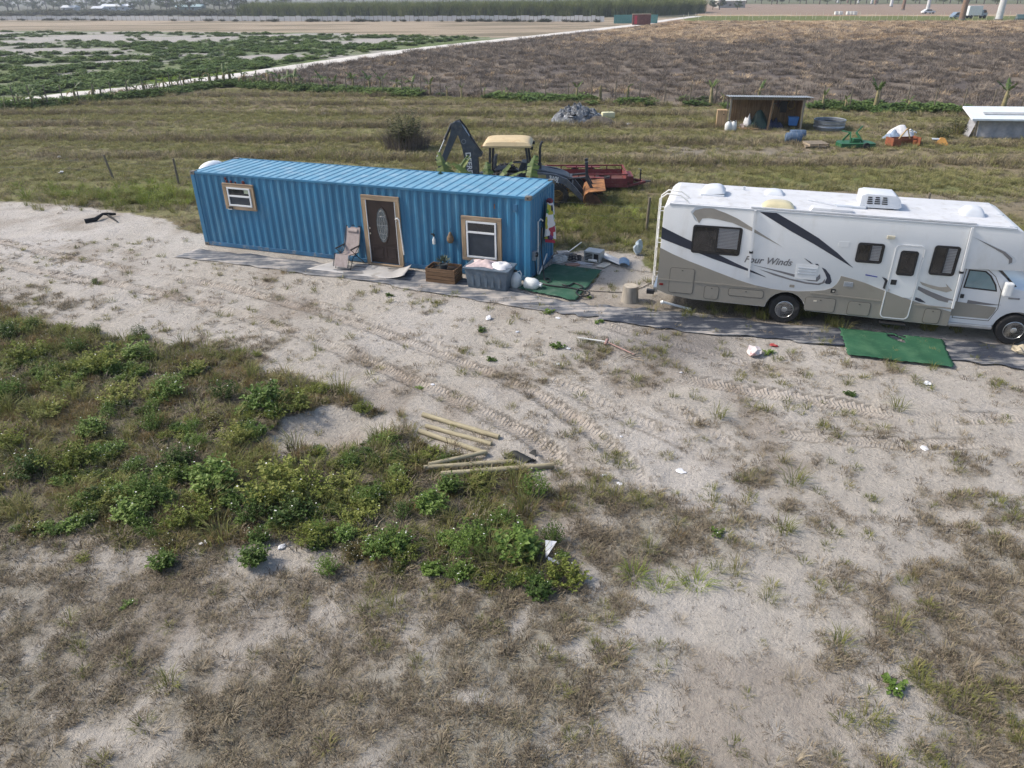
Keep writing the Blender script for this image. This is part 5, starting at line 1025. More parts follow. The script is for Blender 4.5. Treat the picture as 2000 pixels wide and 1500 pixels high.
# tools hung on the back wall
hc = put(thing('hose_coil', 'coil of yellow rope hung on the shed back wall', 'rope'), 4.0, 2.12, 1.02)
for k in range(3): MB().tube([(.24*math.cos(i*.35)*(1-.05*k), -.03*k, .25+.27*math.sin(i*.35)*(1-.04*k)) for i in range(18)], .022, 6, True).build('turn', mat('yellow_rope', (.34,.24,.08), .8, var=.2), hc, smooth=60)
jk = put(thing('hanging_jacket', 'black jacket hung on the shed back wall', 'jacket'), 3.55, 2.13, .80)
MB().prism([(-.20,0),(.20,0),(.22,.45),(.30,.20),(.34,.24),(.24,.64),(.08,.70),(-.08,.70),(-.24,.64),(-.34,.24),(-.30,.20),(-.22,.45)], -.07, .02).build('body', BLACK, jk, bevel=.02)
for a, w, h, c, lb in ((2.85,.22,.34,(.07,.05,.07),'small dark bag hung left of the black jacket'), (3.16,.16,.4,(.12,.08,.09),'brown cloth hung on the shed wall beside the black jacket')):
    o = put(MB().prism([(-w/2,0),(w/2,0),(w*.42,h*.6),(w*.15,h),(-w*.15,h),(-w*.42,h*.6)], -.07, .02).build('hanging_bag', mat('bag_%d' % int(a*100), c, .9, var=.3), bevel=.015), a, 2.13, 1.15); tag(o, lb, 'bag')
rk_ = put(thing('garden_rake', 'long pale-handled rake leaning inside the shed', 'rake'), 2.75, 1.6)
MB().tube([(0,0,.0),(.18,.35,1.35)], .018, 6).build('handle', mat('pale_handle', (.42,.36,.26), .7), rk_); MB().box(-.02,.36,.33,.37,1.32,1.38).build('rake_head', CASTM, rk_)
pl = [(.9,.35,.05,1.1,-.5),(1.5,.3,.05,1.0,-.6),(1.2,.15,.03,.9,-.4)]
for k, (a, d, z, L, rz) in enumerate(pl):
    o = put(MB().box(-L/2,L/2,-.06,.06,0,.035).build('plank', PLY, bevel=.004), a, d, z-.03*(z < .05), rz); tag(o, 'pale plank lying on the ground at the shed front', 'plank', 'planks at the shed front')
# trough, barrels, pallet, implements
tr = thing('stock_tank', 'round galvanised stock tank beside the open shed', 'tank', gp(1618, 252), 0)
GALV = mat('galvanised_steel', (.30,.33,.37), .4, metal=.55, var=.15, scale=3, dirt=((.2,.2,.2), .3, 5))
MB().lathe([(.0,.0),(.92,.0),(.93,.02),(.93,.16),(.945,.18),(.93,.20),(.93,.36),(.945,.38),(.93,.40),(.94,.56),(.965,.58),(.94,.60),(.91,.57),(.905,.04),(.0,.03)], 36).build('tank', GALV, tr, smooth=40)
MB().lathe([(.0,.40),(.905,.40)], 36).build('water', mat('dark_water', (.03,.045,.06), .05, spec=.6), tr)
BARL = mat('blue_grey_barrel', (.07,.115,.19), .5, var=.2, dirt=((.2,.22,.24), .3, 6))
for k, (px, py, z, lb) in enumerate(((1548,279,0,'blue drum lying on the grass, lower of the pair by the pallets'), (1556,273,0,'blue drum lying behind the lower one by the pallets'))):
    o = thing('plastic_drum', lb, 'drum', gp(px, py)+Vector((0,0,.0)), -.15); m = MB(); m.M = Matrix.Translation((0,0,.29))
    m.lathe([(.0,-.44),(.25,-.44),(.28,-.40),(.285,-.16),(.265,-.14),(.285,-.12),(.285,.12),(.265,.14),(.285,.16),(.28,.40),(.25,.44),(.0,.44)], 20, axis='x').build('drum_body', BARL, o, smooth=40)
    for s in (-.12,.12): MB().cyl((.44,s,.29),(.46,s,.29),.04).build('bung', WHITE, o)
PAL = wood('pallet_wood', (.33,.27,.20), axis=0)
def pallet(loc, rz, label, z=0., tilt=0.):
    p = thing('wooden_pallet', label, 'pallet', loc, rz); p.location.z += z; p.rotation_euler = (tilt, 0, rz)
    for k in range(7): MB().box(-.55,.55,-.5+k*.158,-.5+k*.158+.095,.115,.135).build('deck_board', PAL, p)
    for y in (-.5,-.04,.41): MB().box(-.549,.549,y+.005,y+.085,.0,.018).build('bottom_board', PAL, p)
    for x in (-.53,-.02,.49): MB().box(x,x+.04,-.49,.49,.019,.114).build('stringer', PAL, p)
pallet(gp(1592, 288), .05, 'weathered wooden pallet, topmost of the two by the blue drums', .142); pallet(gp(1590, 288), -.22, 'weathered wooden pallet, undermost of the two by the blue drums')
for pa, pb, lb in (((1536,290),(1607,298),'long pale pole lying on the sand before the pallets'), ((1614,287),(1632,291),'short pale pole sticking out beside the pallets')):
    A, B_ = gp(*pa), gp(*pb); tag(MB().bar((A.x,A.y,.03),(B_.x,B_.y,.03),.06,.05).build('pole', PAL), lb, 'pole')
GRNI = mat('implement_green', (.018,.105,.045), .5, var=.25, scale=4, dirt=((.08,.1,.06), .3, 5))
mw = thing('rotary_cutter', 'green tractor-mounted rotary mower deck lying in the grass', 'mower', gp(1668, 287), -.02)
MB().prism([(-.95,-.55),(.95,-.55),(1.0,.15),(.75,.62),(-.75,.62),(-1.0,.15)], .20, .27, 'z').build('deck', GRNI, mw, bevel=.015)
MB().prism([(-.95,-.55),(.95,-.55),(1.0,.15),(.75,.62),(-.75,.62),(-1.0,.15)], .06, .19, 'z').build('skirt', GRNI, mw)
for s in (-1,1): MB().bar((s*.35,-.2,.28),(s*.16,.45,.72),.06,.10).build('a_frame_bar', GRNI, mw); MB().bar((s*.5,.5,.28),(s*.16,.48,.70),.06,.08).build('a_frame_bar', GRNI, mw)
MB().bar((.16,.46,.70),(.62,.8,1.0),.05,.06).build('top_link', GRNI, mw); MB().bar((-.16,.46,.70),(-.5,.85,.75),.05,.06).build('top_link', GRNI, mw); MB().box(-.2,.2,-.2,.14,.28,.48).build('gearbox', GRNI, mw, bevel=.03); MB().cyl((0,-.9,.2),(0,-.9,.21),.01).build('pin', BLACK, mw)
o = MB().lathe([(.09,-.05),(.18,-.05),(.19,.0),(.18,.05),(.09,.05)], 16, axis='y').build('tail_wheel', RUBB, mw); o.location = (.3,-.85,.19); MB().bar((.3,-.56,.26),(.3,-.85,.30),.06,.05).build('wheel_arm', GRNI, mw)
bl = thing('box_blade', 'rusty orange box blade implement with pale struts', 'implement', gp(1762, 286), .12); ORI = mat('faded_orange_paint', (.24,.075,.035), .7, var=.3, scale=4, dirt=((.10,.05,.03), .4, 5))
MB().box(-.80,.80,.35,.39,.08,.46).build('rear_blade', ORI, bl); MB().box(-.82,-.78,-.35,.40,.05,.50).build('side_plate', ORI, bl); MB().box(.78,.82,-.35,.40,.05,.50).build('side_plate', ORI, bl); MB().box(-.78,.78,-.06,0.,.34,.42).build('tool_bar', ORI, bl); MB().box(-.80,-.35,-.36,-.33,.05,.44).build('front_plate', ORI, bl)
for a, b_ in (((-.3,0,.42),(.15,.1,.95)),((.35,0,.42),(.15,.1,.95)),((.0,.36,.46),(.15,.1,.95))): MB().bar(a,b_,.05,.06).build('mast_strut', mat('tan_strut', (.42,.30,.15), .7), bl)
for a in ((.30,.1,.88),(.52,.05,.78)): MB().cyl(a,(a[0]+.18,a[1],a[2]-.08),.045).build('white_knob', WHITE, bl)
ws = thing('covered_mower', 'object under a white sheet behind the orange box blade', 'covered object', gp(1758, 272), 0)
MB().sheet(heap(.75,.55,.72,3.3), 18, 14).build('white_sheet', WC, ws, smooth=60); o = MB().sheet(heap(.38,.4,.55,1.2), 12, 10).build('blue_sheet_fold', mat('pale_blue_cloth', (.22,.29,.40), .8, var=.2), ws, smooth=60); o.location = (-.62,-.25,0)
og = thing('seed_hopper', 'small orange hopper toppled in the grass', 'hopper', gp(1838, 284), -.3)
MB().add([(-.45,-.3,.05),(.35,-.35,.02),(.42,.3,.03),(-.4,.3,.06),(-.1,-.05,.42),(.1,-.05,.40),(.1,.08,.40),(-.1,.08,.42)], [(3,2,1,0),(4,5,6,7),(0,1,5,4),(1,2,6,5),(2,3,7,6),(3,0,4,7)]).build('hopper', mat('orange_hopper', (.46,.24,.06), .6, var=.25, dirt=((.2,.1,.05), .3, 5)), og, bevel=.01); MB().box(-.5,-.05,-.1,.3,.30,.34).build('pale_lid', PALE, og)
for k, (px, py) in enumerate(((1855,287),(1862,290))): A = gp(px, py); tag(MB().bar((A.x-.5,A.y,.03),(A.x+.5,A.y-.08*k,.03),.05,.04).build('stick', PAL), 'pale stick lying right of the orange hopper', 'stick', 'sticks by the hopper')
# white-roofed lean-to hung with grey mesh
L0 = gp(1893, 268); L1 = gp(1981, 269); ya = -.16
LT = thing('canopy_shelter', 'low shelter with a white slab roof and grey mesh curtains', 'shelter', L0, ya); zt = 1.22
WSL = mat('white_panel', (.68,.74,.78), .45, var=.06, scale=2)
MB().add([(-.45,-.9,zt-.16),(4.6,-.9,zt-.16),(4.6,.9,zt+.30),(-.45,.9,zt+.30),(-.45,-.9,zt-.06),(4.6,-.9,zt-.06),(4.6,.9,zt+.40),(-.45,.9,zt+.40)], [(3,2,1,0),(4,5,6,7),(0,1,5,4),(1,2,6,5),(2,3,7,6),(3,0,4,7)]).build('roof_panel', WSL, LT)
MB().add([(.35,-.35,zt+.06),(3.2,-.35,zt+.06),(3.2,-.05,zt+.14),(.35,-.05,zt+.14),(.35,-.35,zt+.13),(3.2,-.35,zt+.13),(3.2,-.05,zt+.21),(.35,-.05,zt+.21)], [(3,2,1,0),(4,5,6,7),(0,1,5,4),(1,2,6,5),(2,3,7,6),(3,0,4,7)]).build('roof_batten', mat('grey_batten', (.36,.38,.40), .6), LT)
MESH = mat('grey_shade_mesh', (.30,.305,.33), .8, var=.15, scale=5)
MB().sheet(lambda u, v: (.15+2.9*u, -.35-.10*math.sin(u*3.1)-.12*(1-v)+.04*math.sin(u*21), .02+(zt-.05)*v), 40, 8).build('mesh_curtain', MESH, LT, smooth=60).modifiers.new('thick', 'SOLIDIFY').thickness = .006
MB().sheet(lambda u, v: (-.30*(1-v)+.12, -.32+1.0*u, .02+(zt-.03)*v+.12*u*v), 10, 8).build('mesh_curtain', MESH, LT, smooth=60).modifiers.new('thick', 'SOLIDIFY').thickness = .006
for x in (.1,3.05,4.4):
    for y in (-.30,.75): MB().bar((x,y,-.03),(x,y,zt-.02+(.26 if y > 0 else 0)),.08,.08).build('post', SG, LT)
crumple('silver_bag', 1990, 268, .35, .3, bagm, 'crumpled silvery bag beside the mesh-curtained shelter', 'bag', 23)
# ---- rubbish heap and pale tank in the pasture
hp = gp(1128, 241); H_ = thing('rubbish_heap', 'heap of crumpled grey-white sheeting and ash in the pasture', 'rubbish heap', hp, 0)
HG = mat('grey_rubbish', (.10,.11,.125), .8, var=.7, scale=3.2, dirt=((.36,.38,.41), .4, 5.)); HB = mat('brown_rubbish', (.13,.11,.085), .9, var=.4, scale=3)
def mound(rx, ry, h, sd, fr=5.): return lambda u, v: ((u-.5)*2*rx, (v-.5)*2*ry, h*max(0, 1-((u-.5)*2)**2-((v-.5)*2)**2)**.75*(.55+.85*float(fbm(np.array([u*fr*2.4+sd]), np.array([v*fr*1.6]), 12, 4)[0]))-.02)
MB().sheet(mound(1.9,1.3,1.15,1.,9.), 46, 36).build('crumpled_sheeting', HG, H_, smooth=25); o = MB().sheet(mound(1.8,.9,.55,5.), 30, 20).build('ash_mound', HB, H_, smooth=30); o.location = (.9,-.55,0)
for k in range(26):
    r = random.Random(k); a = r.uniform(0,6.28); d = r.uniform(.2,1.5); z = .80*max(0,1-(d/1.9)**2)**.75
    m = MB(); m.M = Matrix.Translation((d*math.cos(a), d*math.sin(a)*.7, z+.05)) @ Euler((r.uniform(-.7,.7), r.uniform(-.7,.7), r.uniform(0,6))).to_matrix().to_4x4(); s = r.uniform(.12,.32); m.box(-s,s,-s*.6,s*.6,-.012,.012)
    m.build('scrap_sheet', mat('scrapwhite', (.55,.57,.60), .6, var=.3) if k % 3 else BLACK, H_)
it = thing('pale_tank', 'pale yellowed plastic tank half hidden in grass behind the rubbish heap', 'tank', gp(1187, 231), .1)
MB().box(-.45,.45,-.3,.3,.0,.42).build('tank_body', mat('yellowed_plastic', (.55,.54,.36), .5, var=.12), it, bevel=.10, smooth=40); MB().lathe([(.1,.42),(.1,.46),(.0,.46)], 12).build('cap', MATS['yellowed_plastic'], it)
for k, (px, py) in enumerate(((1066,241),(1088,238),(1227,244),(117,309),(120,338),(636,223))): crumple('paper_scrap', px, py, .12, .12, WC, 'white paper scrap lying in the pasture grass', 'litter', 40+k)['group'] = 'paper scraps in the pasture'
# ---- fence posts behind the lot, with wires
FP = wood('fence_post_wood', (.17,.145,.11), axis=2)
F = thing('wire_fence', 'old wire fence with leaning wooden posts behind the lot', 'fence', (0,0,0))
pts = []
for px, py, h, l in ((-190,338,1.15,0),(-60,343,1.15,.03),(222,350,1.15,-.16),(350,363,1.25,.0),(470,378,1.2,0),(640,398,1.2,0),(1262,452,1.25,.03),(1500,452,1.2,0),(1800,440,1.2,0),(2150,430,1.2,0)):
    g = gp(px, py); t = (g.x+l*h, g.y, h); MB().cyl((g.x, g.y, -.05), t, .055, .05, n=8).build('post', FP, F, smooth=50); pts.append((g, l, h))
WIRE = mat('fence_wire', (.2,.2,.2), .5, metal=.8)
for z in (.45, .85):
    for (g, l, h), (g2, l2, h2) in zip(pts[:-1], pts[1:]): MB().tube([(g.x+l*z, g.y, z), (g2.x+l2*z, g2.y, z)], .004, 4).build('wire', WIRE, F)
# ================================================================ WOODEN POLES, LITTER, SMALL THINGS ON THE SAND
POLE = wood('treated_pole', (.34,.30,.20), axis=0, var=.35)
def log(pa, pb, r, label, z0=0., z1=None, ext=0.):
    A, B_ = gp(*pa), gp(*pb); z1 = z0 if z1 is None else z1; d = (B_-A); B_ = B_+d.normalized()*ext; L = (B_-A).length
    o = MB().cyl((0,0,0), (L,0,0), r, r*.95, n=14).build('fence_pole', POLE, smooth=40); za, zb = gz(A.x, A.y)+r*.8+z0, gz(B_.x, B_.y)+r*.8+z1
    o.location = (A.x, A.y, za); o.rotation_euler = (0, -math.atan2(zb-za, L), math.atan2(d.y, d.x)); return tag(o, label, 'pole')
log((826,812),(975,858),.054,'longest of the upper sand-side wooden poles, uppermost of three', .0); log((832,833),(960,869),.050,'middle of the three upper wooden poles on the sand', -.01); log((818,845),(950,888),.054,'lowest of the three upper wooden poles on bare sand', -.005)
log((838,916),(950,890),.045,'thin slanting pole at the top of the lower pole bundle', .06); log((828,920),(1000,906),.05,'middle pole of the lower bundle resting in grass', .03); log((862,935),(1082,913),.058,'long thick pole of the lower bundle, nearest the grass', .04)
NET = mat('black_net', (.012,.014,.014), .7, var=.4)
o = MB().sheet(lambda u, v: tuple(gp(985+62*u, 906-18*v-4*u)+Vector((0,0,.03+.05*math.sin(9*u+5*v)+gz(*gp(985+62*u, 906-18*v-4*u)[:2])))), 16, 6).build('black_netting', NET, smooth=50); tag(o, 'scrap of black netting at the end of the wooden poles', 'netting')
# black stick-like hose on the white sand
def g3(px, py, z): g = gp(px, py); return (g.x, g.y, gz(g.x, g.y)+z)
bo_ = thing('burnt_branch', 'charred black branch lying on the white sand left of the container', 'branch', (0,0,0))
MB().tube([g3(167,437,.06), g3(188,434,.08), g3(203,427,.16), g3(212,426,.14), g3(228,424,.10)], [.11,.09,.05,.06,.05], 8).build('limb', mat('charred_wood', (.012,.012,.014), .8, var=.5), bo_, smooth=50); MB().tube([g3(212,426,.10), g3(222,431,.07), g3(230,435,.03)], [.05,.04,.02], 6).build('side_limb', MATS['charred_wood'], bo_, smooth=50)
WB = mat('thin_white_film', (.66,.67,.70), .35, var=.12, scale=9); RD = mat('red_white_print', (.60,.55,.55), .6, var=.1, scale=5, dirt=((.50,.03,.04), .35, 5))
for px, py, r, h, lb in ((954,622,.17,.16,'largest white plastic bag on the sand below the container cloth'), (399,1062,.12,.1,'white plastic scrap at the lower edge of the weed patch'), (550,1068,.10,.08,'white paper scrap between small weeds below the crater'), (1178,929,.07,.05,'square white paper scrap on the trampled sand'), (1210,946,.09,.04,'torn white scrap beside the square paper'), (1330,920,.14,.06,'frayed white scrap on the tyre tracks'), (1810,750,.15,.10,'white plastic scrap before the bright green carpet'), (1805,878,.14,.05,'flat white scrap in the straw tufts'), (845,752,.08,.06,'white scrap where the sand track bends'), (1110,683,.09,.08,'pale crumpled scrap beside the green weeds'), (1090,711,.08,.06,'small white scrap below the weeds on the track'), (1010,648,.08,.06,'white crumpled tissue above the track weeds'), (1090,622,.11,.05,'flattened clear bottle below the ground cloth'), (385,735,.05,.05,'tiny white scrap at the edge of the weed patch'), (1213,855,.05,.04,'tiny white scrap among the lug marks'), (1330,728,.06,.05,'small grey-white stone below the ash patch')):
    crumple('litter_scrap', px, py, r*.52, h*.55, WB, lb, 'litter', int(px+py))
crumple('snack_bag', 1472, 692, .20, .22, RD, 'red and white snack bag standing on the sand by the ash patch', 'bag', 77, sx=.9); crumple('red_scrap', 1512, 676, .08, .05, mat('red_print', (.40,.06,.06), .6), 'small red wrapper beside the snack bag', 'litter', 78)
rd = thing('paint_roller_pole', 'long pinkish white pole with a red joint on the sand', 'pole', (0,0,0)); MB().tube([g3(1128,665,.06), g3(1185,672,.07)], .02, 8).build('white_section', PVC, rd); MB().tube([g3(1185,672,.07), g3(1240,697,.05)], .018, 8).build('red_section', mat('faded_red_pole', (.30,.19,.17), .6), rd); MB().cyl(g3(1182,676,.05), g3(1186,670,.10), .04).build('red_joint', MATS['faded_red_pole'], rd)
for k in range(5): A = gp(1238+k*3, 690+k*3); tag(MB().tube([g3(1215+k*6, 700+k*1, .04), g3(1245+k*3, 690+k*5, .09)], .010, 5).build('dry_stick', PAL), 'thin dry stick in the little pile by the red and white pole', 'stick', 'dry sticks by the pole')
# white bird's-wing shaped scrap of plastic in the weeds
wf = thing('torn_plastic_sheet', 'bent white strip of plastic with a long pointed tail among bright weeds', 'litter', gp(1072, 1100)); wf.location.z = gz(*gp(1072,1100)[:2])
MB().sheet(lambda u, v: (-.10+.05*u+.30*v*u*(1-.0*u), .02+.32*v*(1-u*.2), .10+.28*v+.06*u*(1-v)), 6, 8).build('strip', WB, wf, smooth=60).scale = (.5,.5,.8); o = MB().sheet(lambda u, v: (-.02+.18*u, -.02-.10*v, .14-.10*u+.02*v), 6, 4).build('flap', WB, wf, smooth=60)
# ================================================================ VEGETATION
def plant_mesh(name, V, F, tint, m, m2=None, midx=None):
    me = bpy.data.meshes.new(name); me.from_pydata(V, [], F)
    at = me.attributes.new('tint', 'FLOAT', 'FACE'); at.data.foreach_set('value', np.array(tint, np.float32))
    me.materials.append(m)
    if m2: me.materials.append(m2)
    if midx is not None: me.polygons.foreach_set('material_index', np.array(midx, np.int32))
    return me
def blades(n, h, spread, lean, w, droop=.5, seed=0, hv=.4):
    """tuft of arching blades: vertices, faces, tint"""
    r = random.Random(seed); V = []; F = []; T = []
    for i in range(n):
        a = r.uniform(0, 6.283); rad = spread*math.sqrt(r.random()); bx, by = rad*math.cos(a), rad*math.sin(a)
        d = a + r.uniform(-.9, .9); L = h*(1-hv*r.random()); le = lean*(.25+r.random()*.9)
        dx, dy = math.cos(d), math.sin(d); sx, sy = -dy*w/2, dx*w/2; b = len(V); t = r.random()
        p1 = (bx+dx*L*.5*math.sin(le), by+dy*L*.5*math.sin(le), L*.5*math.cos(le))
        l2 = min(le+droop*r.uniform(.4, 1.4), 2.2)
        p2 = (p1[0]+dx*L*.5*math.sin(l2), p1[1]+dy*L*.5*math.sin(l2), max(.005, p1[2]+L*.5*math.cos(l2)))
        V += [(bx-sx, by-sy, -.02), (bx+sx, by+sy, -.02), (p1[0]+sx*.8, p1[1]+sy*.8, p1[2]), (p1[0]-sx*.8, p1[1]-sy*.8, p1[2]), p2]
        F += [(b, b+1, b+2, b+3), (b+3, b+2, b+4)]; T += [t, t]
    return V, F, T
def leafy(nst, h, rad, leaf, per, seed=0, flowers=0, dome=.7):
    """bushy weed: stems carrying many small folded leaves, a few flower heads"""
    r = random.Random(seed); V = []; F = []; T = []; MI = []
    for i in range(nst):
        a = r.uniform(0, 6.283); q = math.sqrt(r.random()); ex, ey = rad*q*math.cos(a), rad*q*math.sin(a)
        hh = h*(1-dome*q*q)*r.uniform(.6, 1.1); bx, by = ex*.35, ey*.35
        b = len(V); w = .004
        V += [(bx-w, by, -.02), (bx+w, by, -.02), (ex, ey, hh)]; F += [(b, b+1, b+2)]; T += [.15]; MI.append(0)
        tnt = r.random()
        for k in range(per):
            s = r.uniform(.25, 1.0); px, py, pz = bx+(ex-bx)*s, by+(ey-by)*s, hh*s
            d = r.uniform(0, 6.283); L = leaf*r.uniform(.6, 1.3); W = L*r.uniform(.28, .42); el = r.uniform(-.5, .7)
            dx, dy, dz = math.cos(d)*math.cos(el), math.sin(d)*math.cos(el), math.sin(el)
            sx, sy = -math.sin(d)*W, math.cos(d)*W; b = len(V)
            o = .25*L
            V += [(px+dx*o*.3, py+dy*o*.3, pz), (px+dx*L*.55+sx, py+dy*L*.55+sy, pz+dz*L*.5+.012), (px+dx*L*1.1, py+dy*L*1.1, pz+dz*L*.8), (px+dx*L*.55-sx, py+dy*L*.55-sy, pz+dz*L*.5+.012)]
            F += [(b, b+1, b+2), (b, b+2, b+3)]; tt = min(1, max(0, .25+.5*s*tnt+r.uniform(-.1, .35))); T += [tt, tt]; MI += [0, 0]
        if r.random() < flowers:
            b = len(V); z = hh+.03; s = .010
            V += [(ex-s, ey-s, z), (ex+s, ey-s, z+.004), (ex+s, ey+s, z), (ex-s, ey+s, z+.004)]; F += [(b, b+1, b+2, b+3)]; T += [1]; MI.append(1)
    return V, F, T, MI
PROTO = bpy.data.collections.new('plant_shapes')        # shapes only, not linked into the scene
def scatter(name, meshes, pts, scl, rot, idx, label, cat):
    """one object of uncountable growth: shapes set on points with geometry nodes"""
    N = len(pts); me = bpy.data.meshes.new(name); me.vertices.add(N); me.vertices.foreach_set('co', np.asarray(pts, np.float32).ravel())
    for nm, ty, key, dat in (('rot', 'FLOAT_VECTOR', 'vector', rot), ('scl', 'FLOAT_VECTOR', 'vector', scl)):
        at = me.attributes.new(nm, ty, 'POINT'); at.data.foreach_set(key, np.asarray(dat, np.float32).ravel())
    at = me.attributes.new('idx', 'INT', 'POINT'); at.data.foreach_set('value', np.asarray(idx, np.int32))
    c = bpy.data.collections.new(name+'_shapes')
    for k, m in enumerate(meshes):
        ob = bpy.data.objects.new('%s_shape_%02d' % (name, k), m); c.objects.link(ob)
    g = bpy.data.node_groups.new(name+'_growth', 'GeometryNodeTree')
    g.interface.new_socket('Geometry', in_out='INPUT', socket_type='NodeSocketGeometry'); g.interface.new_socket('Geometry', in_out='OUTPUT', socket_type='NodeSocketGeometry')
    n = g.nodes; L = g.links.new
    gi = n.new('NodeGroupInput'); go = n.new('NodeGroupOutput'); ip = n.new('GeometryNodeInstanceOnPoints')
    ci = n.new('GeometryNodeCollectionInfo'); ci.inputs['Collection'].default_value = c; ci.inputs['Separate Children'].default_value = True; ci.inputs['Reset Children'].default_value = True
    def na(nm, ty):
        a = n.new('GeometryNodeInputNamedAttribute'); a.data_type = ty; a.inputs['Name'].default_value = nm; return a.outputs[0]
    er = n.new('FunctionNodeEulerToRotation'); L(na('rot', 'FLOAT_VECTOR'), er.inputs[0])
    L(gi.outputs[0], ip.inputs['Points']); L(ci.outputs[0], ip.inputs['Instance']); ip.inputs['Pick Instance'].default_value = True
    L(na('idx', 'INT'), ip.inputs['Instance Index']); L(er.outputs[0], ip.inputs['Rotation']); L(na('scl', 'FLOAT_VECTOR'), ip.inputs['Scale'])
    L(ip.outputs[0], go.inputs[0])
    o = link(name, me); md = o.modifiers.new('growth', 'NODES'); md.node_group = g
    return tag(o, label, cat, kind='stuff')
def sample(n, y0, y1, margin=1.12, xlim=400):
    """points spread evenly over the ground inside a widened view, y0..y1"""
    out = []; got = 0
    while got < n:
        Y = np.sqrt(RNG.uniform((y0+4)**2, (y1+4)**2, n))-4
        hw = (Y*_c+CH*_s)*1000/CF*margin+1.0; X = RNG.uniform(-1, 1, n)*hw
        out.append(np.stack([X, Y], 1)); got += n
    return np.concatenate(out)[:n]
def rots(n, tilt=.15): return np.stack([RNG.normal(0, tilt, n), RNG.normal(0, tilt, n), RNG.uniform(0, 6.283, n)], 1)
def lift(P, dz=0.): return np.concatenate([P, (gzs(P[:, 0], P[:, 1])+dz)[:, None]], 1)
def away(P, rects):
    """drop points that fall inside the footprints of things: (cx, cy, yaw, x0, x1, y0, y1)"""
    keep = np.ones(len(P), bool)
    for cx, cy, ya, x0, x1, y0, y1 in rects:
        dx = P[:, 0]-cx; dy = P[:, 1]-cy; a = dx*math.cos(ya)+dy*math.sin(ya); b = -dx*math.sin(ya)+dy*math.cos(ya)
        keep &= ~((a > x0) & (a < x1) & (b > y0) & (b < y1))
    return keep
FOOT = [(-10.866,25.233,-.3466,-.1,12.3,-.15,2.55),(-10.866,25.233,-.3466,-1.2,12.8,-1.45,0),(7.17,17.706,-.2922,-3.4,6.2,.1,2.5)]
# ---- colours
DRY = leafmat('dry_grass', [(.075,.060,.044),(.16,.13,.092),(.34,.285,.205),(.18,.165,.08)], .2, .8)
STRAW = leafmat('straw_grass', [(.20,.165,.12),(.33,.28,.20),(.38,.33,.25)], .2, .8)
GRN = leafmat('green_grass', [(.12,.13,.04),(.17,.185,.055),(.225,.225,.08),(.26,.22,.10)], .3, .7)
LUSH = leafmat('lush_grass', [(.14,.20,.03),(.21,.27,.045),(.26,.28,.06)], .3, .6)
WEED = leafmat('weed_leaves', [(.04,.07,.02),(.085,.14,.03),(.15,.235,.05),(.23,.31,.085)], .3, .55)
OLIV = leafmat('olive_leaves', [(.075,.085,.03),(.12,.13,.045),(.17,.15,.06),(.15,.11,.06)], .25, .7)
FLOW = mat('tiny_white_petals', (.75,.75,.70), .7, var=.05)
P_dry = [plant_mesh('dry_tuft', *blades(26, .17, .11, .95, .0095, .7, 100+k), DRY) for k in range(5)]
P_straw = [plant_mesh('straw_tuft', *blades(38, .34, .07, .8, .007, .6, 120+k), STRAW) for k in range(4)]
P_grn = [plant_mesh('green_tuft', *blades(34, .20, .09, .8, .009, .6, 140+k), GRN) for k in range(5)]
P_lush = [plant_mesh('lush_tuft', *blades(64, .40, .14, .7, .009, .8, 160+k), LUSH) for k in range(4)]
P_tall = [plant_mesh('tall_tuft', *blades(44, .55, .14, .55, .010, .9, 180+k), GRN) for k in range(4)]
def lm(name, *a, m=WEED, **k):
    V, F, T, MI = leafy(*a, **k); return plant_mesh(name, V, F, T, m, FLOW, MI)
WEED2 = leafmat('yellow_weed_leaves', [(.10,.125,.03),(.18,.215,.045),(.26,.29,.07),(.31,.31,.10)], .3, .6)
P_weed = [lm('weed_clump', 58, hh, rr, lf, 14, seed=200+k, flowers=.05, dome=dm, m=mm_) for k, (hh, rr, lf, dm, mm_) in enumerate(((.46,.42,.056,.5,WEED),(.36,.48,.06,.3,WEED2),(.55,.36,.042,.4,WEED),(.34,.46,.05,.2,WEED2),(.48,.40,.085,.5,WEED)))]
P_small = [lm('small_weed', 14, .16, .17, .06, 10, seed=220+k, flowers=.1) for k in range(4)]
P_oliv = [lm('olive_weed', 46, .36, .34, .042, 14, m=OLIV, seed=240+k, flowers=.1) for k in range(4)]
# ---- dead grass and thatch of the foreground
P = sample(170000, 4.8, 26); mk = masks(P[:, 0], P[:, 1])
fine = sstep(.42, .60, fbm(P[:, 0]*4.5, P[:, 1]*4.5, 303, 3)); dens = mk['thatch']*np.clip(1.2-P[:, 1]/30, .25, 1)*(.28+1.05*fine) + mk['weeds']*.10 + mk['lot']*(.012+.05*sstep(.55, .7, fbm(P[:, 0]*1.7, P[:, 1]*1.7, 305, 3)))
keep = (RNG.random(len(P)) < dens) & away(P, FOOT); P = P[keep]; th = mk['thatch'][keep]; wd = mk['weeds'][keep]; n = len(P)
kind = RNG.random(n); idx = np.where(kind < .96, RNG.integers(0, 5, n), 5+RNG.integers(0, 4, n))
s = (.35+.75*RNG.random(n)**2)*np.where(wd, 1.8, 1.)*np.where(idx > 4, .55, 1.)*(.8+.4*fbm(P[:, 0]*.9, P[:, 1]*.9, 301, 3)); sz = s*RNG.uniform(.45, .95, n)
scatter('dry_grass', P_dry+P_straw, lift(P), np.stack([s, s, sz], 1), rots(n), idx, 'low dead grey-brown grass matted over the sandy foreground', 'dry grass')
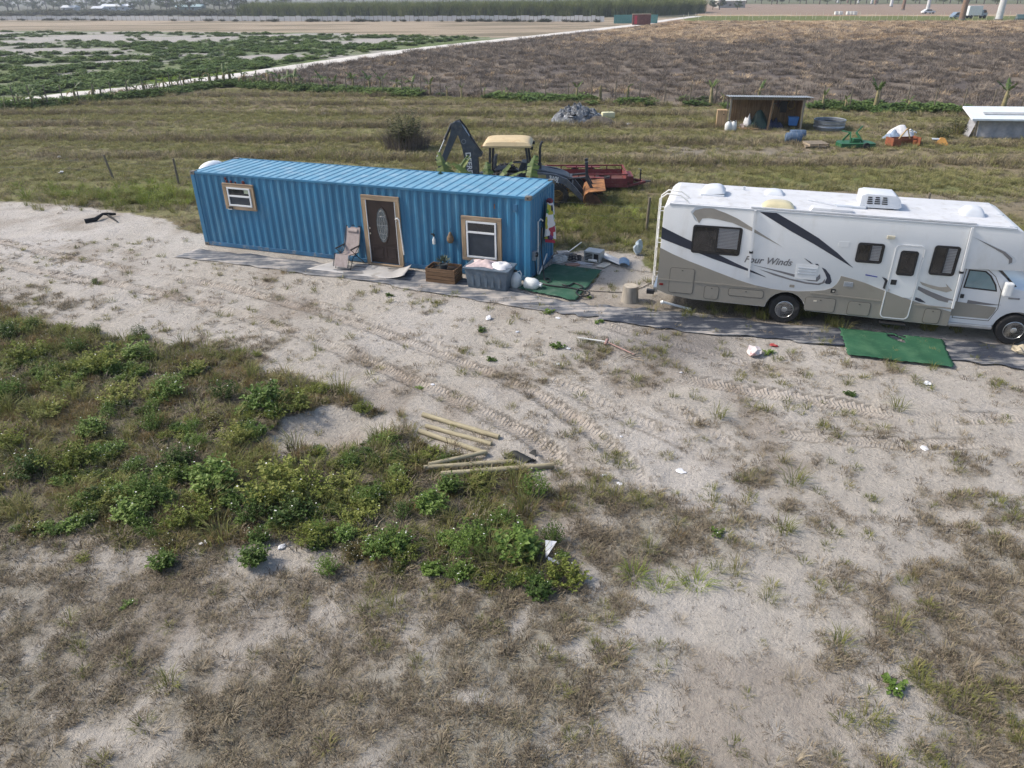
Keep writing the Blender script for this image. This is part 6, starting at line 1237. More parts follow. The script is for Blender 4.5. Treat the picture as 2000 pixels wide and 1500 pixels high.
# ---- green grass mixed in
P = sample(40000, 4.8, 26); mk = masks(P[:, 0], P[:, 1]); gnz = fbm(P[:, 0]*.55+3, P[:, 1]*.55, 311, 4)
dens = mk['thatch']*sstep(.5, .68, gnz)*.5 + mk['weeds']*.22 + .5*mk['lot']*sstep(1540, 1800, mk['RX'])*sstep(1080, 1220, mk['RY'])*sstep(.44, .6, gnz) + mk['lot']*(.008+.09*sstep(.58, .72, fbm(P[:, 0]*1.5+30, P[:, 1]*1.5, 307, 3)))
keep = (RNG.random(len(P)) < dens) & away(P, FOOT); P = P[keep]; wd = mk['weeds'][keep]; n = len(P)
idx = np.where(wd & (RNG.random(n) < .16), 5+RNG.integers(0, 4, n), RNG.integers(0, 5, n)); s = RNG.uniform(.5, 1.15, n)*np.where(wd, 1.25, 1)
scatter('green_grass', P_grn+P_tall, lift(P), np.stack([s, s, s*RNG.uniform(.6, 1, n)], 1), rots(n), idx, 'thin green grass growing through the dead grass and weed patch', 'grass')
# ---- ground cover of leafy, olive and rusty weeds in the patch, in zones
BRN = leafmat('rusty_grass', [(.15,.10,.045),(.23,.165,.075),(.31,.245,.12),(.25,.23,.085)], .25, .8)
P_brn = [plant_mesh('rusty_tuft', *blades(48, .30, .13, .6, .0085, .5, 170+k), BRN) for k in range(4)]
P = sample(46000, 6, 24); mk = masks(P[:, 0], P[:, 1]); gnz = fbm(P[:, 0]*.75+11, P[:, 1]*.95, 321, 4)
dens = mk['weeds']*.40*sstep(.34, .48, fbm(P[:, 0]*1.6, P[:, 1]*1.6, 323, 3)) + mk['thatch']*.004
keep = RNG.random(len(P)) < dens; P = P[keep]; g = gnz[keep]; n = len(P); r = RNG.random(n)
idx = np.where(g > .515, np.where(r < .6, RNG.integers(0, 5, n), 5+RNG.integers(0, 4, n)), np.where(g > .46, np.where(r < .4, 9+RNG.integers(0, 4, n), 13+RNG.integers(0, 4, n)), 13+RNG.integers(0, 4, n)))
s = RNG.uniform(.28, .62, n)*np.where(idx > 12, 1.35, 1)
scatter('weed_cover', P_weed+P_small+P_oliv+P_brn, lift(P), np.stack([s, s, s*RNG.uniform(.7, 1.25, n)], 1), rots(n, .12), idx, 'tangled leafy and rusty weed cover of the overgrown patch beside the sand track', 'weeds')
# ---- single weed bushes and tufts that stand out
BUSH = [(20,660,.9),(150,690,.9),(270,700,.9),(100,810,.9),(380,730,.8),(20,780,1.0),(300,840,.8),(180,850,.8),(660,960,.9),(780,960,.7),(980,1020,.7),(1080,1060,.6),(880,960,.6),(60,700,1.1),(205,722,1.35),(330,772,1.15),(440,780,1.0),(520,800,1.2),(575,806,1.0),(135,915,1.2),(60,925,1.1),(300,985,1.2),(420,960,1.15),(545,965,1.45),(600,975,1.2),(575,1015,1.05),(495,1010,1.),(265,1010,.9),(375,1020,1.),(20,870,1.),(765,1070,.9),(915,1085,1.0),(1005,1082,1.1),(1105,1135,.8),(605,1062,.75),(735,1085,.7),(1045,965,.8),(845,1000,.8),(235,780,1.0),(120,760,.9),(930,1050,.8),(640,1118,.6),(500,1100,.65),(700,1010,.8),(460,870,.9),(350,910,.9)]
for k, (px, py, s) in enumerate(BUSH):
    g = gp(px, py); o = link('weed_bush', P_weed[(k*7) % 5]); z = gz(g.x, g.y)
    o.location = (g.x, g.y, z); o.rotation_euler = (0, 0, k*1.7); s *= 1.0; o.scale = (s, s, s*random.uniform(.95, 1.3))
    lb, gr = (('leafy green weed bush at the edge of the weed patch along the sand track', 'weed bushes along the sand track') if py < 815 else ('bright green weed bush growing below the wooden poles', 'weed bushes below the wooden poles') if px > 690 else
              ('low weed clump on thin ground below the weed patch', 'weed clumps below the patch') if py > 1040 else ('tall leafy weed bush just below the sandy hollow', 'weed bushes below the sandy hollow') if px > 400 else ('leafy weed bush deep in the overgrown patch away from the sandy hollow', 'weed bushes deep in the patch'))
    tag(o, lb, 'weed', gr)
TUFT = [(480,870,1.1,2),(500,905,1.2,2),(455,915,1.0,2),(560,930,.9,2),(330,1035,1.0,2),(300,1040,.8,2),(420,700,.8,2),(480,775,.8,2),(690,960,1.0,2),(870,905,.9,2),(120,990,.8,2),(620,900,1.0,2),(680,880,.9,2),(740,900,.8,2),(390,850,.8,2),(260,880,.8,2),(1550,940,1.5,0),(1362,1140,1.3,2),(1440,1115,1.,0),(1402,1112,.9,0),(1502,1170,.9,0),(1552,1330,1.1,1),(1530,1035,1.3,0),(1752,800,1.3,0),(1655,750,.9,0),(1400,815,1.3,0),(1892,1305,1.3,1),(1750,1230,1.3,0),(1700,1180,1.1,1),(1640,1265,1.1,0),(1270,1075,1.,0),(1205,975,1.3,0),
        (1745,1345,1.0,3),(1640,850,.9,0),(1830,840,1.2,1),(1880,850,1.,1),(1530,900,.8,0),(1690,1410,1.,0),(1550,1490,1.1,1),(40,1450,1.1,1),(760,578,.8,3),(940,645,.9,3),(960,703,.8,3),(1090,680,1.1,3),(1072,610,1.,3),(1170,630,.8,3),(1150,582,.6,3),(1660,770,.8,3),(1500,690,.9,3),(1600,672,.8,0),(1740,712,.9,0),(1820,722,.9,0),(1240,1125,1.3,2),(1290,1145,1.0,2),(1160,968,1.2,0),(1250,985,1.1,0),(1400,1040,.8,3),(1500,800,1.,0),(1290,840,1.,1),(1905,1470,1.1,1),(1330,1210,.9,1),(960,1000,1.2,0),(330,1340,1.1,0),(390,1310,1.,1),(450,1395,1.2,1),(300,1430,1.2,1),(770,1190,1.1,0),(720,1200,1.,0),(640,1020,.9,1),(690,1160,1.1,1),(760,1120,1.,1),(135,1215,.8,0),(250,1180,.7,3),(590,1180,.7,0)]
KIN = [('grass_tuft', P_tall, 'green-brown grass tuft standing alone in the pale sand', 'grass tuft', 'grass tufts in the sand'), ('straw_tuft', P_straw, 'straw coloured spiky grass tuft on the sand', 'grass tuft', 'straw tufts on the sand'),
       ('lush_tuft', P_lush, 'thick yellow-green arching grass tuft', 'grass tuft', 'yellow-green tufts'), ('small_weed', P_small, 'small low green weed rooted in the trodden sand', 'weed', 'small weeds in the sand')]
for k, (px, py, s, kd) in enumerate(TUFT):
    nm, pr, lb, ct, gr = KIN[kd]; g = gp(px, py); o = link(nm, pr[k % len(pr)]); o.location = (g.x, g.y, gz(g.x, g.y)); o.rotation_euler = (0, 0, k*2.1)
    f = {0: .62, 1: .68, 2: .7, 3: .85}[kd]*s; o.scale = (f*1.25, f*1.25, f*.9); tag(o, lb, ct, gr)
# ---- pasture grass behind the container
P = sample(60000, 20, 74, xlim=60); mk = masks(P[:, 0], P[:, 1]); bd = fbm(P[:, 0]*.06+7, P[:, 1]*.3+P[:, 0]*.07, 78, 4); px, py = mk['RX'], mk['RY']
lush = np.exp(-((px-270)/150)**2-((py-382)/16)**2) + .14*np.exp(-((px-1200)/130)**2-((py-445)/34)**2)
dens = mk['pasture']*(.45+.7*sstep(.5, .62, bd)+.5*lush)*np.clip(P[:, 1]/45, .55, 1)
keep = (RNG.random(len(P)) < dens) & away(P, FOOT); P = P[keep]; lu = lush[keep]; b2 = bd[keep]; n = len(P); r = RNG.random(n)
idx = np.where(r < lu*.8, 9+RNG.integers(0, 4, n), np.where(r < .45+.4*sstep(.5, .66, b2), RNG.integers(0, 5, n), 5+RNG.integers(0, 4, n)))
mw_ = mown(P[:, 0], P[:, 1]); idx = np.where((mw_ > .35) & (RNG.random(n) < .7), 5+RNG.integers(0, 4, n), idx); s = RNG.uniform(.8, 1.7, n)*(1+.5*mw_); sz = s*RNG.uniform(.5, 1.0, n)*(1+.9*mw_)
PGR = leafmat('pasture_blades', [(.18,.18,.075),(.24,.235,.10),(.30,.275,.13),(.25,.265,.09)], .3, .8); PBR = leafmat('pasture_dead_blades', [(.19,.16,.10),(.27,.23,.15),(.34,.295,.20)], .2, .9)
P_pg = [plant_mesh('pasture_tuft', *blades(44, .20, .12, .8, .009, .6, 340+k), PGR) for k in range(5)]; P_pd = [plant_mesh('pasture_dead_tuft', *blades(40, .18, .12, .9, .009, .7, 350+k), PBR) for k in range(4)]
scatter('pasture_grass', P_pg+P_pd+P_lush, lift(P), np.stack([s*1.3, s*1.3, sz], 1), rots(n), idx, 'short olive pasture grass behind the container and motorhome', 'grass')
# ---- grass standing between lot edge and pasture, and under the motorhome
P = sample(60000, 15, 36); mk = masks(P[:, 0], P[:, 1]); px, py = mk['RX'], mk['RY']
edge = np.exp(-((px-1190)/110)**2-((py-440)/45)**2)*(py < 486) + np.exp(-((px-250)/170)**2-((py-392)/16)**2)*.8 + 1.0*np.exp(-((px-1480)/130)**2-((py-612)/12)**2) + .6*np.exp(-((px-1780)/140)**2-((py-640)/7)**2)
keep = (RNG.random(len(P)) < edge*.5) & away(P, FOOT[:2]); P = P[keep]; n = len(P); r = RNG.random(n)
idx = np.where(r < .5, RNG.integers(0, 4, n), 4+RNG.integers(0, 5, n)); s = RNG.uniform(.5, 1.0, n)
scatter('edge_grass', P_tall+P_dry, lift(P), np.stack([s, s, s], 1), rots(n), idx, 'longer rank grass along the edge of the sandy lot', 'grass')
# ---- field of dead grass
P_dead = [plant_mesh('dead_clump', *blades(60, 1.0, .55, .6, .035, .8, 400+k), leafmat('dead_field_grass', [(.09,.074,.062),(.155,.13,.11),(.23,.192,.158),(.315,.27,.215)], .15, .9)) for k in range(5)]
P_pale = [plant_mesh('pale_clump', *blades(60, .9, .55, .6, .04, .8, 420+k), leafmat('pale_field_grass', [(.33,.24,.16),(.46,.35,.23),(.54,.43,.29)], .15, .9)) for k in range(3)]
P = sample(46000, 54, 250); mk = masks(P[:, 0], P[:, 1]); px, py = mk['RX'], mk['RY']
dens = (mk['dry'] & (py > 42))*np.clip(1.25-P[:, 1]/260, .35, 1)*(.5+.5*fbm(P[:, 0]*.12, P[:, 1]*.08, 331, 3))
keep = (RNG.random(len(P)) < dens) & (np.abs(road_y(px)-py) > 5); P = P[keep]; px, py = px[keep], py[keep]; n = len(P)
pale = RNG.random(n) < (.05+.75*sstep(92, 60, py+(fbm(P[:, 0]*.05, P[:, 1]*.03, 335, 3)-.5)*50)*sstep(950, 1300, px))  # more pale clumps at the far end, sunlight put into the grass colour
idx = np.where(pale, 5+RNG.integers(0, 3, n), RNG.integers(0, 5, n)); s = RNG.uniform(.6, 1.15, n)*np.clip(P[:, 1]/110, .8, 1.5)
scatter('dead_field_grass', P_dead+P_pale, np.concatenate([P, np.zeros((n, 1))], 1), np.stack([s*1.3, s*1.3, s*np.clip(120/P[:, 1], .35, 1.)*.8], 1), rots(n, .1), idx, 'tall dead purple-brown grass filling the field right of the road', 'dead grass')
# ---- green growth in the field left of the road
GB = leafmat('field_weed_leaves', [(.05,.09,.03),(.085,.145,.04),(.13,.20,.055),(.18,.24,.07)], .2, .7)
P_fb = [lm('field_bush', 46, .85, 1.3, .30, 12, m=GB, seed=440+k, dome=.6) for k in range(4)]
P = sample(44000, 60, 230); mk = masks(P[:, 0], P[:, 1]); px, py = mk['RX'], mk['RY']; gn = fieldn(P[:, 0], P[:, 1])
dens = (mk['left'] & (py > np.interp(px, [0, 600, 1000], [62, 66, 76])))*(sstep(.44, .56, gn)*.5*np.clip(90/P[:, 1], .3, 1) + .10*(py > 128)+.12*((road_y(px)-py) < 24))
keep = (RNG.random(len(P)) < dens) & (road_y(px)-py > 8); P = P[keep]; n = len(P); gk = gn[keep]
s = RNG.uniform(.22, .72, n)*np.where(gk > .5, 1, .7)
scatter('field_weeds', P_fb, np.concatenate([P, np.zeros((n, 1))], 1), np.stack([s*1.3, s*1.3, s], 1), rots(n, .05), RNG.integers(0, 4, n), 'dark green weeds growing in rows on the grey field left of the road', 'weeds')
# ---- strip of rank growth along the banana row
ROW = [(-40,218),(60,208),(180,200),(240,193),(330,184),(400,172),(450,166),(520,172),(640,180),(760,185),(860,190),(1000,195),(1110,199),(1260,203),(1400,207),(1560,212),(1720,216),(1860,220),(2040,225)]
RW = catmull([gp(*q)[:2] for q in ROW], 8); tt = RNG.uniform(0, len(RW)-1.01, 4200); i0 = tt.astype(int); f = (tt-i0)[:, None]
P = RW[i0]*(1-f)+RW[i0+1]*f + np.stack([RNG.normal(0, .5, 4200), RNG.normal(.6, .7, 4200)], 1)
keep = RNG.random(4200) < np.where(P[:, 0] < -8, .9, .24*sstep(.4, .6, fbm(P[:, 0]*.25, P[:, 1]*.25, 461, 3))*2); P = P[keep]; n = len(P); s = RNG.uniform(.35, .75, n)
idx = RNG.integers(0, 7, n)
scatter('row_undergrowth', P_fb+[plant_mesh('row_grass', *blades(50, .8, .4, .5, .03, .7, 460+k), GRN) for k in range(3)], np.concatenate([P, np.zeros((n, 1))], 1), np.stack([s, s, s*.9], 1), rots(n, .08), idx, 'rank green undergrowth along the banana row and fence line', 'undergrowth')
# ================================================================ BANANA PLANTS
BLG = leafmat('banana_leaf_green', [(.06,.10,.03),(.10,.15,.045),(.16,.19,.06)], .25, .5); BLD = leafmat('banana_leaf_dry', [(.18,.13,.07),(.28,.22,.12),(.34,.28,.17)], .2, .8); BST = mat('banana_stem', (.24,.21,.11), .8, var=.3, scale=4, dirt=((.12,.09,.05), .4, 5))
def banana_leaf(name, L, W, arch, m, seed, split=.6):
    """leaf along +x rising then arching over, its sides torn into strips"""
    r = random.Random(seed); V = []; Fc = []; n = 11; rib = []
    for i in range(n+1):
        t = i/n; a = .95-arch*t; rib.append((0, 0) if i == 0 else (rib[-1][0]+L/n*math.cos(a), rib[-1][1]+L/n*math.sin(a)))
    for s in (-1, 1):
        for i in range(1, n):
            w = W*math.sin(math.pi*min(1, .12+.88*i/n))**.7*r.uniform(.8, 1.1); dr = r.uniform(.1, .7)*w; g = .42 if r.random() < split else .5
            x0, z0 = rib[i]; x1, z1 = rib[i+1]; b = len(V)
            xe0 = x0+(x1-x0)*(.5-g); xe1 = x0+(x1-x0)*(.5+g); sl = L*.03
            V += [(x0, 0, z0), (x1, 0, z1), (xe1+sl, s*w, z1-dr), (xe0+sl, s*w, z0-dr)]; Fc.append((b, b+1, b+2, b+3))
    b = len(V)
    for i in range(n+1): V += [(rib[i][0], -.012, rib[i][1]), (rib[i][0], .012, rib[i][1])]
    for i in range(n): Fc.append((b+2*i, b+2*i+1, b+2*i+3, b+2*i+2))
    me = bpy.data.meshes.new(name); me.from_pydata(V, [], Fc); at = me.attributes.new('tint', 'FLOAT', 'FACE'); at.data.foreach_set('value', [r.random() for _ in Fc]); me.materials.append(m); return me
LG = [banana_leaf('leaf', 1.0, .17, 1.3+.4*k, BLG, 500+k) for k in range(3)]; LD = [banana_leaf('leaf', .9, .10, 2.3+.4*k, BLD, 510+k, .9) for k in range(3)]; LU = [banana_leaf('leaf', 1.0, .15, .35+.3*k, BLG, 520+k) for k in range(2)]
STEM = MB().lathe([(.11,-.03),(.10,.3),(.075,.8),(.05,1.0),(.02,1.06)], 10).mesh('stem', BST, 50)
def banana(x, y, h, label, group, nl=7, dry=.4, up=False, seed=0, ls=1.):
    r = random.Random(seed); b = thing('banana_plant', label, 'banana plant', (x, y, gz(x, y) if y < 60 else 0), r.uniform(0, 6.28), group)
    s = link('stem', STEM, b); s.scale = (max(.6, h*.7), max(.6, h*.7), h*.62); s.rotation_euler = (r.uniform(-.06,.06), r.uniform(-.06,.06), 0)
    for k in range(nl):
        d = r.random() < dry; me = r.choice(LD) if d else (r.choice(LU) if (up or k < 2) else r.choice(LG)); o = link('leaf', me, b)
        o.location = (0, 0, h*.62*(r.uniform(.72,.92) if d else r.uniform(.92,1.03))); q = h*.62*r.uniform(.75,1.1)*ls; o.scale = (q, q, q); o.rotation_euler = (0, r.uniform(-.25,.15), k*2.4+r.uniform(-.4,.4))
    return b
LBW = 'ragged banana plant in the row along the sand road'; LBF = 'withered young banana plant along the field edge'
k = 0
for px, py in ((12,216),(40,212),(88,207),(66,210),(150,203),(185,198),(200,196),(228,195),(250,190),(268,188),(286,186),(305,183),(322,180),(338,178),(350,176),(362,174),(382,172),(396,170),(412,168),(425,167),(440,166),(452,165)):
    g = gp(px, py); banana(g.x, g.y, random.uniform(1.0,1.9), LBW, 'banana row by the road', 6, .35, seed=600+k); k += 1
for px, py in ((478,168),(496,170),(508,168),(526,171),(548,172),(565,173),(577,175),(592,174),(632,178),(655,178),(690,178),(722,180),(745,178),(776,182),(806,185),(840,186)):
    g = gp(px, py); banana(g.x, g.y, random.uniform(1.2,2.2), 'leafy banana plant in the dense clump behind the pasture', 'banana clump behind the pasture', 7, .35, seed=600+k); k += 1
for px, py, h in ((874,190,1.1),(902,192,1.3),(946,193,1.0),(992,194,1.1),(1126,197,1.6),(1172,199,1.9),(1224,201,1.8),(1388,206,2.1),(1412,207,1.2),(1606,212,1.5),(1650,214,1.2),(1708,216,2.2),(1772,217,1.2),(1955,222,2.4),(1480,206,2.0)):
    g = gp(px, py); banana(g.x, g.y, h, LBF, 'young banana plants along the field edge', 4, .55 if px not in (1388,1708) else .0, up=True, seed=600+k, ls=.75); k += 1
for a, d, h, lb, dry in ((8.1,3.3,3.0,'banana plant with split green leaves behind the container, left of the boom lettering',.0),(9.65,3.2,3.1,'green banana plant behind the container, against the boom lettering',.35),(10.35,3.2,3.2,'half withered banana plant behind the container, below the yellow canopy',.75),(11.0,3.4,3.3,'yellowing banana plant behind the container by the tractor seat',.85)):
    g = cpt(a, d); banana(g.x, g.y, h*.95, lb, None, 6, dry, up=True, seed=700+int(a*10), ls=.85)
F2 = thing('field_fence', 'thin wire fence with slim posts along the banana row', 'fence', (0,0,0))
row = catmull([gp(*q)[:2] for q in ((-40,219),(150,204),(330,182),(445,166),(640,181),(860,191),(1110,200),(1400,208),(1720,217),(2060,226))], 6); last = None
for i, p in enumerate(row):
    h = random.uniform(1.3,1.7); MB().cyl((p[0],p[1]+.6,-.03),(p[0]+random.uniform(-.05,.05),p[1]+.6,h),.05,.045,n=6).build('post', FP, F2)
    if last is not None:
        for z in (.6,1.1): MB().tube([(last[0],last[1]+.6,z),(p[0],p[1]+.6,z)],.006,4).build('wire', WIRE, F2)
    last = p
# ---- grey dry bush behind the container
bsh = gp(795, 292); V_, F_, T_, MI_ = leafy(190, 2.3, 1.2, .16, 11, seed=801, dome=.4)
me = plant_mesh('foliage', V_, F_, T_, leafmat('greybush_leaves', [(.06,.07,.035),(.10,.11,.05),(.17,.14,.11)], .2, .8), FLOW, MI_); db = thing('shrub', 'grey-green straggly shrub standing alone in the pasture', 'shrub', bsh); link('foliage', me, db)
me = plant_mesh('dry_stems', *blades(620, 1.7, 1.25, .5, .022, .5, 802), leafmat('greybush_stems', [(.10,.085,.08),(.17,.145,.13),(.22,.19,.16)], .1, .9)); link('dry_stems', me, db)
for px, py, s, lb in ((1870,262,1.0,'bushy dark shrub left of the mesh-curtained shelter'),(1835,270,.7,'low scrubby shrub beside the covered mower')):
    o = thing('shrub', lb, 'shrub', gp(px, py)); V_, F_, T_, MI_ = leafy(60, 1.2, .9, .14, 10, seed=px, dome=.5); link('foliage', plant_mesh('foliage', V_, F_, T_, MATS['greybush_leaves'], FLOW, MI_), o); link('dry_stems', plant_mesh('dry_stems', *blades(90, 1.2, .8, .5, .02, .5, px), GRN), o); o.scale = (s,s,s)
# ================================================================ FAR THINGS
# long pale panel fence behind the stubble
PANF = mat('pale_fence_panel', (.42,.43,.45), .7, var=.2, scale=.5); F3 = thing('panel_fence', 'long silvery panel fence behind the stubble field', 'fence', (0,0,0))
fw = catmull([gp(*q)[:2] for q in ((-60,40),(150,40),(350,41),(600,42),(800,42),(1000,42),(1180,43))], 22); PANEL = MB().box(-.5,.5,-.03,.03,.1,1.7).mesh('panel', PANF); POSTM = MB().box(-.06,.06,-.06,.06,0,1.85).mesh('post', FP)
for p, q in zip(fw[:-1], fw[1:]):
    L = np.linalg.norm(q-p); o = link('panel', PANEL, F3); m = (p+q)/2; o.location = (m[0], m[1], 0); o.scale = (L*.94, 1, random.uniform(.85,1.05)); o.rotation_euler = (0,0,math.atan2(q[1]-p[1], q[0]-p[0])); s = link('post', POSTM, F3); s.location = (p[0], p[1], 0)
# red site container with green screens
rc = thing('site_container', 'small red-brown steel container beside the far end of the road', 'container', gp(1252, 49), -.1); RC = mat('red_brown_container', (.13,.045,.04), .7, var=.25, scale=1.5)
MB().box(-2.4,2.4,-1.2,1.2,.1,2.6).build('body', RC, rc, bevel=.03); MB().box(-2.42,2.42,-1.22,1.22,2.6,2.68).build('roof', mat('tan_roof', (.36,.28,.2), .7), rc); MB().box(-1.9,-1.2,-1.23,-1.2,.3,2.3).build('door', mat('bright_red_door', (.36,.03,.05), .6), rc)
for k in range(12): MB().box(-1.0+k*.28,-.9+k*.28,-1.24,-1.2,.2,2.5).build('rib', RC, rc)
TEAL = mat('teal_screen', (.10,.26,.24), .7, var=.15)
for px, L, lb in ((1226,8.,'teal green screen left of the red site container'), (1270,4.,'teal green screen right of the red site container')): o = MB().box(-L/2,L/2,-.03,.03,.0,2.2).build('green_screen', TEAL); o.location = gp(px, 45.5); tag(o, lb, 'screen')
# stakes of the vegetable rows
STK = MB().cyl((0,0,0),(0,0,1.7),.05,.04,n=5).mesh('stake', mat('pale_stake', (.55,.52,.42), .8))
for i in range(64):
    px = 1335+i*10.4+random.uniform(-3,3); g = gp(px, 40-random.choice((0,0,2.5,5))); o = link('garden_stake', STK); o.location = g; o.rotation_euler = (random.uniform(-.08,.08), random.uniform(-.08,.08), 0); tag(o, 'thin pale stake in the far vegetable rows', 'stake', 'stakes of the far vegetable rows')
# transmission poles (steel and concrete monopoles, tops far above the frame)
PW = mat('weathered_steel_pole', (.20,.13,.09), .8, var=.2); PC = mat('concrete_pole', (.55,.56,.57), .8, var=.1)
for px, py, r, m, lb in ((1878,39,.80,PW,'thick rust-brown transmission pole beside the box truck'), (1950,39,.88,PC,'thick pale concrete transmission pole right of the box truck'), (1811,21,.70,PC,'pale transmission pole behind the white car'), (1763,20,.66,PW,'brown transmission pole left of the white car'), (1740,13,.75,PC,'pale transmission pole in the far pole line'), (1709,9,.75,PW,'brown transmission pole in the far pole line'), (1702,8,.7,PC,'slim pale transmission pole next to the far brown one'), (1676,7,.7,PC,'far pale transmission pole at the horizon'), (1655,6,.7,PW,'far brown transmission pole at the horizon'), (1636,6,.7,PC,'farthest pale transmission pole')):
    o = thing('transmission_pole', lb, 'utility pole', gp(px, py)); MB().cyl((0,0,-.1),(0,0,32.),r,r*.5,n=14).build('shaft', m, o, smooth=60)
    for z in (24.,27.,30.): MB().bar((0,0,z),(3.2,0,z+.5),.25,.25).build('davit_arm', m, o); MB().cyl((3.1,0,z+.45),(3.1,0,z-1.),.12).build('insulator', PC, o)
    MB().lathe([(r*1.25,0),(r*1.25,.25),(r,.3)], 14).build('base_plate', CASTM, o)
# vehicles at the far edge
def far_car(px, py, rz, colr, label, L=4.5, H=1.5, box=False):
    c = thing('parked_truck' if box else 'parked_car', label, 'truck' if box else 'car', gp(px, py), rz); m = mat('paint_%d' % px, colr, .3, var=.05, coat=.3)
    if box:
        MB().box(-1.2,2.6,-1.1,1.1,.8,3.3).build('cargo_box', m, c, bevel=.04); MB().prism([(-3.0,.6),(-1.3,.6),(-1.3,2.3),(-2.3,2.3),(-2.7,1.5),(-3.0,1.4)], -1.,1.).build('cab', mat('cab_grey', (.30,.34,.40), .3), c, bevel=.05); MB().prism([(-2.72,1.5),(-2.34,2.2),(-1.7,2.2),(-1.7,1.5)], -1.01,1.01).build('cab_window', RVGL, c); MB().box(-2.9,2.5,-.5,.5,.55,.8).build('chassis', BLACK, c); ax = (-2.2,1.6); r = .45; w = 1.0
    else:
        MB().prism([(-L/2,.35),(L/2,.35),(L/2,.75),(L*.45,.9),(L*.28,.95),(L*.12,H),(-L*.25,H),(-L*.42,.98),(-L/2,.85)], -.85,.85).build('body', m, c, bevel=.06, smooth=40); MB().prism([(L*.24,.97),(L*.11,H-.08),(-L*.24,H-.08),(-L*.37,.97)], -.86,.86).build('window_band', RVGL, c); ax = (-L*.31,L*.31); r = .33; w = .8
    for x in ax:
        for s in (-1,1): o = MB().lathe([(r*.5,-.1),(r,-.1),(r,.1),(r*.5,.1)], 16, axis='y').build('wheel', RUBB, c); o.location = (x, s*w, r); MB().lathe([(r*.5,-.11),(.0,-.11)], 12, axis='y').build('hubcap', CHROME, o)
far_car(1812, 27, .1, (.66,.68,.7), 'white saloon car parked at the far field edge'); far_car(1870, 36, .2, (.2,.26,.34), 'grey-blue car half hidden behind the brown pole', 4.6, 1.7); far_car(1903, 36, 3.1, (.7,.72,.74), 'white box truck parked between two thick poles', box=True); far_car(1990, 42, 1.2, (.05,.09,.09), 'dark green off-road car near the thick concrete pole', 3.6, 1.7)
for i, px in enumerate((1633,1641,1656,1663,1669)):
    o = thing('water_tote', 'white caged liquid tote at the far vegetable rows', 'tank', gp(px, 29.5), .1, 'white totes at the far rows'); MB().box(-.6,.6,-.5,.5,.15,1.15).build('tank', JUG, o, bevel=.05); MB().box(-.6,.6,-.5,.5,.0,.13).build('pallet_base', PAL, o); MB().lathe([(.1,1.15),(.1,1.2),(0,1.2)], 10).build('lid', BLUEB, o)
# distant roofs among the trees
for px, py, w, h, c, lb in ((140,22,9,2.4,(.62,.66,.70),'small white-roofed building at the far tree line'), (196,23,7,2.,(.55,.58,.62),'pale shed at the far tree line'), (232,21,20,2.8,(.66,.70,.74),'long white-roofed building at the far tree line'), (374,22,16,2.6,(.30,.42,.44),'pale teal building at the far tree line'), (1425,15,14,3.2,(.52,.50,.46),'pale grey buildings at the far end of the tall hedge')):
    o = thing('far_building', lb, 'building', gp(px, py), 0); m = mat('wall_%d' % px, c, .7, var=.1); MB().box(-w/2,w/2,-4,4,0,h).build('wall', mat('wallb_%d' % px, tuple(q*.6 for q in c), .8), o); MB().prism([(-4.6,h),(4.6,h),(0,h+1.4)], -w/2-.4, w/2+.4, 'x').build('roof', m, o)
    for k in range(max(1, int(w/5))): MB().box(-w/2+1+k*4.5,-w/2+2.2+k*4.5,-4.05,-4.,.9,1.9).build('window', RVGL, o)
# ---- tall hedge of reeds along the road end (one green mass)
P_reed = [plant_mesh('reed_clump', *blades(90, 6.0, 1.8, .16, .16, .5, 900+k2, .5), leafmat('reed_green', [(.065,.085,.03),(.105,.135,.04),(.17,.20,.06),(.22,.23,.08)], .25, .7)) for k2 in range(4)]
HD = catmull([gp(*q)[:2] for q in ((470,34.5),(620,34.5),(800,34.5),(1000,34),(1180,33),(1300,30),(1372,25))], 10); n = 2600; tt = RNG.uniform(0, len(HD)-1.01, n); i0 = tt.astype(int); f = (tt-i0)[:, None]
P = HD[i0]*(1-f)+HD[i0+1]*f; P[:, 1] += RNG.uniform(2, 26, n); s = RNG.uniform(.75, 1.15, n)
scatter('reed_hedge', P_reed, np.concatenate([P, np.zeros((n,1))], 1), np.stack([s*1.2, s*1.2, s], 1), rots(n, .05), RNG.integers(0, 4, n), 'tall dense green reed hedge beyond the panel fence', 'reeds')
# ---- scrub in front of the far trees, left
P_scrub = [lm('scrub', 50, 2.2, 2.6, .55, 12, m=leafmat('scrub_leaves', [(.035,.045,.022),(.06,.07,.03),(.09,.09,.05)], .2, .8), seed=920+k2, dome=.5) for k2 in range(3)]
SC_ = catmull([gp(*q)[:2] for q in ((-120,33),(0,32),(200,32),(400,32),(520,33))], 8); n = 420; tt = RNG.uniform(0, len(SC_)-1.01, n); i0 = tt.astype(int); f = (tt-i0)[:, None]; P = SC_[i0]*(1-f)+SC_[i0+1]*f; P[:, 1] += RNG.uniform(0, 90, n); s = RNG.uniform(.5, 1.2, n)
n2 = 90; tt = RNG.uniform(0, len(fw)-1.01, n2); i0 = tt.astype(int); f = (tt-i0)[:, None]; P2 = fw[i0]*(1-f)+fw[i0+1]*f; P2[:, 1] -= RNG.uniform(1, 5, n2); s2 = RNG.uniform(.2, .5, n2); P = np.concatenate([P, P2]); s = np.concatenate([s, s2]); n += n2
scatter('far_scrub', P_scrub, np.concatenate([P, np.zeros((n,1))], 1), np.stack([s*1.4, s*1.4, s], 1), rots(n, .05), RNG.integers(0, 3, n), 'dark low scrub along the panel fence and before the far trees', 'scrub')
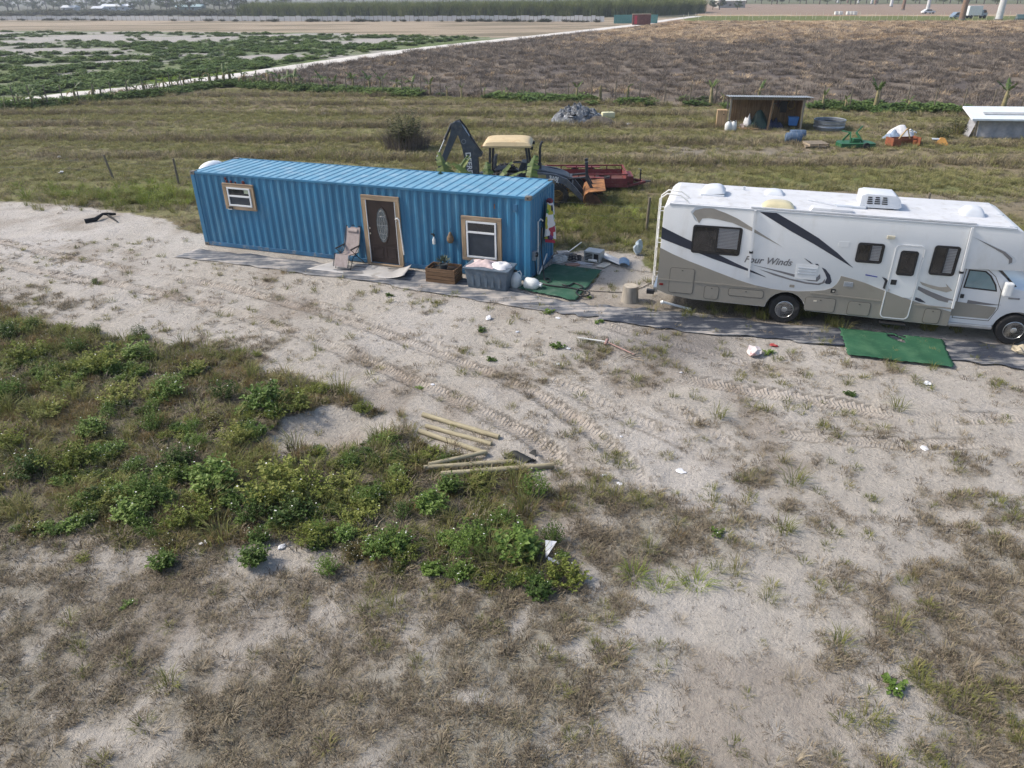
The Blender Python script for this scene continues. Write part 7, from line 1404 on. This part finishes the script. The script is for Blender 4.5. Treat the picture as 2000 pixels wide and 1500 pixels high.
# ---- trees: tapered trunk with limbs, crown of leaf clumps with gaps
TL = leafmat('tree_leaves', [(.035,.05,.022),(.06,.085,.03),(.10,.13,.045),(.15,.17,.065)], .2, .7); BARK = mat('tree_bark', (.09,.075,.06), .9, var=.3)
def tree_meshes(seed, h, rw):
    r = random.Random(seed); V = []; Fc = []; T = []; m = MB(); m.tube([(0,0,-.2),(.1,.05,h*.3),(-.1,.1,h*.55),(0,0,h*.85)], [h*.035,h*.027,h*.018,.03], 7); cl = []
    for k in range(16):
        a = r.uniform(0,6.28); e = r.uniform(.35,1.); q = rw*r.uniform(.35,.95)*(1.15-abs(e-.6)); c = Vector((q*math.cos(a), q*math.sin(a), h*e)); cl.append((c, rw*r.uniform(.22,.42))); m.tube([(0,0,h*e*.6),(c.x*.5,c.y*.5,h*e*.8),tuple(c)], [h*.012,h*.008,.02], 5)
    for c, rad in cl:
        tn = r.random()
        for k in range(85):
            d = Vector((r.gauss(0,1), r.gauss(0,1), r.gauss(0,.75))); d = d.normalized()*rad*r.random()**.4; p = c+d; s = r.uniform(.22,.5); u = Vector((r.gauss(0,1),r.gauss(0,1),r.gauss(0,1))).normalized()*s; w = Vector((r.gauss(0,1),r.gauss(0,1),r.gauss(0,1))).normalized()*s*.6; b = len(V)
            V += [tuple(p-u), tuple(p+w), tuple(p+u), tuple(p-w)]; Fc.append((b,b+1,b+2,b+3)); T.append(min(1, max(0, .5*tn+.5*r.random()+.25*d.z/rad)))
    return m.mesh('trunk', BARK, 60), plant_mesh('crown', V, Fc, T, TL)
TREES = [tree_meshes(950+i, h, w) for i, (h, w) in enumerate(((11,4.6),(9,4.4),(13,4.8),(8,3.8)))]
def tree(px, py, s, k, lb, gr):
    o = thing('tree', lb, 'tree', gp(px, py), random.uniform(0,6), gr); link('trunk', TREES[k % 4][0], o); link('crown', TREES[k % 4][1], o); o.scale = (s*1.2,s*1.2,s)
k = 0
for px in list(range(-40,560,13)):
    tree(px+random.uniform(-5,5), random.uniform(17,24), random.uniform(.65,1.1)*(1.0 if px < 480 else .7), k, 'leafy dark green tree in the far wood left of the reed hedge', 'trees of the far wood'); k += 1
for px in range(560,1420,22):
    tree(px+random.uniform(-6,6), random.uniform(4,9), random.uniform(.8,1.2), k, 'hazy tree on the skyline behind the reed hedge', 'skyline trees behind the hedge'); k += 1
for px in range(1420,2060,14):
    tree(px+random.uniform(-6,6), random.uniform(5,9), random.uniform(.5,.9), k, 'low hazy tree on the skyline beyond the brown field', 'skyline trees beyond the brown field'); k += 1
for px, s in ((1340,.55),(1355,.5),(1392,.45),(1405,.5),(1440,.4)): tree(px, 19, s, k, 'small rounded tree near the end of the reed hedge', 'small trees at the hedge end'); k += 1
# ================================================================ AIR
hz = MB().box(-2400, 2400, -55, 1900, -1.5, 40).build('haze', None); tag(hz, None, None, kind='stuff')
hm = bpy.data.materials.new('haze_air'); hm.use_nodes = True; ht = hm.node_tree; ht.nodes.clear()
pv = ht.nodes.new('ShaderNodeVolumePrincipled'); pv.inputs['Color'].default_value = (.80,.88,1,1); pv.inputs['Density'].default_value = .00034; pv.inputs['Anisotropy'].default_value = .2
ho = ht.nodes.new('ShaderNodeOutputMaterial'); ht.links.new(pv.outputs[0], ho.inputs['Volume']); hz.data.materials.append(hm)
